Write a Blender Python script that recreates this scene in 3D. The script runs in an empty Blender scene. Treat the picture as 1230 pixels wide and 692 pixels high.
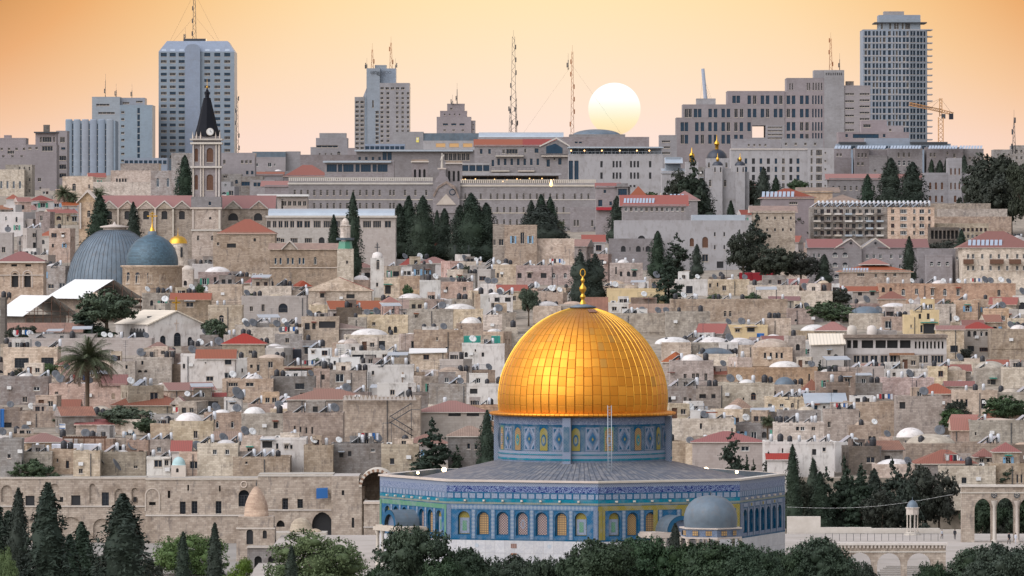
import bpy, math, random
from math import sin, cos, pi, radians, sqrt
from mathutils import Vector
R = random.Random(7)
scene = bpy.context.scene
col = scene.collection
# ------------------------------------------------------------------ camera
F, CX, CY, H = 7160.0, 615.0, 305.0, 39.0     # focal length in photo pixels, optical axis, eye height over the esplanade
cam = bpy.data.cameras.new('camera'); cam.sensor_width = 36; cam.lens = 36 * F / 1230
cam.shift_y = -41 / 1230; cam.clip_start = 5; cam.clip_end = 20000
co = bpy.data.objects.new('camera', cam); col.objects.link(co)
co.location = (0, 0, H); co.rotation_euler = (radians(90), 0, 0); scene.camera = co
# ------------------------------------------------------------------ world, sun, exposure
vs = scene.view_settings
vs.view_transform = 'Standard'; vs.look = 'None'; vs.gamma = 1; vs.use_curve_mapping = False; vs.exposure = 0.0
scene.cycles.diffuse_bounces = 2; scene.cycles.max_bounces = 6
SUN_AZ, SUN_EL = math.atan2(738 - CX, F), math.atan2(CY - 131, F)
w = bpy.data.worlds.new('World'); scene.world = w; w.use_nodes = True
nt = w.node_tree; nt.nodes.clear()
def N(t, **k):
    n = nt.nodes.new(t)
    for a, b in k.items(): setattr(n, a, b)
    return n
def L(a, b): nt.links.new(a, b)
def M(op, a, b=None, c=None, clamp=False):
    n = N('ShaderNodeMath', operation=op, use_clamp=clamp)
    for i, q in enumerate((a, b, c)):
        if q is None: continue
        if isinstance(q, (int, float)): n.inputs[i].default_value = q
        else: L(q, n.inputs[i])
    return n.outputs[0]
def ramp(fac, stops):
    n = N('ShaderNodeValToRGB'); e = n.color_ramp.elements
    while len(e) < len(stops): e.new(.5)
    for i, (p, c) in enumerate(stops): e[i].position = p; e[i].color = (*c, 1)
    L(fac, n.inputs[0]); return n.outputs[0]
def mixc(f, a, b, bt='MIX'):
    n = N('ShaderNodeMix', data_type='RGBA', blend_type=bt)
    for i, q in ((0, f), (6, a), (7, b)):
        if isinstance(q, (int, float)): n.inputs[i].default_value = q
        elif isinstance(q, tuple): n.inputs[i].default_value = (*q, 1)
        else: L(q, n.inputs[i])
    return n.outputs[2]
def sm(v, a, b):
    n = N('ShaderNodeMapRange', interpolation_type='SMOOTHSTEP')
    L(v, n.inputs[0]); n.inputs[1].default_value = a; n.inputs[2].default_value = b
    return n.outputs[0]
tc = N('ShaderNodeTexCoord'); sp = N('ShaderNodeSeparateXYZ'); L(tc.outputs['Generated'], sp.inputs[0])
dx, dy, dz = sp.outputs
az = M('ARCTAN2', dx, dy); el = M('ARCSINE', dz)
# sunset glow: distance from a point just above the sun's part of the horizon
aa = M('MINIMUM', M('MULTIPLY', M('ABSOLUTE', M('SUBTRACT', az, .006)), 11.2), 1.25)
gd = M('ADD', M('MULTIPLY', M('POWER', aa, 1.7), M('MULTIPLY', M('SUBTRACT', el, .010, clamp=True), 24.0)), M('MULTIPLY', M('POWER', aa, 2.0), .16))
glow = ramp(gd, [(0, (1.0, .80, .62)), (.2, (.98, .73, .53)), (.45, (.92, .60, .37)), (.75, (.82, .43, .22)), (1, (.66, .33, .16))])
low = ramp(M('MULTIPLY', gd, 4.0), [(0, (1.0, .76, .52)), (.14, (1.0, .745, .47)), (.24, (.97, .66, .36)), (.34, (.87, .46, .20)), (.5, (.62, .30, .13)), (1, (.42, .27, .22))])
low = ramp(M('MULTIPLY', el, 18.0), [(0, (1, .95, 1.02)), (.35, (1, .98, 1.10)), (.6, (1.02, 1.0, .90)), (.8, (1.04, 1.0, .74)), (1, (1, .97, .66))])
west = mixc(1.0, glow, low, 'MULTIPLY')
# unseen rest of the sky: brightness added as facade fill, paler at the horizon
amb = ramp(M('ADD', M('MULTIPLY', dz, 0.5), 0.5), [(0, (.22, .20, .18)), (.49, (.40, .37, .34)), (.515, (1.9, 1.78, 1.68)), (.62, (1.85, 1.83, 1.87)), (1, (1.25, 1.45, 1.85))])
sky = N('ShaderNodeTexSky', sky_type='NISHITA'); sky.sun_disc = False
sky.sun_elevation = SUN_EL; sky.sun_rotation = SUN_AZ
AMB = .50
lf = M('ADD', 1.0, M('MULTIPLY', dx, -.2))      # left (south) side of the sky raised, added to tell the faces apart
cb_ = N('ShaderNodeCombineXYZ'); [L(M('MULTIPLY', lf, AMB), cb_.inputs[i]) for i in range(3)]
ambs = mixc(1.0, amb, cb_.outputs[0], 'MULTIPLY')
# bright lobe added to the unseen sky, high left (south east), as soft main light
lobe = M('POWER', M('MAXIMUM', M('ADD', M('ADD', M('MULTIPLY', dx, -.62), M('MULTIPLY', dy, -.48)), M('MULTIPLY', dz, .62)), 0.0), 5.0)
cl_ = N('ShaderNodeCombineXYZ'); [L(M('MULTIPLY', lobe, v), cl_.inputs[i]) for i, v in enumerate((4.5, 4.35, 4.4))]
ambs = mixc(1.0, ambs, cl_.outputs[0], 'ADD')
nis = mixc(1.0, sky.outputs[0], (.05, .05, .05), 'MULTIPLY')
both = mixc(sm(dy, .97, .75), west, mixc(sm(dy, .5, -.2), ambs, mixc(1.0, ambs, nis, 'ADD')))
# the sun's disc, a quarter of a degree in radius, reddening towards the horizon
sd = M('SQRT', M('ADD', M('POWER', M('SUBTRACT', az, SUN_AZ), 2.0), M('POWER', M('SUBTRACT', el, SUN_EL), 2.0)))
disc = sm(sd, 32.0 / F, 30.8 / F)
sunc = ramp(M('MULTIPLY', M('ADD', M('SUBTRACT', el, SUN_EL), 32 / F), F / 64), [(0, (1.0, .74, .42)), (.28, (1.0, .87, .56)), (.5, (1.0, .97, .78)), (.72, (1.15, 1.15, 1.1)), (1, (1.2, 1.2, 1.2))])
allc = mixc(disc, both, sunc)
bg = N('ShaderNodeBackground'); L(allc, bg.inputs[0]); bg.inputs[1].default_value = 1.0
wo = N('ShaderNodeOutputWorld'); L(bg.outputs[0], wo.inputs[0])
sl = bpy.data.lights.new('sun', 'SUN'); sl.energy = 3.0; sl.angle = radians(.5); sl.color = (1, .72, .48)
so = bpy.data.objects.new('sun', sl); col.objects.link(so); so.location = (40, 900, 80)
so.rotation_euler = Vector((-sin(SUN_AZ), -cos(SUN_AZ), -math.tan(SUN_EL))).to_track_quat('-Z', 'Y').to_euler()

# ------------------------------------------------------------------ materials
MT = {}
def mat(name, c, rough=.8, metal=0, noise=.0, scale=1.0, c2=None, bump=0, emit=None, rnd=0.0, spec=.4, bricks=None, streak=0.0, wave=None):
    """procedural principled material: two colours mixed by noise, optional stone courses, per-object variation, vertical run-off stains"""
    global nt
    m = bpy.data.materials.new(name); m.use_nodes = True; nt = m.node_tree; nt.nodes.clear()
    bs = N('ShaderNodeBsdfPrincipled'); out = N('ShaderNodeOutputMaterial'); L(bs.outputs[0], out.inputs[0])
    bs.inputs['Roughness'].default_value = rough; bs.inputs['Metallic'].default_value = metal
    bs.inputs['Specular IOR Level'].default_value = spec
    t = N('ShaderNodeTexCoord').outputs['Object']
    c2 = c2 or tuple(x * .7 for x in c)
    colr = c
    if noise:
        nz = N('ShaderNodeTexNoise'); nz.inputs['Scale'].default_value = scale; nz.inputs['Detail'].default_value = 5; nz.inputs['Roughness'].default_value = .65
        L(t, nz.inputs['Vector'])
        colr = mixc(sm(nz.outputs[0], .5 - .22 / max(noise, .2), .5 + .22 / max(noise, .2)), c2, c)
    if bricks:
        s = N('ShaderNodeSeparateXYZ'); L(t, s.inputs[0]); cb = N('ShaderNodeCombineXYZ')
        L(M('ADD', s.outputs[0], s.outputs[1]), cb.inputs[0]); L(s.outputs[2], cb.inputs[1])
        b = N('ShaderNodeTexBrick'); L(cb.outputs[0], b.inputs[0]); b.inputs['Scale'].default_value = 1
        b.inputs['Brick Width'].default_value = bricks[0]; b.inputs['Row Height'].default_value = bricks[1]
        b.inputs['Mortar Size'].default_value = bricks[1] * .07; b.inputs['Bias'].default_value = 0
        a = bricks[2]
        b.inputs['Color1'].default_value = (1, 1, 1, 1); b.inputs['Color2'].default_value = (1 - a, 1 - a * 1.1, 1 - a * 1.15, 1)
        b.inputs['Mortar'].default_value = (1 - a * 1.3,) * 3 + (1,)
        colr = mixc(1.0, colr, b.outputs[0], 'MULTIPLY')
    if streak:
        mp = N('ShaderNodeMapping'); mp.inputs['Scale'].default_value = (1.0, 1.0, .42); L(t, mp.inputs[0])
        nz = N('ShaderNodeTexNoise'); nz.inputs['Scale'].default_value = 1.1; nz.inputs['Detail'].default_value = 6; nz.inputs['Roughness'].default_value = .7
        L(mp.outputs[0], nz.inputs[0])
        colr = mixc(M('MULTIPLY', sm(nz.outputs[0], .50, .70), streak * .85), colr, (.13, .11, .10))
        nz = N('ShaderNodeTexNoise'); nz.inputs['Scale'].default_value = .33; nz.inputs['Detail'].default_value = 3
        L(t, nz.inputs[0])
        colr = mixc(M('MULTIPLY', sm(nz.outputs[0], .52, .62), streak * .5), colr, mixc(1.0, colr, (.60, .55, .50), 'MULTIPLY'))
    if wave:
        wv = N('ShaderNodeTexWave', wave_type='BANDS', bands_direction=wave[0]); wv.inputs['Scale'].default_value = wave[1]
        L(t, wv.inputs[0]); colr = mixc(sm(wv.outputs[0], .05, .35), wave[2], colr)
    if rnd:
        oi = N('ShaderNodeObjectInfo'); hs = N('ShaderNodeHueSaturation')
        L(M('ADD', M('MULTIPLY', oi.outputs['Random'], rnd * 1.4), 1 - rnd * .7), hs.inputs['Value'])
        fr = M('FRACT', M('MULTIPLY', oi.outputs['Random'], 7.31))
        L(M('ADD', M('MULTIPLY', fr, .6), .7), hs.inputs['Saturation'])
        L(M('ADD', M('MULTIPLY', M('FRACT', M('MULTIPLY', oi.outputs['Random'], 13.7)), .03), .485), hs.inputs['Hue'])
        if isinstance(colr, tuple): hs.inputs['Color'].default_value = (*colr, 1)
        else: L(colr, hs.inputs['Color'])
        colr = hs.outputs[0]
    if isinstance(colr, tuple): bs.inputs['Base Color'].default_value = (*colr, 1)
    else: L(colr, bs.inputs['Base Color'])
    if bump:
        nz = N('ShaderNodeTexNoise'); nz.inputs['Scale'].default_value = scale * 4; nz.inputs['Detail'].default_value = 4; L(t, nz.inputs[0])
        bp = N('ShaderNodeBump'); bp.inputs['Strength'].default_value = bump; bp.inputs['Distance'].default_value = .1
        L(nz.outputs[0], bp.inputs['Height']); L(bp.outputs[0], bs.inputs['Normal'])
    if emit:
        bs.inputs['Emission Color'].default_value = (*emit[0], 1); bs.inputs['Emission Strength'].default_value = emit[1]
    MT[name] = m; return m
ST = dict(bricks=(.55, .28, .30), streak=.9, rnd=.5)
mat('cream', (.53, .445, .365), .9, noise=.6, scale=.5, c2=(.40, .33, .26), **ST)
mat('tan', (.50, .375, .29), .9, noise=.6, scale=.5, c2=(.36, .265, .20), **ST)
mat('pink', (.47, .38, .34), .9, noise=.5, scale=.4, c2=(.36, .26, .22), **ST)
mat('grey', (.34, .325, .315), .9, noise=.7, scale=.5, c2=(.24, .20, .175), **ST)
mat('dark', (.25, .205, .17), .9, noise=.8, scale=.7, c2=(.14, .115, .10), **ST)
mat('plaster', (.56, .54, .52), .8, noise=.5, scale=.4, c2=(.44, .41, .38), streak=.7, rnd=.10)
mat('yellow', (.56, .44, .26), .85, noise=.4, scale=.4, c2=(.47, .36, .21), streak=.4)
mat('rough', (.44, .37, .30), .95, noise=1, scale=1.2, c2=(.27, .22, .18), bricks=(.7, .36, .24), streak=.9, rnd=.15, bump=.5)
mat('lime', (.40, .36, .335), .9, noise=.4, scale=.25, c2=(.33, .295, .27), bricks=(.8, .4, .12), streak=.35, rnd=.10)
mat('farlime', (.25, .232, .242), .9, noise=.5, scale=.25, c2=(.20, .18, .18), bricks=(.8, .4, .16), streak=.5, rnd=.2)  # far copies of the stones; dimmer, cooler distant light put into the colour
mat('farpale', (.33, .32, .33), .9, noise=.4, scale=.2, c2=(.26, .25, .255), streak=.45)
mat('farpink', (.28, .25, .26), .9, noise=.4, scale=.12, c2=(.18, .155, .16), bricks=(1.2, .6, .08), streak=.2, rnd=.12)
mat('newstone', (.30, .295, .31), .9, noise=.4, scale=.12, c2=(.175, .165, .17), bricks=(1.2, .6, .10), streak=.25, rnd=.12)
mat('bluestone', (.24, .28, .33), .85, noise=.4, scale=.10, c2=(.19, .22, .265), bricks=(1.2, .6, .08), streak=.2, rnd=.05)  # bluish wall tone with the distant haze put into the colour
mat('palewall', (.43, .41, .405), .9, noise=.3, scale=.2, c2=(.43, .40, .385), streak=.4)
mat('redtile', (.21, .065, .048), .8, noise=.6, scale=.8, c2=(.20, .068, .048), wave=('X', 1.1, (.14, .05, .035)), rnd=.25)
mat('oldtile', (.27, .155, .11), .85, noise=.8, scale=.8, c2=(.17, .10, .075), wave=('X', 1.1, (.13, .07, .05)), rnd=.2)
mat('domeplaster', (.62, .59, .57), .75, noise=.8, scale=.7, c2=(.44, .40, .375), streak=.6, rnd=.15)
mat('domestone', (.45, .37, .29), .9, noise=.8, scale=.9, c2=(.30, .24, .19), bricks=(.5, .25, .25), rnd=.15)
mat('lead', (.12, .15, .18), .5, .35, noise=.7, scale=.4, c2=(.11, .135, .165), wave=('X', .9, (.08, .10, .12)), bump=.2)
mat('leadring', (.12, .155, .19), .55, .2, noise=.8, scale=.5, c2=(.075, .10, .125), streak=.5)
mat('roofslab', (.40, .36, .32), .9, noise=.7, scale=.5, c2=(.28, .25, .22), rnd=.15)
mat('coping', (.50, .45, .40), .85, noise=.5, scale=.8, c2=(.38, .33, .28), rnd=.15)
mat('white', (.50, .50, .50), .5, noise=.3, scale=.6, c2=(.62, .61, .59))
mat('creamroof', (.56, .49, .40), .6, noise=.3, scale=.6, c2=(.60, .52, .42), wave=('X', .5, (.45, .40, .33)))
mat('tin', (.40, .45, .50), .45, .3, noise=.5, scale=.5, c2=(.30, .33, .37), wave=('X', 1.6, (.26, .29, .32)))
mat('steel', (.045, .05, .058), .6, .2)
mat('blackplastic', (.018, .018, .022), .45)
mat('pane', (.010, .017, .030), .15, spec=.25, noise=.5, scale=.8, c2=(.025, .03, .036))
mat('panevoid', (.012, .013, .016), .5)  # near-black pane; in open arches it paints the darkness inside
mat('paneblue', (.016, .050, .085), .2, spec=.3, noise=.4, scale=.5, c2=(.008, .022, .045))
mat('wframe', (.62, .62, .60), .6)
mat('bframe', (.12, .055, .035), .7)
mat('sframe', (.42, .36, .30), .85)
mat('blueshut', (.16, .30, .44), .7)
mat('greenshut', (.06, .22, .16), .7)
mat('wood', (.13, .065, .04), .8, noise=.5, scale=2)
mat('panel', (.26, .30, .36), .28, spec=.6)
mat('tank_white', (.50, .51, .53), .5, noise=.5, scale=1.5, c2=(.38, .38, .39))
mat('dish', (.10, .105, .115), .6)
mat('dishpale', (.55, .55, .54), .55)
mat('bluetarp', (.01, .085, .26), .7); mat('redcloth', (.30, .02, .03), .8); mat('greentarp', (.02, .20, .16), .7)
mat('asphalt', (.06, .06, .06), .9, noise=.4, scale=.3)
mat('leafc', (.022, .036, .020), .8, noise=.8, scale=1.5, c2=(.010, .019, .012), rnd=.25)
mat('leafp', (.026, .046, .020), .75, noise=.9, scale=1.2, c2=(.013, .028, .013), rnd=.25)
mat('leafo', (.095, .135, .035), .75, noise=.8, scale=1.2, c2=(.045, .075, .02), rnd=.12)
mat('leafg', (.055, .085, .040), .75, noise=.8, scale=1.0, c2=(.028, .045, .022), rnd=.3)
mat('leafd', (.026, .032, .020), .8, noise=.8, scale=1.0, c2=(.02, .024, .016), rnd=.2)
mat('palmleaf', (.085, .10, .045), .65, noise=.6, scale=2, c2=(.04, .05, .025))
mat('palmdry', (.11, .075, .05), .9, noise=.6, scale=2)
mat('bark', (.10, .075, .055), .95, noise=.8, scale=2, bump=.5)
mat('earth', (.30, .25, .20), .95, noise=1, scale=.35, c2=(.13, .11, .085))
mat('courtpave', (.26, .235, .21), .9, noise=.6, scale=.1)
mat('pave', (.36, .32, .29), .85, noise=.8, scale=.12, c2=(.26, .23, .20), bricks=None)
mat('courtstone', (.47, .40, .33), .9, noise=.8, scale=.5, c2=(.33, .27, .22), bricks=(.6, .3, .30), streak=.95)
mat('ocher', (.62, .36, .06), .35, 1.0, noise=.5, scale=2, c2=(.52, .28, .04))
mat('lamp', (1, .8, .5), .5, emit=((1, .72, .36), 9.0))
mat('lampsoft', (1, .7, .4), .5, emit=((1, .55, .2), 2.2))
mat('rust', (.33, .13, .05), .7, noise=.5, scale=1)
mat('crane', (.45, .22, .07), .6, noise=.5, scale=.5)
mat('navy', (.012, .015, .028), .35, noise=.3, scale=2)
mat('cloth_dark', (.02, .022, .03), .9); mat('cloth_pale', (.45, .46, .5), .9); mat('skin', (.42, .25, .18), .6); mat('hair', (.02, .015, .012), .7)

# ------------------------------------------------------------------ mesh builder
def norm(v):
    l = sqrt(sum(a * a for a in v)) or 1; return tuple(a / l for a in v)
class MB:
    def __init__(s): s.v, s.f, s.m, s.sm, s.uv = [], [], [], [], {}
    def quad(s, a, b, c, d, m=0): s.poly((a, b, c, d), m)
    def poly(s, pts, m=0, uv=None, sm=False):
        i = len(s.v); s.v += [tuple(p) for p in pts]; s.f.append(tuple(range(i, i + len(pts)))); s.m.append(m); s.sm.append(sm)
        if uv: s.uv[len(s.f) - 1] = uv
    def box(s, x0, y0, z0, x1, y1, z1, m=0):
        i = len(s.v)
        s.v += [(x0, y0, z0), (x1, y0, z0), (x1, y1, z0), (x0, y1, z0), (x0, y0, z1), (x1, y0, z1), (x1, y1, z1), (x0, y1, z1)]
        for q in ((0, 1, 5, 4), (1, 2, 6, 5), (2, 3, 7, 6), (3, 0, 4, 7), (4, 5, 6, 7), (3, 2, 1, 0)):
            s.f.append(tuple(i + k for k in q)); s.m.append(m); s.sm.append(False)
    def lathe(s, prof, n=16, cx=0, cy=0, m=0, a0=0, a1=2 * pi, sm=True, uvs=None, ry=1.0):
        """prof: (radius, z) from bottom up"""
        full = abs(a1 - a0 - 2 * pi) < 1e-6; k = n if full else n + 1; i0 = len(s.v); arc = 0; arcs = [0]
        for j in range(1, len(prof)): arc += math.hypot(prof[j][0] - prof[j - 1][0], prof[j][1] - prof[j - 1][1]); arcs.append(arc)
        for r, z in prof:
            for a in range(k):
                t = a0 + (a1 - a0) * a / n; s.v.append((cx + r * cos(t), cy + r * sin(t) * ry, z))
        for j in range(len(prof) - 1):
            for a in range(n):
                b = (a + 1) % k if full else a + 1
                s.f.append((i0 + j * k + a, i0 + j * k + b, i0 + (j + 1) * k + b, i0 + (j + 1) * k + a)); s.m.append(m); s.sm.append(sm)
                if uvs: s.uv[len(s.f) - 1] = ((a / n * uvs[0], arcs[j] * uvs[1]), ((a + 1) / n * uvs[0], arcs[j] * uvs[1]), ((a + 1) / n * uvs[0], arcs[j + 1] * uvs[1]), (a / n * uvs[0], arcs[j + 1] * uvs[1]))
    def cyl(s, cx, cy, z0, z1, r0, r1=None, n=10, m=0):
        r1 = r0 if r1 is None else r1
        s.lathe([(r0, z0), (r1, z1)], n, cx, cy, m); i = len(s.v) - n
        s.f.append(tuple(range(i, i + n))); s.m.append(m); s.sm.append(False)
    def tube(s, p, q, r, n=5, m=0, r2=None):
        p, q = Vector(p), Vector(q); d = (q - p).normalized(); a = d.orthogonal().normalized(); b = d.cross(a); i = len(s.v); r2 = r if r2 is None else r2
        for c, rr in ((p, r), (q, r2)):
            for k in range(n): t = 2 * pi * k / n; s.v.append(tuple(c + a * cos(t) * rr + b * sin(t) * rr))
        for k in range(n): s.f.append((i + k, i + (k + 1) % n, i + n + (k + 1) % n, i + n + k)); s.m.append(m); s.sm.append(True)
        s.f.append(tuple(i + n + k for k in range(n))); s.m.append(m); s.sm.append(False)
        s.f.append(tuple(i + n - 1 - k for k in range(n))); s.m.append(m); s.sm.append(False)
    def add(s, o, off=(0, 0, 0)):
        i = len(s.v); j = len(s.f); s.v += [(x + off[0], y + off[1], z + off[2]) for x, y, z in o.v]
        s.f += [tuple(k + i for k in f) for f in o.f]; s.m += o.m; s.sm += o.sm
        for k, u in o.uv.items(): s.uv[k + j] = u
    def mesh(s, name, mats):
        me = bpy.data.meshes.new(name); me.from_pydata(s.v, [], s.f)
        for q in mats: me.materials.append(MT[q])
        me.polygons.foreach_set('material_index', s.m); me.polygons.foreach_set('use_smooth', s.sm)
        if s.uv:
            ul = me.uv_layers.new(name='UVMap')
            for k, u in s.uv.items():
                for li, c in zip(me.polygons[k].loop_indices, u): ul.data[li].uv = c
        me.update(); return me
    def build(s, name, mats, parent=None, loc=None, rz=0):
        o = bpy.data.objects.new(name, s.mesh(name, [mats] if isinstance(mats, str) else mats)); col.objects.link(o)
        if parent: o.parent = parent
        if loc: o.location = loc
        if rz: o.rotation_euler.z = rz
        return o
def tag(o, label=None, cat=None, group=None, kind=None):
    for k, v in (('label', label), ('category', cat), ('group', group), ('kind', kind)):
        if v: o[k] = v
    return o
def thing(name, label, cat, loc=(0, 0, 0), rz=0, group=None):
    o = bpy.data.objects.new(name, None); col.objects.link(o); o.empty_display_size = 1
    o.location = loc; o.rotation_euler.z = rz; return tag(o, label, cat, group)
KIDS = {}
def copy_thing(root, loc, rz=0, sc=None, label=None):
    if root.name not in KIDS: KIDS[root.name] = [(c, list(c.children)) for c in root.children]
    r = root.copy(); col.objects.link(r); r.location = loc; r.rotation_euler.z = rz
    if sc: r.scale = sc
    if label: r['label'] = label
    for c, g in KIDS[root.name]:
        d = c.copy(); col.objects.link(d); d.parent = r
        for e in g: x = e.copy(); col.objects.link(x); x.parent = d
    return r
def P(px, py, Y): return ((px - CX) * Y / F, Y, H - (py - CY) * Y / F)
def S(Y): return Y / F

# ------------------------------------------------------------------ walls with real openings
def arch_pts(w, kind, n=7):
    """arch curve from left spring to right spring, relative to left spring; kind: 'r' round, 'p' pointed, 'f' segmental"""
    out = []
    rise = {'r': .5, 'p': .66, 'f': .22}[kind] * w
    for i in range(2 * n + 1):
        t = pi * i / (2 * n); x = (w / 2) * (1 - cos(t)); z = sin(t)
        if kind == 'p': z = min(1, sin(t)) ** .9 * (.86 + .14 * (1 - abs(cos(t))) ** .6)
        out.append((x, z * rise))
    return out, rise
def facade(mb, o, u, Lw, Hh, ops, m=0, md=0, depth=.3):
    """wall sheet from o along u (right, seen from outside) with openings (a, z, w, h, arch) and their reveals"""
    ux, uy = u; ix, iy = -uy, ux
    def p(a, z, d=0): return (o[0] + ux * a + ix * d, o[1] + uy * a + iy * d, o[2] + z)
    ops = [q for q in ops if q[0] > .02 and q[0] + q[2] < Lw - .02 and q[1] >= 0 and q[1] + q[3] < Hh - .02]
    xs = sorted({0, Lw} | {round(q[0], 4) for q in ops} | {round(q[0] + q[2], 4) for q in ops})
    zs = sorted({0, Hh} | {round(q[1], 4) for q in ops} | {round(q[1] + q[3], 4) for q in ops})
    for j in range(len(zs) - 1):
        z0, z1 = zs[j], zs[j + 1]; zc = (z0 + z1) / 2; row = [q for q in ops if q[1] < zc < q[1] + q[3]]; start = None
        for i in range(len(xs) - 1):
            xc = (xs[i] + xs[i + 1]) / 2; hole = any(q[0] < xc < q[0] + q[2] for q in row)
            if not hole and start is None: start = xs[i]
            if start is not None and (hole or i == len(xs) - 2):
                e = xs[i] if hole else xs[i + 1]
                mb.quad(p(start, z0), p(e, z0), p(e, z1), p(start, z1), m); start = None
    for a, z, w_, h, k in ops:
        if k:
            ap, rise = arch_pts(w_, k, 5); sz = z + h - rise; pts = [(a + x, sz + zz) for x, zz in ap]; n = len(pts) // 2
            for side, c in ((pts[:n + 1], (a, z + h)), (pts[n:], (a + w_, z + h))):
                for q in range(len(side) - 1): mb.poly((p(*c), p(*side[q]), p(*side[q + 1])), m)
            for q in range(len(pts) - 1): mb.quad(p(*pts[q]), p(*pts[q], depth), p(*pts[q + 1], depth), p(*pts[q + 1]), md)
            top = sz
        else:
            top = z + h; mb.quad(p(a, top), p(a, top, depth), p(a + w_, top, depth), p(a + w_, top), md)
        mb.quad(p(a, z), p(a, z, depth), p(a, top, depth), p(a, top), md)
        mb.quad(p(a + w_, z, depth), p(a + w_, z), p(a + w_, top), p(a + w_, top, depth), md)
        mb.quad(p(a, z), p(a + w_, z), p(a + w_, z, depth), p(a, z, depth), md)
WC = {}
WST = {'n': ('sframe', 'pane'), 'k': ('steel', 'panevoid'), 'q': ('courtstone', 'courtstone'), 'w': ('wframe', 'pane'), 'b': ('bframe', 'pane'), 'g': ('steel', 'pane'), 'u': ('wframe', 'paneblue'),
       's': ('wframe', 'pane'), 'e': ('wframe', 'pane'), 'd': ('bframe', 'wood'), 'r': ('bframe', 'wood'), 'i': ('steel', 'paneblue')}
def wmesh(w_, h, k, st, dp=.3):
    """window leaf with frame, mullions and pane, origin at the bottom middle of the opening, in the wall plane"""
    key = (round(w_, 2), round(h, 2), k, st, dp)
    if key in WC: return WC[key]
    mb = MB(); fr = min(.09, w_ * .1); y0, y1 = dp * .55, dp * .85
    ap = [(-w_ / 2, 0), (w_ / 2, 0)]
    if k: q, rise = arch_pts(w_, k, 5); arc = [(x - w_ / 2, h - rise + z) for x, z in q][::-1]; ap = ap + arc; inner = h - rise
    else: ap = ap + [(w_ / 2, h), (-w_ / 2, h)]; inner = h
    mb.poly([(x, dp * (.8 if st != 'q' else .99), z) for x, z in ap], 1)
    if st not in 'kq':
        mb.box(-w_ / 2 + .004, y0, .004, -w_ / 2 + fr, y1, inner, 0); mb.box(w_ / 2 - fr, y0, .004, w_ / 2 - .004, y1, inner, 0)
        mb.box(-w_ / 2 + fr, y0, .004, w_ / 2 - fr, y1, fr, 0); mb.box(-w_ / 2 + fr, y0, inner - fr, w_ / 2 - fr, y1, inner, 0)
        if w_ > .55: mb.box(-fr * .35, y0 + .01, fr, fr * .35, y1 - .01, inner - fr, 0)
        if w_ > 1.7:
            for x in (-w_ / 4, w_ / 4): mb.box(x - fr * .35, y0 + .01, fr, x + fr * .35, y1 - .01, inner - fr, 0)
    if st == 'g':
        n = max(3, int(w_ / .22))
        for i in range(1, n): x = -w_ / 2 + w_ * i / n; mb.box(x - .02, .03, .02, x + .02, .07, inner - .02, 0)
        for i in range(1, 4): z = inner * i / 4; mb.box(-w_ / 2 + .01, .075, z - .02, w_ / 2 - .01, .10, z + .02, 0)
    if st not in 'kdq': mb.box(-w_ / 2 - .08, -.07, -.10, w_ / 2 + .08, .02, -.005, 2)
    if st in 'se':
        for sx in (-1, 1): x = sx * (w_ / 2 + w_ * .27 + .02); mb.box(x - w_ * .25, -.06, .02, x + w_ * .25, -.015, h - .02, 3)
    mats = [*WST[st], 'coping', 'blueshut' if st == 's' else 'greenshut']
    WC[key] = mb.mesh('window', mats); return WC[key]
def put_windows(par, o, u, ops, dp=.3, name='window'):
    """one window part per opening; past a hundred the rest become one part of stuff"""
    n = par.get('_wn', 0); ang = math.atan2(u[1], u[0])
    for a, z, w_, h, k, st in ops:
        me = wmesh(w_, h, k, st, dp)
        ob = bpy.data.objects.new('door' if st == 'd' else name, me); col.objects.link(ob); ob.parent = par
        ob.location = (o[0] + u[0] * (a + w_ / 2), o[1] + u[1] * (a + w_ / 2), o[2] + z); ob.rotation_euler.z = ang
        n += 1
    par['_wn'] = n
def merge_extra_windows(par):
    ws = [c for c in par.children if c.name.split('.')[0] == 'window']
    if len(ws) <= 100: return
    mb = MB(); mats = []
    for c in ws[99:]:
        me = c.data; off = len(mb.v); ca, sa = cos(c.rotation_euler.z), sin(c.rotation_euler.z); l = c.location
        for v in me.vertices: x, y, z = v.co; mb.v.append((l[0] + x * ca - y * sa, l[1] + x * sa + y * ca, l[2] + z))
        for f in me.polygons:
            mn = me.materials[f.material_index].name
            if mn not in mats: mats.append(mn)
            mb.f.append(tuple(i + off for i in f.vertices)); mb.m.append(mats.index(mn)); mb.sm.append(False)
        bpy.data.objects.remove(c)
    tag(mb.build('window', mats, par), kind='stuff')
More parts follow.
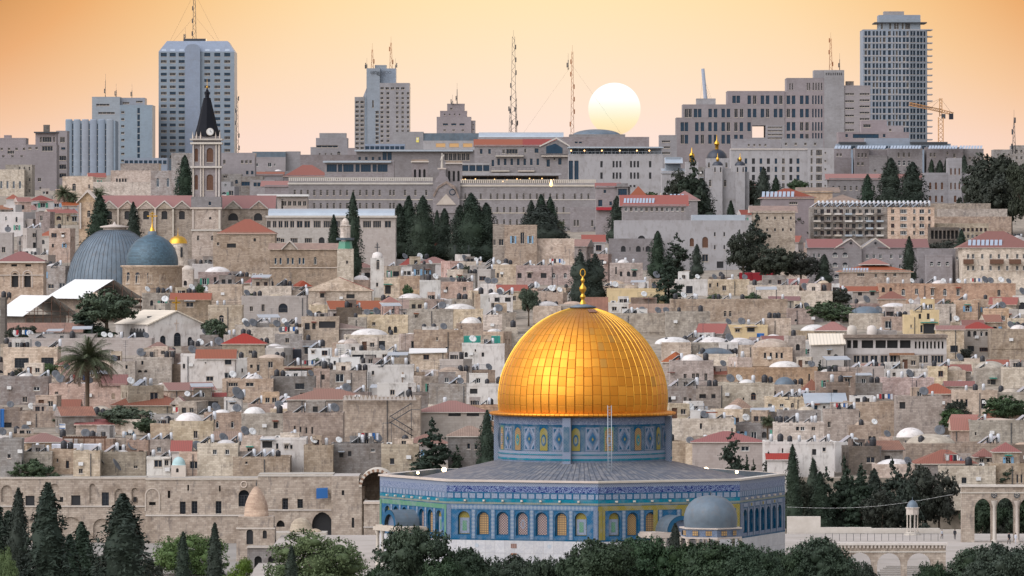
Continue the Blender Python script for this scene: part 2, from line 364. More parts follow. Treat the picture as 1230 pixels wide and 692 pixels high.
def block(par, x0, x1, y0, y1, z0, z1, wmat, fops=(), lops=(), rops=(), dp=.3, name='wall', rev=None, top=True, par_h=.0, cop=False):
    """box body in the thing's frame with windows; ops are (centre a, bottom z, w, h, arch, style) measured along each wall and above z0"""
    mb = MB(); cv = lambda q: (q[0] - q[2] / 2, q[1], q[2], q[3], q[4])
    W_, D_, Hh = x1 - x0, y1 - y0, z1 - z0
    ok = lambda q, Ln: q[0] - q[2] / 2 > .05 and q[0] + q[2] / 2 < Ln - .05 and q[1] >= 0 and q[1] + q[3] < Hh - .05
    fops = [q for q in fops if ok(q, W_)]; lops = [q for q in lops if ok(q, D_)]; rops = [q for q in rops if ok(q, D_)]
    facade(mb, (x0, y0, z0), (1, 0), W_, Hh, [cv(q) for q in fops], 0, 1, dp)
    facade(mb, (x1, y0, z0), (0, 1), D_, Hh, [cv(q) for q in rops], 0, 1, dp)
    facade(mb, (x0, y1, z0), (0, -1), D_, Hh, [cv(q) for q in lops], 0, 1, dp)
    mb.quad((x1, y1, z0), (x0, y1, z0), (x0, y1, z1), (x1, y1, z1), 0)
    if top: mb.quad((x0, y0, z1), (x1, y0, z1), (x1, y1, z1), (x0, y1, z1), 2)
    if par_h:
        t = .25; e = .03
        for a, b, c, d in ((x0 - e, y0 - e, x1 + e, y0 + t), (x0 - e, y1 - t, x1 + e, y1 + e), (x0 - e, y0 + t, x0 + t, y1 - t), (x1 - t, y0 + t, x1 + e, y1 - t)):
            mb.box(a, b, z1 + .004, c, d, z1 + par_h, 3)
    ob = mb.build(name, [wmat, rev or wmat, 'roofslab', 'coping' if cop else wmat], par)
    for ops, o, u in ((fops, (x0, y0, z0), (1, 0)), (rops, (x1, y0, z0), (0, 1)), (lops, (x0, y1, z0), (0, -1))):
        put_windows(par, o, u, [(q[0] - q[2] / 2, *q[1:]) for q in ops], dp)
    return ob
def grid(Lw, z0, z1, nx, nz, w_, h, k=None, st='n', mx=.6, drop=0.0, xs=None):
    out = []
    for j in range(nz):
        z = z0 + (z1 - z0 - h) * (j / max(1, nz - 1) if nz > 1 else .5)
        for i in range(nx):
            if drop and R.random() < drop: continue
            a = mx + w_ / 2 + (Lw - 2 * mx - w_) * (i / max(1, nx - 1) if nx > 1 else .5)
            out.append((a, z, w_, h, k, st if len(st) == 1 else R.choice(st)))
    return out
def hip(mb, x0, x1, y0, y1, z0, z1, ov=.35, m=0, gable=None):
    """hipped roof, or a gable with its ridge along 'x' or 'y'"""
    x0 -= ov; x1 += ov; y0 -= ov; y1 += ov; W_, D_ = x1 - x0, y1 - y0; xm, ym = (x0 + x1) / 2, (y0 + y1) / 2; t = .14
    a, b, c, d = (x0, y0, z0), (x1, y0, z0), (x1, y1, z0), (x0, y1, z0)
    if gable == 'x': r1, r2 = (x0, ym, z1), (x1, ym, z1)
    elif gable == 'y': r1, r2 = (xm, y0, z1), (xm, y1, z1)
    elif W_ >= D_: i = min(D_ / 2, W_ * .45); r1, r2 = (x0 + i, ym, z1), (x1 - i, ym, z1)
    else: i = min(W_ / 2, D_ * .45); r1, r2 = (xm, y0 + i, z1), (xm, y1 - i, z1)
    if gable == 'y' or (gable is None and W_ < D_):
        mb.poly((a, b, r1), m if gable is None else m + 1); mb.quad(b, c, r2, r1, m); mb.poly((c, d, r2), m if gable is None else m + 1); mb.quad(d, a, r1, r2, m)
    else:
        mb.quad(a, b, r2, r1, m); mb.poly((b, c, r2), m if gable is None else m + 1); mb.quad(c, d, r1, r2, m); mb.poly((d, a, r1), m if gable is None else m + 1)
    mb.box(x0, y0, z0 - t, x1, y1, z0 - .004, m + 1)
def dome_prof(r, h, n=8, pointed=0.0, z0=0):
    out = []
    for i in range(n + 1):
        t = pi / 2 * i / n; rr = r * cos(t); z = h * sin(t)
        if pointed: z += h * pointed * (sin(t) ** 6)
        out.append((max(rr, .01), z0 + z))
    return out
# ================================================================== the ground
GT = [(935, 575), (960, 556), (1000, 527), (1100, 462), (1200, 405), (1300, 362), (1400, 346), (1500, 334), (1600, 312), (1700, 290), (1800, 266), (1900, 250), (2000, 240), (2150, 222), (2300, 212), (2500, 203), (3000, 196), (4500, 200)]
def lerp(T, x, i=0, j=1):
    T = sorted(T, key=lambda q: q[i])
    if x <= T[0][i]: return T[0][j]
    for a, b in zip(T, T[1:]):
        if x <= b[i]: return a[j] + (b[j] - a[j]) * (x - a[i]) / (b[i] - a[i])
    return T[-1][j]
def GZ(Y): return H - (lerp(GT, Y) - CY) * Y / F
def YB(py): return lerp(GT[:-1], py, 1, 0)          # distance at which the ground shows at picture height py
mb = MB(); mb.quad((-2400, -100, -6.05), (2400, -100, -6.05), (2400, 6400, -6.05), (-2400, 6400, -6.05)); tag(mb.build('ground', 'earth'), kind='structure')
mb = MB(); ys = [934, 936] + list(range(960, 1500, 20)) + list(range(1500, 3000, 100)) + [3000, 3500, 4500, 6000]
def tz(X, Y): return (-8 if Y < 935 else GZ(Y)) + (1.2 * sin(X * .03 + Y * .01) if 940 < Y < 2500 else 0) - (abs(X) > 500) * 0
for a, b in zip(ys, ys[1:]):
    for k in range(-30, 30):
        x0, x1 = k * .0045 * 7, (k + 1) * .0045 * 7
        mb.quad((x0 * a, a, tz(x0 * a, a)), (x1 * a, a, tz(x1 * a, a)), (x1 * b, b, tz(x1 * b, b)), (x0 * b, b, tz(x0 * b, b)))
tag(mb.build('hill', 'earth'), kind='structure')
mb = MB(); mb.box(-19, 742, -6.0, 125, 884, -2.5, 0); mb.box(-34, 752, -6.0, -19.004, 880, -2.5, 0)
tag(mb.build('esplanade', 'pave'), kind='structure')
for i in range(9):
    mb = MB(); Y_ = 752 + i * 4.6; mb.box(44 + i * .7, Y_, -2.496, 96 - i, Y_ + 1.5, -2.34, 0); tag(mb.build('paving_step', 'courtpave'), kind='structure')
mb = MB()
for i in range(9): mb.box(44, 742.0 - 1.2 * (i + 1), -6.0, 82, 742 - 1.2 * i - .004, -2.55 - .38 * (i + 1), 0)
tag(mb.build('stairs', 'pave'), kind='structure')
mb = MB(); mb.quad((-200, 600, -5.99), (200, 600, -5.99), (200, 929, -5.99), (-200, 929, -5.99)); tag(mb.build('lower_court', 'courtpave'), kind='structure')

# ================================================================== tile materials of the shrine (UV in metres)
def uvmat(name, fn, rough=.5, metal=0, spec=.06):
    global nt
    m = bpy.data.materials.new(name); m.use_nodes = True; nt = m.node_tree; nt.nodes.clear()
    bs = N('ShaderNodeBsdfPrincipled'); out = N('ShaderNodeOutputMaterial'); L(bs.outputs[0], out.inputs[0])
    bs.inputs['Roughness'].default_value = rough; bs.inputs['Metallic'].default_value = metal; bs.inputs['Specular IOR Level'].default_value = spec
    uv = N('ShaderNodeUVMap').outputs[0]; s = N('ShaderNodeSeparateXYZ'); L(uv, s.inputs[0])
    c = fn(uv, s.outputs[0], s.outputs[1], bs)
    if isinstance(c, tuple): bs.inputs['Base Color'].default_value = (*c, 1)
    else: L(c, bs.inputs['Base Color'])
    MT[name] = m
def noise(v, sc, det=2, off=None, dist=0):
    n = N('ShaderNodeTexNoise'); n.inputs['Scale'].default_value = sc; n.inputs['Detail'].default_value = det; n.inputs['Distortion'].default_value = dist; L(v, n.inputs['Vector']); return n.outputs[0]
def weather(c, uv, a=.35):
    return mixc(M('MULTIPLY', sm(noise(uv, .9, 6), .42, .68), a), c, (.20, .22, .25))
WHT, BLU, CYA, DBL, SAN = (.16, .205, .275), (.005, .070, .145), (.006, .14, .205), (.003, .012, .10), (.26, .23, .10)
def fmotif(bgc, fgc, per, thr=.5):
    def f(uv, u, v, bs):      # small tiled motif: rings on a grid
        a = M('PINGPONG', u, per / 2); b = M('PINGPONG', v, per / 2)
        d = M('ADD', a, b); return weather(mixc(sm(M('PINGPONG', d, per * .25), per * .10, per * .14), bgc, fgc), uv)
    return f
def fdiamond(bgc, fgc, per):
    def f(uv, u, v, bs):      # one diamond per period
        a = M('PINGPONG', u, per / 2); b = M('PINGPONG', v, per / 2); d = M('ADD', a, b)
        c = mixc(sm(d, per * .42, per * .5), bgc, fgc)
        return weather(mixc(sm(d, per * .85, per * .9), c, (.30, .30, .22)), uv, .25)
    return f
def fscript(bgc, fgc):
    def f(uv, u, v, bs):      # looping white brush strokes on blue, dense like the inscription frieze
        mp = N('ShaderNodeMapping'); mp.inputs['Scale'].default_value = (1.3, 2.0, 1); L(uv, mp.inputs[0])
        n1 = noise(mp.outputs[0], 1.7, 2, dist=.8); a = M('PINGPONG', M('MULTIPLY', n1, 6.0), .5)
        return mixc(M('MULTIPLY', sm(a, .22, .34), .95), bgc, fgc)
    return f
def frect(bgc, fgc, wd, ht, off=0):
    def f(uv, u, v, bs):
        a = M('PINGPONG', u, wd / 2); b = M('PINGPONG', M('ADD', v, off), ht / 2)
        k = M('MULTIPLY', sm(a, .10, .14), 1.0); n = noise(uv, 7, 2)
        return weather(mixc(k, bgc, mixc(sm(n, .45, .55), fgc, tuple(x * .75 for x in fgc))), uv, .2)
    return f
def flat(c, a=.3): return lambda uv, u, v, bs: weather(mixc(sm(noise(uv, 5, 2), .45, .6), c, tuple(x * .78 for x in c)), uv, a)
uvmat('t_greymotif', fmotif((.10, .13, .19), (.23, .26, .33), .32)); uvmat('t_bluemotif', fmotif(BLU, (.03, .10, .20), .36)); uvmat('t_greenmotif', fmotif((.04, .16, .13), (.13, .22, .12), .36))
uvmat('t_drum', fmotif((.02, .065, .11), (.10, .15, .20), .4)); uvmat('t_sandmotif', fmotif((.15, .14, .035), (.24, .19, .05), .36)); uvmat('t_script', fscript(DBL, (.19, .24, .35))); uvmat('t_scriptgrey', fscript((.09, .12, .20), (.22, .25, .32)))
uvmat('t_rect', frect(BLU, (.20, .24, .32), 1.02, 1.0)); uvmat('t_cyan', flat(CYA)); uvmat('t_blue', flat(BLU)); uvmat('t_dots', frect((.15, .17, .15), (.27, .25, .18), .27, 1))
uvmat('t_diamond', fdiamond((.10, .15, .22), WHT, .52)); uvmat('t_pale', flat((.125, .16, .23))); uvmat('t_white', flat((.19, .225, .29)))
def fmarble(uv, u, v, bs):
    b = N('ShaderNodeTexBrick'); L(uv, b.inputs[0]); b.inputs['Scale'].default_value = 1; b.offset = 0; b.inputs['Brick Width'].default_value = 1.34; b.inputs['Row Height'].default_value = 2.2
    b.inputs['Mortar Size'].default_value = .03; b.inputs['Color1'].default_value = (.46, .455, .46, 1); b.inputs['Color2'].default_value = (.38, .375, .38, 1); b.inputs['Mortar'].default_value = (.34, .33, .32, 1)
    return weather(mixc(1.0, b.outputs[0], mixc(sm(noise(uv, 1.8, 6, dist=2), .4, .6), (1, 1, 1), (.86, .87, .90)), 'MULTIPLY'), uv, .15)
uvmat('t_marble', fmarble, .3)
def flattice(c1, c2, per, kind):
    def f(uv, u, v, bs):
        if kind == 'd': a = M('PINGPONG', M('ADD', u, v), per / 2); b = M('PINGPONG', M('SUBTRACT', u, v), per / 2)
        else: a = M('PINGPONG', u, per / 2); b = M('PINGPONG', v, per / 2)
        return mixc(sm(M('MINIMUM', a, b), per * .20, per * .10), c1, c2)
    return f
uvmat('l_gold', flattice((.34, .22, .10), (.14, .10, .07), .30, 's')); uvmat('l_peach', flattice((.34, .25, .21), (.06, .06, .09), .34, 'd')); uvmat('l_amber', flattice((.33, .22, .10), (.12, .08, .05), .28, 'd'))
uvmat('l_blue', flattice((.16, .20, .28), (.05, .08, .14), .3, 'd'))
def fgold(uv, u, v, bs):
    # u counts the standing seams, v counts the courses of gilded sheets
    fu = M('FLOOR', u); wn = N('ShaderNodeTexWhiteNoise', noise_dimensions='1D'); L(fu, wn.inputs['W'])
    vv = M('ADD', v, M('MULTIPLY', M('FLOOR', M('MULTIPLY', wn.outputs[0], 3.0)), .09))
    cb = N('ShaderNodeCombineXYZ'); L(fu, cb.inputs[0]); L(M('FLOOR', vv), cb.inputs[1])
    w2 = N('ShaderNodeTexWhiteNoise', noise_dimensions='2D'); L(cb.outputs[0], w2.inputs['Vector']); r = w2.outputs[0]
    seam = M('MAXIMUM', sm(M('PINGPONG', u, .5), .075, .03), M('MULTIPLY', sm(M('PINGPONG', vv, .5), .04, .015), .6))
    c = mixc(r, (.70, .29, .038), (.58, .225, .028))
    c = mixc(sm(r, .985, .99), c, (.50, .24, .05))
    crown_tone = sm(M('ADD', v, M('MULTIPLY', noise(uv, .35, 3), 6.0)), 11.0, 17.0)      # browner, duller crown: the dim upper sky's reflection put into the colour
    c = mixc(M('MULTIPLY', crown_tone, .75), c, (.34, .17, .07))
    st = N('ShaderNodeMapping'); st.inputs['Scale'].default_value = (2.0, .15, 1); L(uv, st.inputs[0])
    c = mixc(M('MULTIPLY', sm(noise(st.outputs[0], 1.2, 4), .5, .75), .35), c, (.60, .27, .04))
    c = mixc(seam, c, (.20, .08, .015))
    L(M('ADD', M('ADD', .40, M('MULTIPLY', r, .12)), M('MULTIPLY', crown_tone, .15)), bs.inputs['Roughness'])
    bp = N('ShaderNodeBump'); bp.inputs['Strength'].default_value = .5; bp.inputs['Distance'].default_value = .05; L(M('SUBTRACT', M('MULTIPLY', noise(uv, .8, 2), .35), seam), bp.inputs['Height']); L(bp.outputs[0], bs.inputs['Normal'])
    return c
uvmat('gold', fgold, .33, 1.0)
def fleadroof(uv, u, v, bs):
    k = sm(M('PINGPONG', u, .5), .12, .04); c = mixc(sm(noise(uv, .7, 5), .4, .65), (.12, .13, .155), (.20, .195, .20))
    cb = N('ShaderNodeMapping'); cb.inputs['Scale'].default_value = (1, .2, 1); L(uv, cb.inputs[0]); c = mixc(M('MULTIPLY', sm(noise(cb.outputs[0], 2.2, 4), .5, .6), .6), c, (.08, .09, .11))
    bp = N('ShaderNodeBump'); bp.inputs['Strength'].default_value = .8; bp.inputs['Distance'].default_value = .12; L(k, bp.inputs['Height']); L(bp.outputs[0], bs.inputs['Normal'])
    return mixc(M('MULTIPLY', k, .7), c, (.06, .065, .08))
uvmat('leadroof', fleadroof, .55, .15)

# ================================================================== the shrine with the golden dome
DX, DY, RO = 9.5, 800.0, 27.25
shr = thing('shrine', 'octagonal shrine of blue tiles under a great golden dome, its crescent ring finial on top', 'shrine', (DX, DY, 0))
def strip(mb, A, B, z0, z1, m, out=0.0):
    """vertical band between plan points with UV in metres; out = how proud of the wall"""
    ux, uy = B[0] - A[0], B[1] - A[1]; Ln = math.hypot(ux, uy); ox, oy = uy / Ln * out, -ux / Ln * out
    a, b = (A[0] + ox, A[1] + oy), (B[0] + ox, B[1] + oy)
    mb.poly([(*a, z0), (*b, z0), (*b, z1), (*a, z1)], m, uv=[(0, z0), (Ln, z0), (Ln, z1), (0, z1)])
PH = radians(3.5); corners = [(RO * sin(PH + k * pi / 4), -RO * cos(PH + k * pi / 4)) for k in range(8)]
# (z0, z1, material index)
BM = ['t_greymotif', 't_script', 't_rect', 't_cyan', 't_dots', 't_diamond', 't_blue', 't_greenmotif', 't_scriptgrey', 't_pale', 't_sandmotif', 't_white', 't_bluemotif']
def bands(style):
    g = style in ('green', 'grey')
    return [(8.72, 9.25, 0), (7.92, 8.72, 8 if g else 1), (7.76, 7.92, 6 if not g else 9), (7.14, 7.76, 2), (7.04, 7.14, 6), (6.62, 7.04, 3 if style != 'grey' else 9),
            (6.36, 6.62, 4), (6.26, 6.36, 6), (5.66, 6.26, {'blue': 5, 'sand': 10, 'green': 7, 'grey': 9}[style])]
styles = {7: 'blue', 0: 'sand', 6: 'green', 1: 'grey'}
lattices = ['l_gold', 'l_peach', 'l_amber', 'l_peach', 'l_gold']
def lat_mesh(w_, h, kind, dp):
    """grille leaf of one arched tile window: blue frame ring, patterned grille; or a blind niche with a pale panel"""
    mb = MB(); ap, rise = arch_pts(w_, 'r', 7); arc = [(x - w_ / 2, h - rise + z) for x, z in ap]; out = [(-w_ / 2, 0), *arc, (w_ / 2, 0)]
    k = .80 if kind != 'niche' else .93
    inn = [(x * k, max(.12, h * .5 + (z - h * .5) * (k + .08) if z > h * .5 else z)) for x, z in out]; inn[0] = (-w_ / 2 * k, .12); inn[-1] = (w_ / 2 * k, .12)
    y0, y1 = dp * .55, dp * .8
    for i in range(len(out) - 1):
        a, b, c, d = out[i], out[i + 1], inn[i + 1], inn[i]
        mb.poly([(a[0], y0, a[1]), (d[0], y0, d[1]), (c[0], y0, c[1]), (b[0], y0, b[1])], 0)
        mb.poly([(d[0], y0, d[1]), (d[0], y1, d[1]), (c[0], y1, c[1]), (c[0], y0, c[1])], 0)
    mb.poly([(out[0][0], y0, 0), (out[-1][0], y0, 0), (inn[-1][0], y0, .12), (inn[0][0], y0, .12)], 0)
    P_ = inn[::-1]
    mb.poly([(x, y1, z) for x, z in P_], 1, uv=[(x, z) for x, z in P_])
    if kind == 'niche':
        for (a, b, c, d, m, y) in ((-w_ * .40, w_ * .40, .2, h * .72, 2, .05), (-w_ * .17, w_ * .17, .55, h * .60, 3, .075)):
            mb.poly([(a, y1 - y, c), (b, y1 - y, c), (b, y1 - y, d), (a, y1 - y, d)], m, uv=[(a, c), (b, c), (b, d), (a, d)]); mb.box(a, y1 - y + .003, c, b, y1 - .003, d, m)
    if kind == 'medal':
        q = [(0.30 * sin(t) * (1 + .15 * cos(4 * t)), h * .48 + .62 * cos(t)) for t in [2 * pi * i / 20 for i in range(20)]]
        mb.poly([(x, y1 - .02, z) for x, z in q][::-1], 2, uv=[(x, z) for x, z in q][::-1])
        mb.poly([(x * .6, y1 - .03, h * .48 + (z - h * .48) * .7) for x, z in q][::-1], 1, uv=[(x, z) for x, z in q][::-1])
    return mb
for k in range(8):
    A, B = corners[k - 1] if 0 else corners[k], corners[(k + 1) % 8]       # face k runs from corner k to k+1 (to the right seen from outside)
    st = styles.get(k, 'blue'); ux, uy = B[0] - A[0], B[1] - A[1]; Ln = math.hypot(ux, uy); u = (ux / Ln, uy / Ln)
    pt = lambda a: (A[0] + u[0] * a, A[1] + u[1] * a)
    mb = MB()
    for z0, z1, m in bands(st): strip(mb, A, B, z0, z1, m, 0)
    fm = {'blue': 'wall', 'sand': 'wall', 'green': 'wall', 'grey': 'wall'}[st]
    # the window zone: facade with seven arched openings in metres
    pitch = (Ln - 2.1) / 7; WW, WH, WZ0 = 1.66, 3.10, 2.30; porch = k in (0, 2, 4, 6); ops = []
    for i in range(7):
        c = 1.05 + pitch * (i + .5)
        if porch and i == 3: continue
        ops.append((c - WW / 2, WZ0 - 1.85, WW, WH, 'r'))
    fb = MB(); facade(fb, (A[0], A[1], 1.85), u, Ln, 5.66 - 1.85, ops, 0, 1, .5)
    for j, f in enumerate(fb.f):
        if fb.m[j] == 0: fb.uv[j] = [((fb.v[i][0] - A[0]) * u[0] + (fb.v[i][1] - A[1]) * u[1], fb.v[i][2]) for i in f]
        else: fb.uv[j] = [(fb.v[i][0] * .5, fb.v[i][2]) for i in f]
    off = len(BM); n0 = len(mb.f); mb.add(fb); zone = {'blue': 12, 'sand': 12, 'green': 12, 'grey': 9}[st]
    for j in range(n0, len(mb.f)): mb.m[j] = zone if mb.m[j] == 0 else 6
    strip(mb, A, B, 1.65, 1.85, 6, .03)
    for i in range(8):      # diamond strips between the windows, corner pilasters
        c = 1.05 + pitch * i; w_ = .27
        if i in (0, 7):
            c0, c1 = (0.05, .62) if i == 0 else (Ln - .62, Ln - .05)
            strip(mb, pt(c0), pt(c1), 1.86, 6.2, 9 if st in ('blue', 'grey') else (10 if st == 'sand' else 7), .05)
        else: strip(mb, pt(c - w_), pt(c + w_), 1.86, 5.62, 11 if st == 'grey' else 5, .04)
        for e in (-w_ - .08, w_):
            if 0 < i < 7: strip(mb, pt(c + e), pt(c + e + .08), 1.86, 5.62, 6, .06)
    for i in range(7): strip(mb, pt(1.05 + pitch * i + .4), pt(1.05 + pitch * (i + 1) - .4), 5.58, 5.66, 6, .05)
    if st == 'grey':
        for i in range(7):
            c = 1.05 + pitch * (i + .5); strip(mb, pt(c - .9), pt(c + .9), 5.72, 6.2, 11, .05)
            if i % 2: strip(mb, pt(c - .3), pt(c + .3), 5.78, 6.14, 10, .08)
    if st == 'sand':
        for c0, c1 in ((.65, 1.0), (Ln / 2 - 2.4, Ln / 2 - 1.75), (Ln / 2 + 1.75, Ln / 2 + 2.4)): strip(mb, pt(c0), pt(c1), 1.86, 5.66, 10, .07)
    face = mb.build('tiled_wall', BM, shr)
    for i in range(8):
        if 0 < i < 8:
            c = Ln * i / 8 + (0); q = pt(c); sp_ = MB(); sp_.box(-.13, -.28, 0, .13, 0, .22, 0); sp_.build('spout', 'coping', face, (q[0], q[1], 6.72), math.atan2(u[1], u[0]))
    # marble skirting
    mb = MB(); strip(mb, A, B, -2.5, 1.65, 0, .02); mb.build('marble_wall', 't_marble', shr)
    # parapet coping and inner face
    inner = lambda C: (C[0] * (1 - 1.0 / RO), C[1] * (1 - 1.0 / RO)); a, b = inner(A), inner(B); o1 = lambda C: (C[0] * (1 + .22 / RO), C[1] * (1 + .22 / RO)); ao, bo = o1(A), o1(B)
    mb = MB(); mb.quad((*ao, 9.5), (*bo, 9.5), (*b, 9.5), (*a, 9.5)); mb.quad((*ao, 9.25), (*bo, 9.25), (*bo, 9.5), (*ao, 9.5)); mb.quad((*b, 7.6), (*a, 7.6), (*a, 9.5), (*b, 9.5), 1); mb.quad((*A, 9.25), (*B, 9.25), (*bo, 9.25), (*ao, 9.25))
    mb.build('parapet', ['coping', 'leadring'], shr)
    for i in range(7):
        if porch and i == 3: continue
        c = 1.05 + pitch * (i + .5); kind = 'niche' if i in (0, 6) else ('medal' if i == 3 else 'lat')
        lt = 'ocher2' if kind == 'niche' else ('l_peach' if kind == 'medal' else lattices[(i - 1) % 5 if st != 'sand' else (i * 2) % 5])
        if st == 'grey': lt = 'l_blue'
        q = pt(c)
        lat_mesh(WW, WH, kind, .5).build('window', ['t_blue', 't_sandmotif' if kind == 'niche' else lt, 't_white', 't_greenmotif'], shr, (q[0], q[1], WZ0), math.atan2(u[1], u[0]))
# marble roundels and plaques of the front face
A, B = corners[7], corners[0]; Ln = math.hypot(B[0] - A[0], B[1] - A[1]); u = ((B[0] - A[0]) / Ln, (B[1] - A[1]) / Ln); aw = math.atan2(u[1], u[0])
for c, kind in ((4.2, 'r'), (9.3, 's'), (14.2, 'r'), (9.3, 'q')):
    mb = MB(); q = (A[0] + u[0] * c, A[1] + u[1] * c)
    if kind == 'r':
        mb.poly([(.28 * cos(t), -.05, .28 * sin(t)) for t in [2 * pi * i / 16 for i in range(16)]], 0); mb.lathe([(.28, 0), (.28, .001)], 16)
        mb.build('roundel', 'tin', shr, (q[0], q[1], .95), aw)
    else: mb.box(-.4, -.06, -.3, .4, 0, .3 if kind == 's' else -.1, 0); mb.build('plaque', 'oldtile', shr, (q[0], q[1], .95 if kind == 's' else .1), aw)
# roof of lead sheets
mb = MB(); n = 160
for i in range(n):
    t0, t1 = 2 * pi * i / n, 2 * pi * (i + 1) / n
    def oct_r(t):
        a = (t - PH) % (pi / 4) - pi / 8; return (RO - 1.02) * cos(pi / 8) / cos(a)
    def pp(t, r, z): return (r * sin(t), -r * cos(t), z)
    for (ra, za, rb, zb, va, vb) in ((1, 8.3, 0, 9.75, 0, 7), (0, 9.75, None, 11.45, 7, 15)):
        A0 = oct_r(t0); A1 = oct_r(t1); m0, m1 = 18.5, 18.5
        if ra == 1: p0, p1, p2, p3 = pp(t0, A0, za), pp(t1, A1, za), pp(t1, m1, zb), pp(t0, m0, zb)
        else: p0, p1, p2, p3 = pp(t0, m0, za), pp(t1, m1, za), pp(t1, 11.0, zb), pp(t0, 11.0, zb)
        mb.poly([p0, p1, p2, p3], 0, uv=[(i, va), (i + 1, va), (i + 1, vb), (i, vb)])
roof = mb.build('lead_roof', 'leadroof', shr)
mb = MB(); mb.box(-.5, -.4, 0, .5, .4, .3, 0); mb.box(-.9, .5, 0, -.4, .8, .55, 0); mb.build('hatch', 'steel', roof, (2.6, -23.0, 8.9)); mb = MB(); mb.box(-.35, -.3, 0, .35, .3, .55, 0); mb.build('vent', 'steel', roof, (-5.6, -23.6, 8.7))
# drum
DR = 11.3
mb = MB(); DM = ['t_blue', 't_scriptgrey', 't_greymotif', 't_bluemotif', 't_cyan', 't_pale', 't_dots', 't_drum']
def ring(mb, r, z0, z1, m, n=96):
    for i in range(n):
        a, b = 2 * pi * i / n, 2 * pi * (i + 1) / n
        mb.poly([(r * sin(a), -r * cos(a), z0), (r * sin(b), -r * cos(b), z0), (r * sin(b), -r * cos(b), z1), (r * sin(a), -r * cos(a), z1)], m, uv=[(a * r, z0), (b * r, z0), (b * r, z1), (a * r, z1)], sm=True)
for z0, z1, m in ((10.9, 11.6, 5), (11.6, 11.85, 4), (11.85, 12.3, 2), (12.3, 12.45, 4), (12.45, 12.8, 2), (12.8, 16.1, 7), (16.1, 16.35, 0), (16.35, 17.3, 1)): ring(mb, DR + (.06 if m in (4,) else 0), z0, z1, m)
drum = mb.build('drum', DM, shr)
def curved_panel(th, hw, z0, z1, shapes, mats, name):
    """panel bent to the drum; shapes are (polygon in (u,z) metres, material, proud)"""
    mb = MB()
    def q(x, z, o): t = th + x / DR; r = DR + o; return (r * sin(t), -r * cos(t), z)
    for pts, m, o in shapes: mb.poly([q(x, z, o) for x, z in pts], m, uv=[(x, z) for x, z in pts])
    mb.build(name, mats, drum)
zc, zh = 14.45, 1.62
for i in range(32):
    th = radians(-11) + (i + .5) * 2 * pi / 32; even = i % 2
    if cos(th) < -.2: continue
    if even:      # pale square panel with a lozenge
        hw = .98; b = [(-hw, zc - zh), (hw, zc - zh), (hw, zc + zh), (-hw, zc + zh)]
        sh = [(b, 0, .03)]
        for s_, m in ((.88, 1), (.80, 2)): sh.append(([(x * s_, zc + (z - zc) * (s_ + .05)) for x, z in b], m, .04 + .01 * m))
        for s_, m in ((1.0, 0), (.70, 3), (.42, 4), (.20, 5)): sh.append(([(0, zc - zh * .86 * s_), (hw * .78 * s_, zc), (0, zc + zh * .86 * s_), (-hw * .78 * s_, zc)], m, .085 + .02 * (1 - s_) * 5))
        for sx in (-1, 1):
            for sz in (-1, 1): sh.append(([(sx * .74, zc + sz * 1.35), (sx * .36, zc + sz * 1.35), (sx * .74, zc + sz * .75)][::-sx * sz], 4, .075))
        curved_panel(th, hw, 0, 0, sh, ['t_pale', 't_greymotif', 't_rect', 't_bluemotif', 't_blue', 't_sandmotif'], 'tile_panel')
    else:
        hw = .68; ap, rise = arch_pts(hw * 1.7, 'p', 6); arc = [(x - hw * .85, zc + zh * .92 - rise + z) for x, z in ap][::-1]
        sh = [([(-hw, zc - zh), (hw, zc - zh), (hw, zc + zh), (-hw, zc + zh)], 0, .03), ([(-hw * .85, zc - zh * .95), (hw * .85, zc - zh * .95)] + arc, 1, .05)]
        for s_, m in ((.62, 2), (.4, 3), (.2, 1)): sh.append(([(hw * .85 * s_ * sin(t), zc - .15 - 1.25 * s_ * cos(t)) for t in [2 * pi * j / 16 for j in range(16)]], m, .06 + (1 - s_) * .04))
        k = (i // 2) % 3
        curved_panel(th, hw, 0, 0, sh, [('t_blue', 't_greenmotif', 't_blue')[k], ('t_sandmotif', 'l_gold', 'l_amber')[k], ('t_blue', 't_greymotif', 't_greenmotif')[k], ('t_dots', 'l_gold', 't_cyan')[k]], 'drum_window')
for a in (-11, 79, 169, 259):
    t = radians(a); mb = MB(); mb.box(-.55, -.75, 10.9, .55, .2, 17.3, 0); mb.box(-.40, -.79, 12.8, .40, -.752, 16.1, 1); mb.box(-.58, -.78, 11.6, .58, -.753, 11.85, 2)
    for j, f in enumerate(mb.f): mb.uv[j] = [(mb.v[i][0] + mb.v[i][1], mb.v[i][2]) for i in f]
    mb.build('buttress', ['t_greymotif', 't_drum', 't_cyan'], shr, (DR * sin(t), -DR * cos(t), 0), t)
mb = MB(); mb.lathe([(DR - .1, 17.3), (12.35, 17.42), (12.5, 17.5), (12.5, 17.78), (12.2, 17.86), (11.2, 18.0)], 120, uvs=(120, .7)); mb.build('cornice', 'gold', shr)
DP = [(101, 495), (102.0, 487), (102.4, 479), (102, 470), (100.6, 460), (98.6, 451), (96.0, 443.5), (92.3, 435), (87.6, 426), (82.0, 417), (75.4, 408), (67.6, 399.5), (58.8, 391.5), (49.0, 384.5), (38.5, 378.6), (27.5, 374.0), (16.0, 370.4), (7, 368.4), (.5, 367.4)]
prof = [(hw * .11173 * .995, H - (py - CY) * .11173) for hw, py in DP]
mb = MB(); mb.lathe(prof, 180, uvs=(60, 1 / 1.28)); dome = mb.build('golden_dome', 'gold', shr)
mb = MB()      # standing seams
